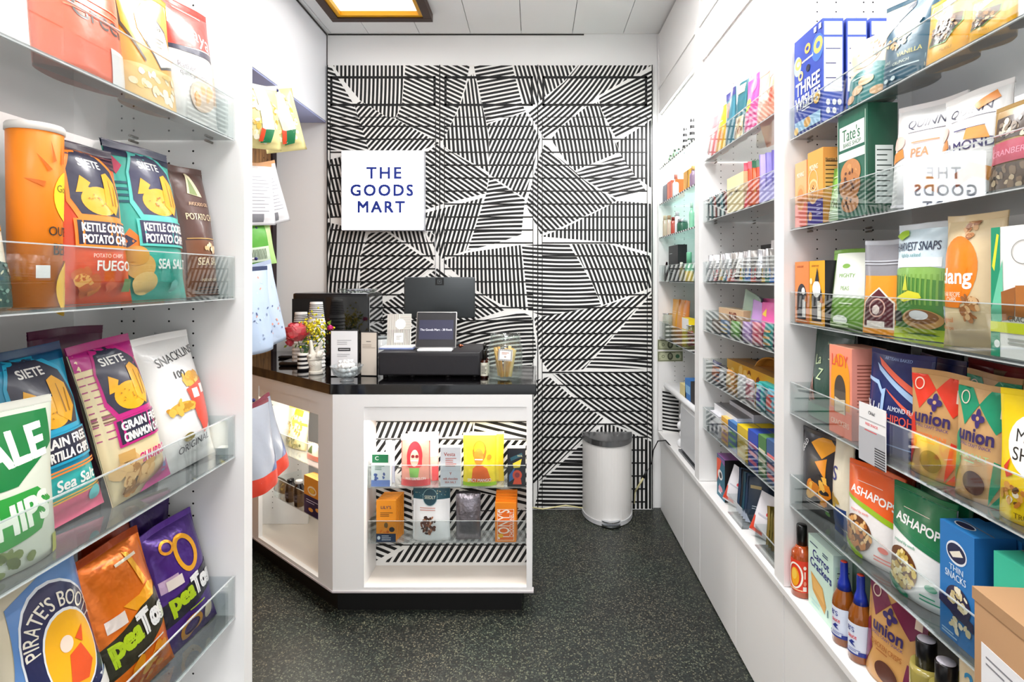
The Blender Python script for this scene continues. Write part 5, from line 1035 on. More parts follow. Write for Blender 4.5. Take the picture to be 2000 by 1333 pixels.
# ================================================================== left-hand bay goods
l1, l2, l3, l4 = LZ
def LI(*a, **kw):
    kw.setdefault('lean', {l1: .10, l2: .14, l3: .22, l4: .24}[a[3]]); return RI(*a, sgn=-1, **kw)
LI('bag', 'popcorn_bag', 'bright orange chip bag with dark lettering on the highest left shelf', l1, 90, 248, -230, '#f0591c', [T('Green', .62, .33, .10, '#3a2418', w=.72, b=.0), T('Farmer', .5, .52, .05, '#b03a14', w=.5), ('L', .2, .3, .9, .42, 3, '#f68a5c'), ('R', .7, .0, 1, .2, '#e8e4e4')], D=.08, kind='standup', parts=True)
LI('bag', 'popcorn_bag', 'golden popcorn bag with a ragged white badge, highest left shelf', l1, 250, 345, -30, '#f6a010', [('P', [(.3, .72), (.5, .86), (.62, .8), (.85, .7), (.98, .4), (.6, .32), (.5, .42), (.3, .6)], '#2a2420'), ('P', [(.32, .72), (.5, .84), (.62, .78), (.83, .68), (.96, .42), (.6, .34), (.52, .43), (.33, .6)], '#f3ead6'), T('WESTER', .6, .68, .035, '#4a443c', w=.4), ('L', .42, .5, .8, .6, 3, '#8a8478'), ('P', [(.02, .95), (.06, .6), (.35, .36), (.34, .33), (.03, .58)], '#4a3010'), ('R', .0, .0, 1, .3, '#f2c476'), ('B', .5, .16, .4, .12, 26, .06, ['#f8e8c0', '#f0c870', '#fff6e0'])], D=.07, kind='standup')
LI('bag', 'chip_bag', 'red topped chip bag with a white scribbled name, end of the highest left shelf', l1, 342, 442, 2, '#f3f1ee', [('P', [(0, .58), (0, 1), (1, 1), (1, .66)], '#dc3420'), ('P', [(0, .55), (0, .58), (1, .64), (1, .58)], '#20203c'), T('Pataya', .5, .74, .17, '#ffffff', w=.82, rot=-14, b=-.004), ('L', .3, .9, .85, .93, 1, '#f6c8c0'), T('Rather', .3, .44, .05, '#8a8488', w=.3, b=-.006), T('quite pretty', .4, .38, .05, '#8a8488', w=.5, b=-.006), ('E', .55, .24, .24, .12, '#f0d8c4'), ('B', .55, .24, .18, .08, 9, .07, ['#f2a04c', '#f6c890', '#fbe8d4']), ('Z', .78, .2, .9, .44, 3, '#e8a85c', .4, 0)], D=.07, top='#dc3420', roll=-.04)
# can / tub
def tub():
    t = thing('snack_tub', 'tall orange snack tub with a white lid and yellow sun on the second left shelf', 'tub', (-.757, .853, l2+.0006)); r, h = .034, .272
    q = MB(); q.lathe([(r*.92, 0), (r, h*.97), (r*.96, h*.975)], 40, cols=['#f4860c', '#f4860c'])
    rr = r
    def mf(x, y, l):
        R_ = r*.92+r*.08*y/h+l; a = R(90)+(x-.07)/r; return (R_*math.sin(a), -R_*math.cos(a), y)
    art(q, [('E', .66, .62, .2, .14, '#f6d818'), T('Good', .62, .66, .04, '#7a6a10', w=.3, b=-.004), T('OUTER', .60, .42, .05, '#2a2018', w=.38, b=.006), T('BEANS', .66, .32, .065, '#2a2018', w=.4, b=.012), ('P', [(.4, .75), (.44, .76), (.3, .84)], '#d86a08'), ('P', [(.45, .8), (.48, .81), (.42, .92)], '#d86a08'), ('P', [(.55, .8), (.58, .8), (.57, .95)], '#d86a08'), ('P', [(.36, .66), (.38, .69), (.2, .7)], '#d86a08'), ('R', .3, .16, .42, .23, '#f6f4f0'), ('E', .74, .1, .26, .16, '#f6c014'), ('E', .8, .06, .2, .1, '#f8d84c')], mf, .14, h, L=.01)
    q.build('tub_body', printed('card'), t)
    q = MB(); q.lathe([(r*1.0, h*.965), (r*1.05, h*.967), (r*1.05, h*1.0), (r*1.0, h*1.01), (r*.97, h*1.0), (.0005, h*.995)], 40); q.build('lid', mat('lid_white', '#e9e2da', .35), t)
tub()
LI('bag', 'popcorn_bag', 'clear popcorn bag with a green foot at the very edge of the second left shelf', l2, -60, 22, 262, '#ddd8c4', [('B', .6, .7, .35, .2, 40, .06, ['#f4ecd0', '#e8d8a0', '#ffffff', '#d8b868']), ('R', .3, .45, 1, .6, '#f0a020'), ('R', 0, 0, 1, .26, '#3a5a54'), ('B', .5, .14, .45, .12, 36, .05, ['#2c4a48', '#6a8a7c', '#8aa89a', '#d8d8b8'])], D=.07, kind='standup')
def siete(main, dark, edge, l1_, l2_, l3_, tail, pat):
    return pat+[('P', [(.30, .97), (.16, .8), (.12, .6), (.2, .5), (.85, .5), (.95, .66), (.85, .86), (.6, .98)], edge), ('P', [(.32, .95), (.19, .8), (.16, .62), (.24, .53), (.82, .53), (.91, .66), (.82, .84), (.58, .95)], dark), T('SIETE', .48, .86, .05, '#f2f0ea', w=.42, b=.02),
      ('E', .5, .62, .24, .09, '#f2ae10'), ('P', [(.22, .66), (.3, .77), (.4, .73), (.36, .7), (.5, .68)], '#f2ae10'), ('P', [(.55, .6), (.6, .8), (.7, .82), (.82, .76), (.84, .62), (.7, .54)], '#f2ae10'), ('P', [(.66, .6), (.69, .77), (.7, .77), (.69, .6)], '#a8700c'), ('P', [(.73, .6), (.78, .74), (.79, .73), (.75, .6)], '#a8700c'), ('B', .45, .62, .12, .05, 9, .012, ['#a8700c']),
      ('R', .14, .33, .92, .5, edge), ('R', .17, .345, .9, .49, dark), T(l1_, .54, .45, .05, '#f4f2ee', w=.66, b=.03), T(l2_, .54, .38, .05, '#f4f2ee', w=.66, b=.03), T(l3_, .62, .22, .06, '#f4f2ee', w=.5, b=.02)]+tail
chips = ['#f2a84c', '#e88c2c', '#f6c87c']
LI('bag', 'chip_bag', 'orange and navy chip bag with a yellow bird emblem, next to the orange tub', l2, 132, 262, 278, '#e8501c', siete('#e8501c', '#262440', '#f68a1c', 'KETTLE COOKED', 'POTATO CHIPS', 'FUEGO', [T('POTATO CHIPS', .52, .28, .025, '#f6d8c8', w=.4), ('B', .25, .12, .16, .07, 12, .09, ['#f08a2c', '#f6b45c', '#d8641c']), ('P', [(.5, .1), (.58, .15), (.66, .1), (.58, .05)], '#f26a3c'), ('R', .76, .06, .9, .14, '#7a9a5c')], [('R', 0, .86, 1, 1, '#3a2038'), ('P', [(.3, .9), (.45, 1), (.6, .9), (.45, .86)], '#f2a81c'), ('H', 0, .87, 1, .96, 3, '#6a3440', .4)]), D=.08, roll=.0, top='#33203a')
LI('bag', 'chip_bag', 'teal patterned chip bag with a yellow bird emblem on the second left shelf', l2, 262, 368, 285, '#3fb3a0', siete('#3fb3a0', '#2c2c50', '#58c8bc', 'KETTLE COOKED', 'POTATO CHIPS', 'SEA SALT', [('E', .16, .2, .16, .08, '#e0b060'), ('E', .22, .1, .16, .07, '#ecc880'), ('E', .1, .27, .13, .06, '#d8a048'), ('E', .68, .08, .06, .04, '#7ad0c4')], [('R', 0, .9, 1, 1, '#232848'), ('P', [(0, .84), (.06, .9), (.14, .84), (.06, .78)], '#c83a5c'), ('P', [(0, .36), (.08, .44), (.2, .36), (.08, .28)], '#f0801c'), ('P', [(0, .36), (.05, .4), (.13, .36), (.05, .32)], '#28284c'), ('H', 0, .6, .14, .76, 4, '#1c5a68', .4)]), D=.08, top='#20264a')
LI('bag', 'chip_bag', 'chocolate brown potato chip bag at the end of the second left shelf', l2, 372, 440, 318, '#553228', [('R', 0, .0, 1, .42, '#7a4a30'), ('P', [(.3, .78), (.5, .98), (.66, .76)], '#e8dcb4'), ('P', [(.36, .78), (.48, .92), (.56, .77)], '#8a9a5c'), T('POTATO CHIPS', .55, .6, .05, '#f0d8b0', w=.8, b=.01), ('R', .1, .43, .95, .436, '#d8a85c'), T('AVOCADO OIL', .5, .7, .028, '#d8b088', w=.5), ('B', .6, .36, .18, .03, 12, .06, ['#f0dcb8', '#d8b884']), T('SEA SALT', .6, .26, .055, '#f2dcb4', w=.7, b=.01), T('POTATO CHIPS', .62, .12, .02, '#e8d0a8', w=.5), ('H', .3, .0, 1, .08, 4, '#3a2018', .5)], D=.07, roll=-.02)
# third left shelf
LI('bag', 'chip_bag', 'green and off-white kale chip bag in front of the blue tortilla bag', l3, -70, 112, 790, '#d7dccb', [('P', [(.0, .5), (.0, .92), (.92, .92), (.95, .7), (.5, .5)], '#0f7a3c'), T('KALE', .42, .72, .2, '#f4f8ee', w=.82, rot=6, b=.03), ('P', [(.0, .2), (.0, .46), (.7, .46), (.86, .36), (.7, .2), (.3, .16)], '#2c9a3c'), T('CHIPS', .42, .32, .17, '#eef4e4', w=.78, rot=6, b=.03), ('L', .3, .94, .8, .97, 1, '#2a6a44'), ('R', .85, .0, 1, .12, '#c8ce50'), ('B', .3, .08, .3, .06, 12, .07, ['#5a6a34', '#7a8a4c'])], D=.08, kind='standup', top='#e4e4d8', back=.0, lean=.04)
LI('bag', 'chip_bag', 'blue and navy tortilla chip bag with a yellow bird emblem', l3, 56, 206, 668, '#1796bc', siete('#1796bc', '#2a2c40', '#1ca6cc', 'GRAIN FREE', 'TORTILLA CHIPS', 'Sea Salt', [('R', 0, .0, 1, .13, '#ee6a8c'), ('H', 0, .13, 1, .16, 2, '#f6b83c', .6), ('H', 0, .28, 1, .315, 2, '#f08a3c', .6), ('E', .15, .2, .1, .06, '#c8cc4c'), ('E', .15, .17, .05, .03, '#7a4a24'), ('E', .85, .1, .1, .04, '#5ac8cc')], [('R', 0, 0, 1, .3, '#3cb8b4'), ('R', 0, .9, 1, 1, '#0f5a88')]), D=.09, kind='pillow', roll=-.07, back=.03, top='#14406c')
LI('bag', 'chip_bag', 'plum tortilla bag top showing behind the blue one', l3, 70, 200, 640, '#5a1840', [], D=.05, back=.15, lean=.0)
LI('bag', 'chip_bag', 'magenta and cream churro chip bag with a yellow bird emblem', l3, 240, 334, 650, '#f0dcae', siete('#f0dcae', '#2a2a40', '#c21c7c', 'GRAIN FREE', 'CINNAMON CHIPS', 'Churro', [T('CHURRO', .62, .22, .06, '#d81c74', w=.5, b=.02), ('B', .3, .14, .26, .1, 30, .1, ['#d8a45c', '#e8bc7c', '#b8803c']), ('P', [(.4, 0), (1, .16), (1, 0)], '#b03a7c'), ('R', .8, .06, .88, .12, '#5a8ac0'), ('R', .1, .24, .3, .3, '#d8a860')], [('R', 0, .84, 1, 1, '#b81c80'), ('H', 0, .4, .2, .84, 10, '#b8487c', .18), ('H', 0, .5, .2, .56, 3, '#8a5a4c', .5)]), D=.09, roll=-.10, top='#b01a78', back=.0)
LI('bag', 'chip_bag', 'silver grey snack bag with black lettering behind the white one', l3, 312, 378, 650, '#b9b9bc', [T('SNACKLINS', .4, .74, .07, '#26262a', w=.9, b=.0), ('E', .8, .5, .2, .12, '#e8b840')], D=.06, back=.10, lean=.0)
LI('bag', 'chip_bag', 'white puffed snack bag with a red toothy mouth, end of the third left shelf', l3, 330, 440, 642, '#efeeec', [T('SNACKLINS', .6, .82, .065, '#2c2c30', w=.74, b=-.004, rot=8), T('100', .5, .68, .055, '#2c2c30', w=.3), ('B', .68, .62, .18, .05, 26, .07, ['#e8b040', '#d89a2c', '#f4cc6c']), ('P', [(.5, .56), (.98, .62), (.98, .44), (.86, .28), (.7, .2), (.58, .34)], '#e8503c'), ('R', .58, .48, .7, .55, '#fff4f0'), ('R', .76, .5, .88, .57, '#fff4f0'), ('E', .38, .44, .2, .04, '#e0a83c'), ('B', .36, .44, .18, .03, 12, .06, ['#e8b84c', '#c8902c']), T('ORIGINAL', .5, .16, .05, '#3a3a3e', w=.6, rot=6), ('E', .4, .22, .1, .03, '#8a7a3c')], D=.09, roll=-.05, pinch=.05)
# lowest left shelf
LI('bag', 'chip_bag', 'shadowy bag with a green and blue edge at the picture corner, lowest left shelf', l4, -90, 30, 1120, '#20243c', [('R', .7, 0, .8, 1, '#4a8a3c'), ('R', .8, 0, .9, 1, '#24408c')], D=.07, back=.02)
LI('bag', 'puff_bag', 'cream and blue puffs bag with a round navy badge on the lowest left shelf', l4, 48, 236, 1090, '#dcd0b4', [('P', [(.3, .86), (1, .98), (1, 0), (.2, 0), (.14, .5)], '#5d8cc8'), ('P', [(.45, 0), (1, .3), (1, 0)], '#a9c8ec'), ('E', .62, .52, .4, .36, '#e8ecf0'), ('E', .62, .52, .385, .345, '#1c2450'), ('E', .64, .5, .265, .225, '#e8ecf0'), ('E', .64, .5, .25, .21, '#f6b214'), T("PIRATE'S BOOTY", .62, .775, .075, '#f0ead8', w=.95, arc=.30, b=.01, fit=1), ('P', [(.55, .36), (.6, .5), (.72, .52), (.8, .4), (.72, .33)], '#e8541c'), ('E', .6, .56, .06, .04, '#f2dcc8'), ('P', [(.68, .56), (.78, .6), (.74, .52)], '#e8541c'), ('P', [(.3, .1), (.98, .3), (.98, .2), (.34, 0)], '#e8e6e2'), ('L', .45, .1, .8, .14, 1, '#3a4a7c')], D=.09, roll=-.07, top='#e4dac4')
pea = lambda lit: [T('pea', .3, .36, .14, '#b6d41c', w=.36, b=.04, rot=6), T('Tos', .68, .43, .15, '#f6f6f4', w=.42, b=.05, rot=6), ('L', .35, .24, .8, .28, 1, lit), ('R', .12, .5, .34, .58, '#f0e4dc')]
LI('bag', 'chip_bag', 'orange foil curl snack bag with green and white lettering, lowest left shelf', l4, 232, 345, 1046, '#e87414', [('P', [(.0, .2), (0, .42), (1, .6), (1, .36), (.6, .26)], '#33301f'), ('P', [(.35, .6), (.5, .52), (.8, .54), (.9, .62), (.78, .64), (.6, .6)], '#f8a81c'), ('P', [(.62, .9), (.7, .88), (.78, .66), (.7, .64)], '#f8b02c'), ('R', .45, .84, .8, .86, '#f6e8d0'), ('B', .5, .12, .36, .1, 12, .09, ['#f8a01c', '#f6b84c', '#c85c0c'])]+pea('#f4f4f0'), D=.08, roll=-.06, fin='foil', top='#b8480c')
LI('bag', 'chip_bag', 'shiny violet ring snack bag with green and white lettering, lowest left shelf', l4, 345, 432, 1006, '#4a2480', [('P', [(.0, .22), (0, .4), (1, .56), (1, .34)], '#262430'), ('O', .55, .7, .2, .16, .07, '#f4ac1c'), ('O', .3, .82, .12, .06, .04, '#f0a01c'), ('R', .05, .5, .3, .6, '#c8a8c8'), ('O', .4, .12, .2, .09, .06, '#e89c24'), ('E', .75, .14, .1, .07, '#e8d8b8')]+pea('#b6d41c'), D=.08, roll=-.04, fin='foil', top='#5a2c98')
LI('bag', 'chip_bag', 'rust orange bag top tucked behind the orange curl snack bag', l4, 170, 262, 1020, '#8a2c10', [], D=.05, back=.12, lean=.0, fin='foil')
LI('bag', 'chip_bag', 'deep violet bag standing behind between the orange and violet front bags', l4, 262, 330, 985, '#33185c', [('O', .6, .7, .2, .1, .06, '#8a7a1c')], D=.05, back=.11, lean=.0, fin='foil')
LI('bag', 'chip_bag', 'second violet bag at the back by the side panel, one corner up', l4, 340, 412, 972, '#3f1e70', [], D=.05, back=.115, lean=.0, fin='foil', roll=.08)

# ================================================================== goods of the middle right-hand bay
m1, m2, m3, m4, m5, m6 = RZ['mid']
def small(form, name, label, z, xl, xr, yt, base, ops=(), **kw):
    kw.setdefault('D', .03)
    if form == 'bag': kw.setdefault('parts', False); kw.setdefault('kind', 'standup')
    return RI(form, name, label, z, xl, xr, yt, base, list(ops), **kw)
def bars(name, label, z, xl, xr, h, cols, n, group, ops=(), D=.018, back=0.0, fin='film', lean=.25, jitter=.1, wrap='film'):
    """a row of like wrappers filed one behind the other across the tray, each its own object; copies share the mesh"""
    rnd = random.Random(label); X = .785+back; ya, yb = F*X/(xl-VX), F*X/(xr-VX); first = {}
    for k in range(n):
        c = cols[k % len(cols)]; y = ya+(yb-ya)*(k+.5)/n
        if c not in first:
            o = bag(name, label, .11, h, D, c, list(ops), (0, 0, 0), (0, 0, 0), kind='pillow', parts=False, fin=wrap, group=group); first[c] = o
        else:
            o = first[c].copy(); COL.objects.link(o)
        o.location = (X+.058, y, z+.0012); o.rotation_euler = (-lean+rnd.uniform(-jitter, jitter)*.5, 0, rnd.uniform(-jitter, jitter))
        # filed across the tray: broad side towards the room
# topmost tray: bags
small('bag', 'candy_bag', 'coral red sweets pouch at the far end of the topmost middle-bay tray', m1, 1379, 1400, 226, '#f0787c', [('R', 0, .72, 1, 1, '#e8404c'), ('L', .2, .5, .8, .6, 2, '#ffffff')], lean=.1)
small('bag', 'candy_bag', 'golden yellow sweets pouch with orange patches in the middle bay', m1, 1399, 1419, 206, '#f8bc1c', [('R', .1, .2, .8, .45, '#f0902c'), ('L', .2, .6, .7, .7, 1, '#ffffff')], lean=.06, D=.04)
small('bag', 'candy_bag', 'teal sweets pouch with orange stripes beside the golden one', m1, 1418, 1437, 176, '#3c7a8c', [('Z', 0, .5, .6, .8, 4, '#f0905c', .4, .0), ('R', 0, .86, 1, 1, '#4a4a8c')], lean=.0, D=.04)
small('bag', 'nut_pouch', 'dark teal pouch with a cream window of nuts in the middle bay', m1, 1436, 1455, 160, '#2a6470', [('R', 0, 0, 1, .38, '#eed8b0'), ('B', .5, .2, .35, .14, 10, .12, ['#a86a3c', '#7a4424']), ('R', .2, .8, .8, .95, '#f0e0a0')], lean=.04, D=.04)
small('bag', 'candy_bag', 'hot pink pouch with a lime star on the topmost middle-bay tray', m1, 1456, 1480, 150, '#f0509c', [('E', .35, .5, .3, .12, '#c8d82c'), ('H', 0, 0, 1, .4, 4, '#f8a8cc', .5), ('E', .7, .8, .2, .12, '#f47ab4')], lean=.04, D=.045)
small('bag', 'candy_bag', 'peach and white sweets pouch next to the hot pink one', m1, 1482, 1502, 130, '#f8b49c', [('P', [(0, .3), (.7, .7), (1, .4), (.4, .1)], '#fbe0d0'), ('R', 0, .85, 1, 1, '#f4c0c8')], lean=.02, D=.04)
small('bag', 'candy_bag', 'orange and rose sweets pouch at the near end of the topmost middle-bay tray', m1, 1502, 1519, 122, '#f49c80', [('E', .5, .4, .3, .15, '#ee5a3c'), ('R', 0, .8, 1, 1, '#f2dce4')], lean=.02, D=.04)
small('bag', 'popcorn_bag', 'clear bag of pale puffs hanging low behind the top tray of the middle bay', m1, 1478, 1500, 190, '#e6d8a8', [('B', .5, .4, .4, .3, 20, .1, ['#f4ecd0', '#d8c080'])], back=.12, D=.05)
# second tray
bars('snack_sachet', 'slim teal sachet filed at the far end of the second middle-bay tray', m2, 1378, 1422, .105, ['#2f6a70', '#1c3a3c', '#7ab0b4', '#24424a', '#a83a2c'], 11, 'slim teal sachets', [('R', .1, .1, .9, .5, '#8fc0c0')], D=.012)
small('box', 'snack_carton', 'cream round-cornered carton with two small printed words', m2, 1420, 1452, 343, '#f4dca8', [T('oat', .25, .55, .12, '#4a4034', w=.2), T('bar', .6, .58, .12, '#4a4034', w=.2)], D=.06)
for k, (a, c) in enumerate(((1450, '#e8384c'), (1458, '#d84a1c'), (1466, '#e8601c'), (1474, '#e4502c'))):
    small('bag', 'fruit_pouch', ['crimson', 'brick red', 'bright orange', 'rust orange'][k]+' fruit pouch in the slanting row on the second middle-bay tray', m2, a, a+17, 314-k*2, c, [('R', 0, .84, 1, 1, '#2c6a4c' if k > 1 else '#c02c4c'), ('B', .5, .3, .35, .15, 5, .14, ['#f0a03c'])], lean=.15, rz=1.15, D=.016)
for k in range(3):
    small('bag', 'bath_pouch', ['pale lilac pouch in front of its row on the second middle-bay tray', 'mid lilac pouch, second in its row on the second middle-bay tray', 'deep lilac pouch, last in its row on the second middle-bay tray'][k], m2, 1480+k*12, 1502+k*12, 300-k*5, ['#b8a8ec', '#9a8ee0', '#8478d0'][k], [('L', .3, .6, .7, .7, 1, '#f0ecff'), ('R', 0, 0, 1, .3, '#c8bcf4')], lean=.06, rz=1.15, D=.02)
small('bag', 'snack_pouch', 'rose and peach pouch lying low behind the lilac ones', m2, 1462, 1500, 300, '#f4b0a0', [], back=.13, lean=.3)
# third tray: heap of wrapped bars
rnd = random.Random(21)
for k in range(20):
    x = 0; c = ['#d8d8dc', '#b8b4b4', '#e8e8ea', '#a8a4a0', '#dcd8d4'][k % 5]; Y = 2.54-k*.0375
    foot = ['#4a80d0', '#e86a4c', '#c84a5c', '#3a3030', '#e0b84c', '#2c8a7c'][k % 6]
    o = bag('snack_bar', 'silver wrapped snack bar with a '+['blue', 'coral', 'crimson', 'dark brown', 'mustard', 'sea green'][k % 6]+' foot in the third middle-bay tray', .06, .115, .016, c, [('R', 0, .0, 1, .42, foot if k > 1 else '#d0d4e0'), ('H', 0, .05, 1, .35, 3, '#f0f0f0', .3), ('L', .2, .5, .8, .7, 2, '#5a5458')], (.806+rnd.uniform(0, .012), Y, m3+.0015), (-.12+rnd.uniform(-.1, .1), rnd.uniform(-.12, .12), -R(90)+1.05+rnd.uniform(-.15, .15)), kind='pillow', parts=False, fin='foil', group='silver wrapped bars with '+['blue', 'coral', 'crimson', 'dark brown', 'mustard', 'sea green'][k % 6]+' feet')
for k in range(10):
    Y = 2.52-k*.072
    o = bag('crisp_wrapper', 'crumpled silver wrapper in the back row of the third middle-bay tray', .062, .125, .03, '#c4c2c4', [('R', 0, .3, 1, .5, '#6a5a50')], (.90, Y, m3+.002), (-.1, rnd.uniform(-.15, .15), -R(90)+rnd.uniform(-.15, .15)), kind='pillow', parts=False, fin='silver', group='crumpled silver wrappers at the back')
small('box', 'bar_carton', 'black edged white display box reading 18 bars in the third middle-bay tray', m3, 1486, 1512, 478, '#dcdcde', [('R', 0, .86, 1, 1, '#1c1a1c'), T('18', .7, .6, .16, '#2a2a2e', w=.25), T('BARS', .6, .4, .1, '#2a2a2e', w=.4)], D=.05, back=.19)
small('box', 'tea_box', 'kraft flap box with torn paper beside the black edged display box', m3, 1460, 1486, 490, '#b08a60', [('P', [(.1, .3), (.5, .8), (.9, .4)], '#e8e8ea')], D=.04, back=.17)
small('bag', 'tea_bag_pouch', 'white rounded pouch at the near end of the third middle-bay tray', m3, 1500, 1522, 468, '#f0ecec', [('E', .3, .3, .2, .1, '#5a4040')], D=.05, back=.08)
# fourth tray
small('box', 'bar_carton', 'low brown carton with dark red block letters in the fourth middle-bay tray', m4, 1404, 1452, 604, '#d8b48c', [T('RXB', .6, .72, .3, '#7a1c14', w=.6, b=.02), ('R', 0, 0, 1, .4, '#8a6a50')], D=.06, back=.03, topc='#e8d0b0')
fr = [('#8a7468', 1387, 640), ('#7a94b8', 1404, 645), ('#7cb85c', 1424, 652), ('#c498d8', 1447, 660), ('#ee8a98', 1466, 668), ('#2c9a94', 1487, 655)]
for k, (c, x, yt) in enumerate(fr):
    small('bag', 'gum_pack', ['taupe', 'slate blue', 'leaf green', 'orchid', 'rose', 'sea green'][k]+' flat packet against the lip of the fourth middle-bay tray', m4, x+3, x+20, 625+k*1.5, c, [('H', .1, .1, .9, .9, 3, ['#a89488', '#e0b83c', '#a8d880', '#e0c0f0', '#e83a5c', '#f0a83c'][k], .35)], kind='pillow', D=.02, lean=.05)
small('bag', 'snack_pouch', 'sage green pouch tilted in the fourth middle-bay tray', m4, 1444, 1474, 578, '#a8c4b0', [('P', [(.4, .1), (.6, .3), (.8, .1)], '#3a5a8c')], D=.03, back=.05, roll=.25, kind='pillow')
small('bag', 'snack_pouch', 'lilac grey pouch behind the sage green one', m4, 1466, 1486, 580, '#b0a8c8', [], D=.03, back=.08, roll=.1, kind='pillow')
small('bag', 'snack_pouch', 'orchid pouch with a dark squiggle in the fourth middle-bay tray', m4, 1462, 1488, 594, '#cc9ce0', [('P', [(.7, .1), (.8, .5), (.75, .52), (.64, .15)], '#2c2040')], D=.03, back=.03, roll=.2)
for k in range(2):
    small('bag', 'snack_pouch', ['bright pink pouch with yellow triangles in the fourth middle-bay tray', 'second bright pink pouch behind the yellow-triangle one'][k], m4, 1484, 1516, 592-k*8, '#ee5cac', [('P', [(.1, .7), (.3, .85), (.35, .65)], '#f4d03c'), ('R', .4, .35, .9, .5, '#f48a5c'), ('P', [(.3, .1), (.5, .3), (.6, .1)], '#f4d03c')], D=.035, back=.02+.05*k, rz=.1)
# fifth tray
small('box', 'chocolate_carton', 'long mustard carton lying across the fifth middle-bay tray', m5, 1420, 1512, 718, '#e8b030', [('B', .5, .5, .45, .3, 12, .05, ['#8a4a1c', '#f4d070'])], D=.10, back=.06, topc='#c8904c')
small('box', 'tray_box', 'open kraft tray box at the back of the fifth middle-bay tray', m5, 1400, 1470, 706, '#a8804c', [], D=.08, back=.17, topc='#6a4a2c')
for k, (c, x, lab_, oc) in enumerate((('#4a4a6c', 1389, 'dark violet', '#d87a4c'), ('#2c2c30', 1404, 'black and white', '#e8e8ec'), ('#f0a444', 1418, 'amber', '#fbe0b0'), ('#c8c4c8', 1440, 'pale grey', '#ffffff'), ('#e4d0d4', 1456, 'blush white', '#c05c6c'), ('#3cb8bc', 1476, 'turquoise and violet', '#4a34b0'), ('#5ab4cc', 1496, 'sky blue and coral', '#ee5048'))):
    small('bag', 'snack_packet', lab_+' packet against the lip of the fifth middle-bay tray', m5, x, x+16, 706+k*9, c, [('H', .0, .1, 1, .9, 4, oc, .4), ('E', .5, .5, .3, .2, oc)], kind='pillow', D=.02, lean=.05)
for k in range(9):
    x = 1446+k*8; Y = F*.86/(x-VX)
    o = bag('sweet_sachet', 'small white paper sachet standing in the row behind the lip packets', .05, .10, .014, '#eef0f2', [('R', .1, .2, .9, .35, '#8a9a9c'), ('L', .2, .5, .8, .7, 2, '#9aa4a8')], (.86, Y, m5+.001), (-.1, 0, -R(90)+1.0+rnd.uniform(-.1, .1)), kind='pillow', parts=False, fin='matte', group='white sachets in the fifth middle-bay tray')
small('box', 'mint_tin', 'turquoise tin with a white and violet oval in the fifth middle-bay tray', m5, 1482, 1512, 752, '#3cc0b8', [('E', .5, .6, .45, .2, '#2c2a6c'), ('E', .5, .6, .38, .15, '#e8e8f4')], D=.05, back=.03)
t = thing('wooden_bowl', 'amber wooden bowl on its side at the near end of the fifth middle-bay tray', 'bowl', (.93, F*.93/(1512-VX), m5+.075), (R(90), 0, R(-60)))
q = MB(); q.lathe([(.02, -.04), (.055, -.03), (.072, 0), (.074, .03), (.07, .032), (.066, .0), (.05, -.022), (.0005, -.032)], 28); q.build('bowl_body', mat('amber_wood', '#d59a45', .35, coat=.2), t)
# sixth tray
small('box', 'card_box', 'white open box of grey cards at the far end of the sixth middle-bay tray', m6, 1395, 1440, 802, '#f0f0f2', [], D=.16, back=.02, topc='#8c8a8c')
small('box', 'card_box', 'second white card box behind the first in the sixth middle-bay tray', m6, 1425, 1472, 796, '#e4e4ec', [], D=.12, back=.08, topc='#7a787c')
for k, (c, x, w_, lab_, oc, tc) in enumerate((('#c8c8d0', 1386, 18, 'pale striped', '#5a5a6c', '#d8d8de'), ('#e8b03c', 1409, 13, 'gold', '#a85a7c', '#f0c86c'), ('#2c64a8', 1422, 17, 'royal blue', '#7ac05c', '#4a84c0'), ('#d8b82c', 1440, 20, 'yellow', '#e8d890', '#f4d41c'), ('#2c4ab0', 1461, 19, 'cobalt blue', '#e86a8c', '#3a5ac0'), ('#4a7a44', 1481, 15, 'forest green', '#e8e0c0', '#6a9a54'), ('#3a5a8c', 1497, 18, 'denim blue', '#e87a7c', '#4a6a9c'))):
    small('box', 'candy_box', lab_+' sweets box filed against the lip of the sixth middle-bay tray', m6, x, x+w_, 808+k*9, c, [('H', .1, .1, .9, .8, 3, oc, .45)], D=.13, topc=tc, sideops=[('R', .1, .5, .9, .8, oc)])
small('box', 'candy_box', 'orange ochre box lying behind the yellow one in the sixth middle-bay tray', m6, 1440, 1500, 800, '#d89a5c', [('P', [(.2, .4), (.4, .9), (.6, .4)], '#f0a030')], D=.10, back=.16, topc='#e8b48c')
small('box', 'candy_box', 'pale blue box with a navy triangle behind the cobalt one', m6, 1460, 1512, 812, '#a8bcd0', [('P', [(.6, .2), (.8, .9), (.95, .2)], '#2c5a9c')], D=.06, back=.15, topc='#c0ccd8')
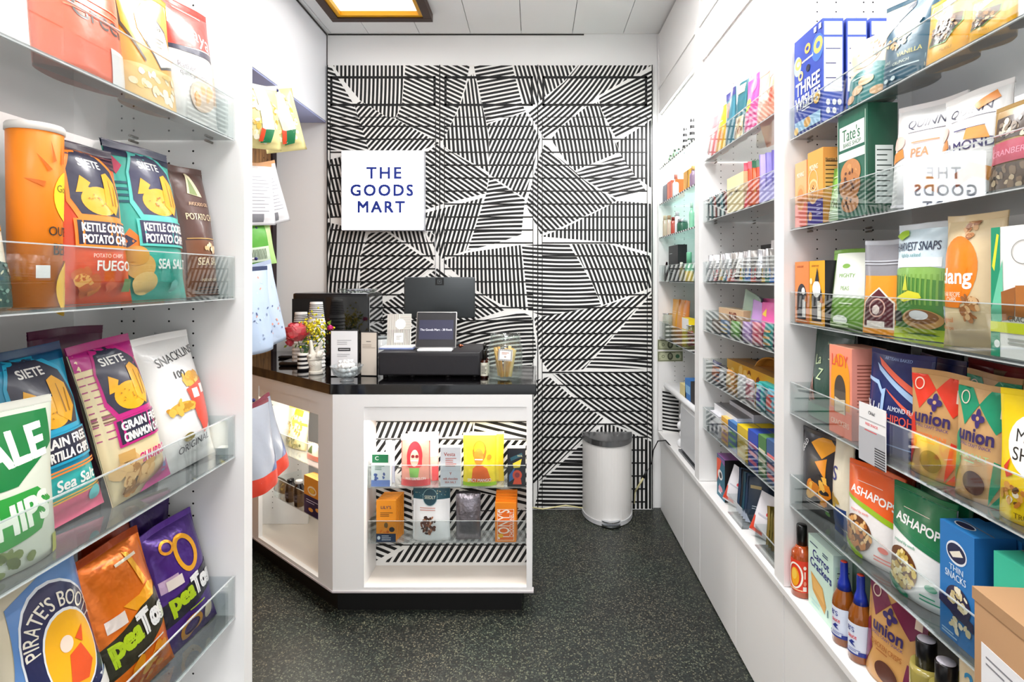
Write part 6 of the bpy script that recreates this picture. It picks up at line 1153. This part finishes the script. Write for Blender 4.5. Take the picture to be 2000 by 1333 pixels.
# on the cabinet top of the middle bay
tea = [('P', [(0, .9), (.0, .3), (.5, .8), (.6, .95)], '#f0562c'), ('P', [(0, .98), (1, .98), (1, .85), (.6, .9)], '#8a5a9c'), ('E', .45, .55, .3, .12, '#f6f2f0'), ('E', .5, .55, .16, .07, '#1c1a20'), ('P', [(.2, .1), (.4, .35), (.6, .1)], '#e8e8ec'), ('E', .5, .22, .25, .07, '#f0a0b0')]
for k in range(2):
    carton('tea_carton', ('black carton with orange and violet panels on the middle cabinet top', 'second black carton with a violet lid behind the orange panelled one')[k], .10, .175, .07, '#1c6a84' if not k else '#1a171c', tea if not k else [], (.785+.085*k, 2.38, .4845), (0, 0, -R(90)), side='#141216', topc='#9a64a4')
for k, (x, yt, lab_) in enumerate(((1412, 893, 'far'), (1466, 958, 'near'))):
    Y = F*.79/(x+12-VX)
    bag('coffee_pouch', f'white pouch with a red corner leaning on the middle cabinet top, the {lab_}er one' if lab_ == 'near' else 'white pouch with a red corner leaning on the middle cabinet top, beside the black carton', .085, .155, .035, '#eceaf0', [('P', [(0, .04), (0, .42), (.12, .42), (.2, .16), (.6, .14), (.6, .04)], '#e8401c'), ('E', .6, .6, .06, .04, '#e8404c'), ('H', .2, .5, .8, .56, 1, '#c8c8d4', .6)], (.80, Y, .485), (-.1, .28, -R(50)), kind='pillow', parts=False)
def bin_(label, y0, y1, X0=.765):
    t = thing('acrylic_bin', label, 'bin', (X0, (y0+y1)/2, .4845)); L = (y1-y0)/2
    q = MB(); q.box(0, -L, 0, .16, L, .003); q.build('bin_base', ACRB, t)
    for nm, a in (('bin_wall', (0, -L, .0032, .003, L, .075)), ('bin_wall', (.157, -L, .0032, .16, L, .075)), ('bin_wall', (.0032, -L, .0032, .1568, -L+.003, .075)), ('bin_wall', (.0032, L-.003, .0032, .1568, L, .075))): q = MB(); q.box(*a); q.build(nm, ACR, t)
    q = MB(); q.box(-.0004, -L, .0735, .0034, L, .0755); q.build('bin_rim', mat('rim_grey', '#a8acae', .3), t)
bin_('clear open bin of navy pouches on the middle cabinet top', 2.085, 2.235)
bin_('clear open bin of foil sweets packs on the middle cabinet top', 1.80, 1.96)
for k in range(5):
    y = 2.207-k*.024
    bag('coffee_pouch', ['navy coffee pouch, the first from the far end of the clear bin', 'black coffee pouch standing second in the clear bin', 'dark teal coffee pouch in the middle of the clear bin', 'navy coffee pouch with a gold corner in the clear bin', 'midnight blue coffee pouch nearest the camera in the clear bin'][k], .10, .17, .014, ['#1c3a5c', '#16161e', '#1c4a5c', '#1a3454', '#182c44'][k], [('R', .1, .75, .5, .82, '#c8b070'), ('L', .2, .3, .6, .4, 2, '#c8d4dc'), ('P', [(.0, .0), (.2, 0), (.0, .2)], '#c8cce0')], (.84, y, .4885), (-.10, .06, -R(25)), kind='pillow', parts=False)
for k in range(6):
    y = 1.935-k*.022
    bag('sweets_pack', ['gold foil pack at the far end of the near clear bin', 'olive gold foil pack second in the near clear bin', 'bronze foil pack third in the near clear bin', 'pale green foil pack in front of the near clear bin', 'mint green foil pack beside the pale green one', 'lilac white foil pack at the near end of the clear bin'][k], .08, (.135, .14, .14, .11, .11, .13)[k], .014, ['#b89a4c', '#8a7a34', '#9a8040', '#b4d0a0', '#a8c898', '#c8c4d4'][k], [('R', .1, .1, .9, .4, ['#6a5420', '#4a4a24', '#5a4a20', '#4a7a5c', '#4a6a4c', '#a8a0b8'][k]), ('L', .2, .5, .8, .7, 2, '#e8e0b8')], (.835, y, .4885), (-.06, .04, -R(25)), kind='pillow', parts=False, fin='foil')

# ================================================================== goods of the bay beside the mural
f1, f2, f3, f4, f5 = 2.0735, 1.8585, 1.6575, 1.3975, 1.0625
def jarlet(label, z, px, r, h, col, capc='#c8b478', **kw):
    X = kw.pop('X', .782); return bottle('small_bottle', label, r, h, (X, min(F*X/(px-VX), 3.39), z), glass=col, capc=capc, capfrac=kw.pop('capfrac', .2), neck=kw.pop('neck', .5), **kw)
for k, (px, h) in enumerate(((1338, .14), (1352, .15))):
    X = .80; t = thing('striped_candle', ('black and white striped tapering candle on the topmost glass shelf', 'taller black and white striped candle next to the bay divider')[k], 'candle', (X, F*X/(px-VX), f1)); q = MB()
    n = 9; q.lathe([(.016, 0)]+[(.016-.0006*j, h*j/n) for j in range(1, n+1)]+[(.0005, h+.004)], 16, cols=['#1a1a1c' if j % 2 == 0 else '#f4f4f4' for j in range(n)]+['#1a1a1c', '#1a1a1c']); q.build('candle_body', printed('card'), t)
for k, (px, c, h) in enumerate(((1298, '#8a7a60', .03), (1310, '#4a6a4c', .05), (1318, '#5a7a5c', .06), (1326, '#7ab0a0', .045), (1346, '#c8d4d4', .05))):
    jarlet(['tiny tan pot at the far end of the topmost glass shelf', 'small dark green pot on the topmost glass shelf', 'leafy green bottle on the topmost glass shelf', 'small jade pot on the topmost glass shelf', 'small frosted pot between the striped candles'][k], f1, px, .014, h, c, capc='#3a4438')
for k in range(2): # trailing sprigs
    X = .79; Y = F*X/(1314+k*8-VX); q = MB(); rr = random.Random(k)
    for j in range(26): a = rr.uniform(0, 6.3); c = Vector((X+rr.gauss(0, .015), Y+rr.gauss(0, .03), f1+.06+rr.uniform(-.02, .06))); d = Vector((math.cos(a)*.4, math.cos(a), math.sin(a)))*.016; s = Vector((0, -d.z, d.y))*.3; q.poly([c, c+d*.5+s, c+d, c+d*.5-s], rr.choice(['#3c5a44', '#5a7a64', '#2c4434']), 0, True)
    tag(q.build('dried_sprig', printed('matte')), ('green dried sprig in the pot on the topmost glass shelf', 'second green dried sprig on the topmost glass shelf')[k], 'plant')
small('box', 'gift_box', 'grey slim box first on the second glass shelf', f2, 1294, 1302, 362, '#6a6a78', [], D=.05)
for k in range(2): small('box', 'gift_box', ('orange red box on the second glass shelf', 'bright orange box beside the orange red one')[k], f2, 1303+8*k, 1311+8*k, 355-2*k, ['#e8502c', '#f0641c'][k], [('R', .1, .1, .5, .9, '#f07a4c')], D=.05)
jarlet('clear bottle with a coral and mint bauble on the second glass shelf', f2, 1320, .018, .13, '#d8e4ec', capc='#c87a6c')
small('box', 'gift_box', 'amber wedge box on the second glass shelf', f2, 1335, 1344, 335, '#e8a83c', [('P', [(.5, 0), (1, 0), (1, .8)], '#c0801c')], D=.05)
small('box', 'gift_box', 'yellow wedge box beside the amber one', f2, 1343, 1350, 330, '#f4b81c', [], D=.05)
jarlet('mauve pot with a wooden lid beside the bay divider', f2, 1354, .018, .11, '#8a7088', capc='#d8a868')
for k, (px, c, h, cc) in enumerate(((1299, '#c8b8a0', .13, '#d8c8a8'), (1307, '#d0bca8', .12, '#b89a78'), (1315, '#b84a3c', .10, '#8a2c24'), (1323, '#e4e8ec', .12, '#c8ccd0'))):
    jarlet(['tall sand coloured bottle on the third glass shelf', 'rosy beige bottle on the third glass shelf', 'small brick red bottle on the third glass shelf', 'clear bottle with a silver cap on the third glass shelf'][k], f3, px, .014, h, c, capc=cc, shape='can', neck=.7)
t = thing('glass_jar', 'squat dark green jar with a chrome lid on the third glass shelf', 'jar', (.80, F*.80/(1333-VX), f3)); q = MB(); q.lathe([(.028, 0), (.03, .005), (.03, .05), (.026, .056)], 24); q.build('jar_body', mat('moss_jar', '#2c5c48', .3), t); q = MB(); q.lathe([(.027, .0565), (.027, .075), (.0005, .077)], 24); q.build('lid', mat('chrome_lid', '#c8ccd0', .2, metal=1), t)
jarlet('slender mint green bottle by the bay divider on the third glass shelf', f3, 1351, .013, .135, '#8ac8a8', capc='#c8e8d8')
# fourth tray: black box, bottles
for k in range(2): small('box', 'tea_carton', ('tall black carton with pale lettering in the tray beside the mural', 'second tall black carton right behind the first one')[k], f4, 1306, 1324, 480, '#16161a', [('L', .1, .75, .4, .8, 1, '#c8c8cc'), ('L', .2, .2, .6, .35, 2, '#c8c8cc')], D=.05, back=.06*k)
jarlet('tiny amber pump bottle beside the black carton', f4, 1331, .014, .10, '#9a8a4c', capc='#e8ecd8')
t = bottle('mint_bottle', 'mint green bottle with a yellow foot beside the bay divider', .022, .15, (.80, F*.80/(1346-VX), f4), glass='#8ad8ac', capc='#7ac8a0', capfrac=.4, neck=.55, shape='can', lab='#f4cc1c', labz=(.0, .35))
small('bag', 'snack_pouch', 'rosy slim pouch at the far end of the tray beside the mural', f4, 1290, 1298, 512, '#f08090', [], D=.03)
jarlet('white topped small bottle behind the rosy pouch', f4, 1301, .013, .085, '#e8e4e8', capc='#f4f4f4', X=.83)
# fifth tray: jars and amber pouches
t = thing('glass_jar', 'clear jar with wire clip at the far end of the lower tray beside the mural', 'jar', (.785, F*.785/(1304-VX), f5)); q = MB(); q.lathe([(.026, 0), (.03, .006), (.03, .12), (.027, .13), (.027, .135), (.024, .135), (.024, .128), (.026, .12), (.026, .008), (.0005, .006)], 24); q.build('glass_body', GLASS, t); q = MB(); q.lathe([(.029, .136), (.029, .14), (.0005, .142)], 20); q.build('lid', mat('chrome_lid', '#c8ccd0', .2, metal=1), t)
for k in range(3): small('bag', 'gummy_pouch', ['yellow amber', 'light apricot', 'deep orange', 'pale orange'][k]+' pouch standing in the lower tray beside the mural', f5, 1310+k*10, 1322+k*10, 585+k, ['#f4ac14', '#f4a040', '#f08a14', '#f6b060'][k], [('L', .2, .6, .8, .7, 2, '#fbe0a0')], D=.02, kind='pillow', back=.04)
t = thing('glass_jar', 'clear jar of red sweets beside the amber pouches', 'jar', (.785, F*.785/(1350-VX), f5)); q = MB(); q.lathe([(.024, 0), (.027, .005), (.027, .095), (.022, .105), (.022, .11), (.0195, .11), (.0195, .103), (.0235, .095), (.0235, .007), (.0005, .006)], 24); q.build('glass_body', GLASS, t); q = MB(); q.lathe([(.024, .1105), (.024, .114), (.0005, .115)], 20); q.build('lid', mat('chrome_lid', '#c8ccd0', .2, metal=1), t)
q = MB(); rr = random.Random(2)
for k in range(40): a = rr.uniform(0, 6.3); r_ = .016*math.sqrt(rr.random()); q.ball((.785+r_*math.cos(a), F*.785/(1350-VX)+r_*math.sin(a), f5+.012+rr.random()*.07), .006, .006, .006, rr.choice(['#d84a2c', '#e8703c', '#c03020']), 0, 6, 4)
o = q.build('red_candies', printed('film')); tag(o, 'small red and orange sweets filling the clear jar', 'candy'); o['kind'] = 'stuff'
small('box', 'candy_box', 'small white topped yellow box at the lip of the lower tray beside the mural', f5, 1332, 1345, 622, '#f4d820', [('R', 0, .6, 1, 1, '#f0f0f0')], D=.04)
# banknotes taped on the side panel
for k, py in enumerate((674, 696.5)):
    t = thing('banknote', ('upper green banknote taped to the white panel by the mural', 'lower green banknote taped to the white panel by the mural')[k], 'banknote', at(1309, py, 3.4225), (0, R((1, -.6)[k]), 0))
    wn, hn = .153, .062; q = MB(); q.box(-wn/2, 0, -hn/2, wn/2, .0006, hn/2, '#a9ad8c')
    art(q, [('R', .02, .06, .98, .94, '#5c6248'), ('R', .05, .12, .95, .88, '#b9bd9c'), ('E', .5, .5, .11, .36, '#4a4f3c'), ('E', .5, .54, .06, .22, '#8a8e74'), ('E', .22, .5, .06, .15, '#7a8064'), ('E', .22, .5, .035, .09, '#b9bd9c'), ('E', .79, .5, .08, .2, '#3f6a4c'), T('1', .08, .78, .2, '#3a3f2c', w=.05), T('1', .92, .78, .2, '#3a3f2c', w=.05), T('1', .92, .24, .2, '#3a3f2c', w=.05), T('1', .08, .24, .2, '#3a3f2c', w=.05), ('L', .3, .84, .7, .92, 1, '#3a3f2c')], lambda x, y, l: (x-wn/2, -l*.4, y-hn/2), wn, hn)
    q.build('printed_note', printed('paper'), t)
# white countertop appliance (ice machine) on the cabinet top, small things on it
t = thing('countertop_freezer', 'white rounded countertop machine on the low cabinet beside the mural', 'appliance', (.86, 2.90, .4845))
MW = mat('machine_white', '#eff0f2', .25, coat=.3)
q = MB(); q.box(-.085, -.20, .012, .22, .12, .27, b=.02); q.build('body', MW, t)
q = MB(); q.box(-.098, -.205, .271, .22, .455, .31, b=.018); q.build('lid', MW, t)
q = MB(); q.box(-.0865, -.17, .03, -.0855, .09, .25); q.build('front_panel', mat('panel_grey', '#d4d6d9', .2), t)
q = MB(); q.box(-.09, -.205, .0, .215, .125, .011); q.build('foot_rail', mat('rail_dark', '#5a5c60', .3, metal=.6), t)
q = MB(); q.box(.13, .122, .0, .22, .45, .27, b=.005); q.build('rear_column', MW, t)
for k in range(4):
    q = MB(); q.ball((0, 0, 0), .022, .02, .024); o = q.build('ice_scoop_ball', MW); o.location = (.80+.012*(k % 2), 3.09, .5085+.0478*k); tag(o, 'small white rounded pod stacked in the gap beside the white machine', 'pod', 'white pods stacked beside the machine')
q = MB(); q.box(.762, 3.37, .4845, .86, 3.375, .752, None, 0)
for k in range(11): q.prism([(.762, .505+k*.022), (.81, .497+k*.022), (.86, .49+k*.022), (.86, .503+k*.022), (.81, .507+k*.022), (.762, .517+k*.022)], 3.3685, 3.3699, None, 1, 'y')
tag(q.build('zebra_board', [mat('niche_white', '#f0efec', .4), mat('mural_black', '#050506', .6)]), 'narrow board with wavy zebra stripes standing behind the white machine', 'board')
small('box', 'medicine_box', 'small blue box on top of the white machine', .7955, 1338, 1349, 742, '#2f7ac8', [('R', .1, .3, .9, .7, '#8ac0e8')], D=.05)
small('box', 'medicine_box', 'pale yellow box on top of the white machine', .7955, 1328, 1340, 752, '#e8d898', [], D=.05)
small('box', 'medicine_box', 'black box on top of the white machine by the bay divider', .7955, 1349, 1357, 748, '#1a181a', [], D=.06)
# power lead on the mural
YP = 3.412
t = thing('power_lead', 'black cable joined to a pale yellow cord hanging down the mural', 'cable')
q = MB(); q.tube([(.758, 3.06, .475), (.742, 3.2, .49), at(1285, 862, 3.38), at(1276, 880, 3.40), at(1273, 905, YP), at(1262, 925, YP)], .0035); q.build('black_cable', BLACK, t)
q = MB(); q.tube([at(1263, 921, YP), at(1257, 934, YP)], .008); q.build('plug', BLACK, t)
q = MB(); q.tube([at(1257, 933, YP), at(1250, 945, YP), at(1241, 960, 3.415)], .006); q.tube([at(1241, 960, 3.415), at(1239, 985, 3.415)], .003); q.build('yellow_cord', mat('cord_yellow', '#d8cf9c', .5), t)
q = MB(); q.tube([at(1040, 992, 3.40), at(1060, 995, 3.39), at(1085, 991, 3.40), at(1105, 988, 3.405), at(1145, 994, 3.39)], .0045); tag(q.build('floor_cord', mat('cord_yellow', '#d8cf9c', .5)), 'pale yellow cord lying along the floor at the foot of the mural', 'cable')

# ================================================================== pedal bin
t = thing('pedal_bin', 'white half-round pedal bin with a steel lid in front of the mural', 'bin', ((1189-VX)*3.3/F, 3.395, .0005))
def hal(w_, d_, n=28):
    p = [(w_/2*math.cos(math.pi+math.pi*k/n), d_*math.sin(math.pi+math.pi*k/n)) for k in range(n+1)]; return p
q = MB(); q.prism(hal(.292, .205), .028, .452); q.build('bin_body', mat('bin_white', '#e9e6e3', .35, coat=.2), t)
q = MB(); q.prism(hal(.302, .212), .004, .0275); q.build('base_ring', mat('base_grey', '#c8c8ca', .4), t)
STEEL = mat('brushed_steel', '#8c8c8e', .28, metal=1)
q = MB(); q.prism(hal(.300, .210), .453, .485); q.build('lid_rim', STEEL, t)
q = MB(); n = 28; i0 = len(q.v); q.v.append((0, -.06, .497)); q.v += [(x*.985, y*.985, .4855) for x, y in hal(.300, .210)]
for k in range(n): q.face([i0, i0+1+k, i0+2+k], None, 0, True)
q.face([i0, i0+n+1, i0+1]); q.build('lid_top', STEEL, t)
q = MB(); q.prism([(.055*math.cos(math.pi+math.pi*k/14), -.19+.045*math.sin(math.pi+math.pi*k/14)) for k in range(15)], .008, .018); q.prism([(.055*math.cos(math.pi+math.pi*k/14), -.185+.045*math.sin(math.pi+math.pi*k/14)) for k in range(15)], .030, .036)
q.build('pedal', mat('chrome_lid', '#c8ccd0', .2, metal=1), t)

# ================================================================== alcove behind the left bay: wooden peg panel and hanging bags
t = thing('timber_lining', 'brown wooden board wall with drilled holes in the alcove', 'board wall')
def wood():
    m, nt, b = new_mat('alcove_wood'); N = nt.nodes.new; L = nt.links.new; tc = N('ShaderNodeTexCoord'); mp = N('ShaderNodeMapping'); mp.inputs['Scale'].default_value = (8, 8, .7)
    n = N('ShaderNodeTexNoise'); n.inputs['Scale'].default_value = 6; n.inputs['Detail'].default_value = 6; n.inputs['Distortion'].default_value = 1.5
    r = N('ShaderNodeValToRGB'); e = r.color_ramp.elements; e[0].position = .35; e[0].color = lin('#6a4420'); e[1].position = .7; e[1].color = lin('#b8864c')
    L(tc.outputs['Object'], mp.inputs[0]); L(mp.outputs[0], n.inputs['Vector']); L(n.outputs[0], r.inputs[0]); L(r.outputs[0], b.inputs['Base Color']); b.inputs['Roughness'].default_value = .55; return m
q = MB(); q.box(-1.615, 1.5, .0, -1.595, 3.40, 2.36); q.build('board', wood(), t)
q = MB()
for j, y in enumerate((3.31, 3.36)):
    z = 1.0
    while z < 2.3: q.tube([(-1.5945, y, z), (-1.594, y, z)], .004, 6); z += .07
q.build('peg_hole', HOLE, t)
q = MB(); q.box(-1.60, 3.405, 0, -1.585, 3.455, 2.365); q.build('dark_edge', mat('dark_edge', '#2a1a1e', .6), t)
def hang(label, name, cat, px, py_top, py_bot, Y, W, base, ops, yaw, roll, D=.05, top=None, fin='film', fold=0, kind='pillow'):
    x, _, zt = at(px, py_top, Y); H = (py_bot-py_top)*Y/F
    o = bag(name, label, W, H, D, base, ops, (x+H*math.sin(roll)*.0, Y, zt-H), (0, 0, 0), kind=kind, top=top, fin=fin)
    # hang from the top: turn about the hook point
    Mx = Matrix.Translation((x, Y, zt)) @ Matrix.Rotation(yaw, 4, 'Z') @ Matrix.Rotation(roll, 4, 'Y') @ Matrix.Translation((0, 0, -H)); o.matrix_world = Mx; o.location = Mx.to_translation(); o.rotation_euler = Mx.to_euler()
    return o
pc = [('B', .5, .5, .42, .4, 70, .07, ['#f4e8b8', '#e8cf70', '#fbf4dc', '#e0b84c']), ('P', [(.35, 1), (.65, 1), (.8, .3), (.5, .1)], '#dfe8d8'), ('P', [(.5, .28), (.8, .3), (.7, .1), (.45, .08)], '#1c7a4c'), ('P', [(.44, .3), (.55, .28), (.5, .1), (.4, .1)], '#e8502c')]
hang('clear bag of yellow popcorn hanging on the upper hook', 'popcorn_bag', 'bag', 528, 168, 296, 2.27, .16, '#ecdf9c', pc, R(35), R(-14), D=.08, top='#f2eedc')
hang('second clear bag of yellow popcorn nearer the shelf edge on the upper hook', 'popcorn_bag', 'bag', 500, 165, 290, 2.13, .16, '#ecdf9c', pc, R(50), R(-4), D=.08, top='#f2eedc')
for k, (px, a) in enumerate(((498, -5), (506, -17))):
    hang(('white pouch with an orange edge and small print hanging on the middle hook', 'second white pouch with a tan edge swinging outward on the middle hook')[k], 'snack_pouch', 'bag', px, 318, 440, 2.2+.05*k, .13, '#ecebee', [('L', .15, .2, .85, .8, 11, '#a8a8b0'), ('R', .0, 0, .1, 1, '#e8944c'), ('R', .2, .05, .6, .18, '#8a8a90')], R(55), R(a), D=.03, top='#d8a06c')
hang('green pouch with a barcode panel hanging below the white ones', 'snack_pouch', 'bag', 497, 438, 520, 2.22, .12, '#5aa83c', [('R', .1, .1, .8, .45, '#d8e8d0'), ('Z', .15, .15, .7, .4, 12, '#3a4a34', .5, 0), ('R', .8, 0, 1, 1, '#b8e08c')], R(50), R(-10), D=.03, top='#8ac85c')
lb = [('B', .5, .5, .45, .45, 26, .035, ['#5a6a94', '#e8a08c', '#8a9ab8', '#c8d8ec'])]
hang('pale blue printed pouch swinging outward above the counter', 'snack_pouch', 'bag', 500, 515, 678, 2.09, .15, '#c3d3ea', lb, R(74), R(-14), D=.10, fin='matte', top='#b0bcd4', kind='standup')
hang('second pale blue printed pouch hanging straight beside the shelf edge', 'snack_pouch', 'bag', 490, 522, 690, 1.95, .15, '#bccfe8', lb, R(76), R(-5), D=.09, fin='matte', top='#3a4468', kind='standup')
rb = [('R', 0, 0, 1, .2, '#e2452f'), ('P', [(.6, .2), (1, .45), (1, .2)], '#6a78a8')]
hang('grey pouch with a red foot swinging outward in front of the slanted cabinet', 'snack_pouch', 'bag', 498, 785, 945, 1.95, .14, '#a9b0bd', rb, R(72), R(-17), D=.09, kind='standup', fin='film', top='#8a3a4c')
hang('second grey pouch with a red foot hanging beside the shelf edge', 'snack_pouch', 'bag', 492, 790, 965, 1.82, .14, '#b4bac6', rb, R(74), R(-7), D=.09, kind='standup', fin='film', top='#8a3a4c')
for k, (z, y, x1, lb_) in enumerate(((2.17, 2.27, -1.04, 'upper'), (1.85, 2.24, -1.10, 'middle'), (1.61, 2.22, -1.10, 'green pouch'), (1.485, 2.09, -1.035, 'pale blue pouch'), (.99, 1.95, -.975, 'grey pouch'), (2.172, 2.13, -1.10, 'second popcorn bag'), (1.865, 2.20, -1.12, 'nearer white pouch'), (1.452, 1.95, -1.00, 'second pale blue pouch'), (1.006, 1.82, -.96, 'second grey pouch'))):
    t = thing('display_hook', f'pale display hook carrying the {lb_} bags in the alcove' if k < 2 else f'display hook behind the {lb_} in the alcove', 'hook', (x1, y, z)); q = MB(); q.tube([(-1.594-x1, 0, 0), (0, 0, .002)], .004); q.build('rod', mat('hook_white', '#ded8d8', .3), t); q = MB(); q.ball((0, 0, .002), .0065, .0065, .0065); q.build('tip_cap', mat('tip_blue', '#2c2c6a', .4), t)

dups = {k: v for k, v in LABELS.items() if len(v) > 1}
for k, v in dups.items(): print('DUPLABEL', k, v)
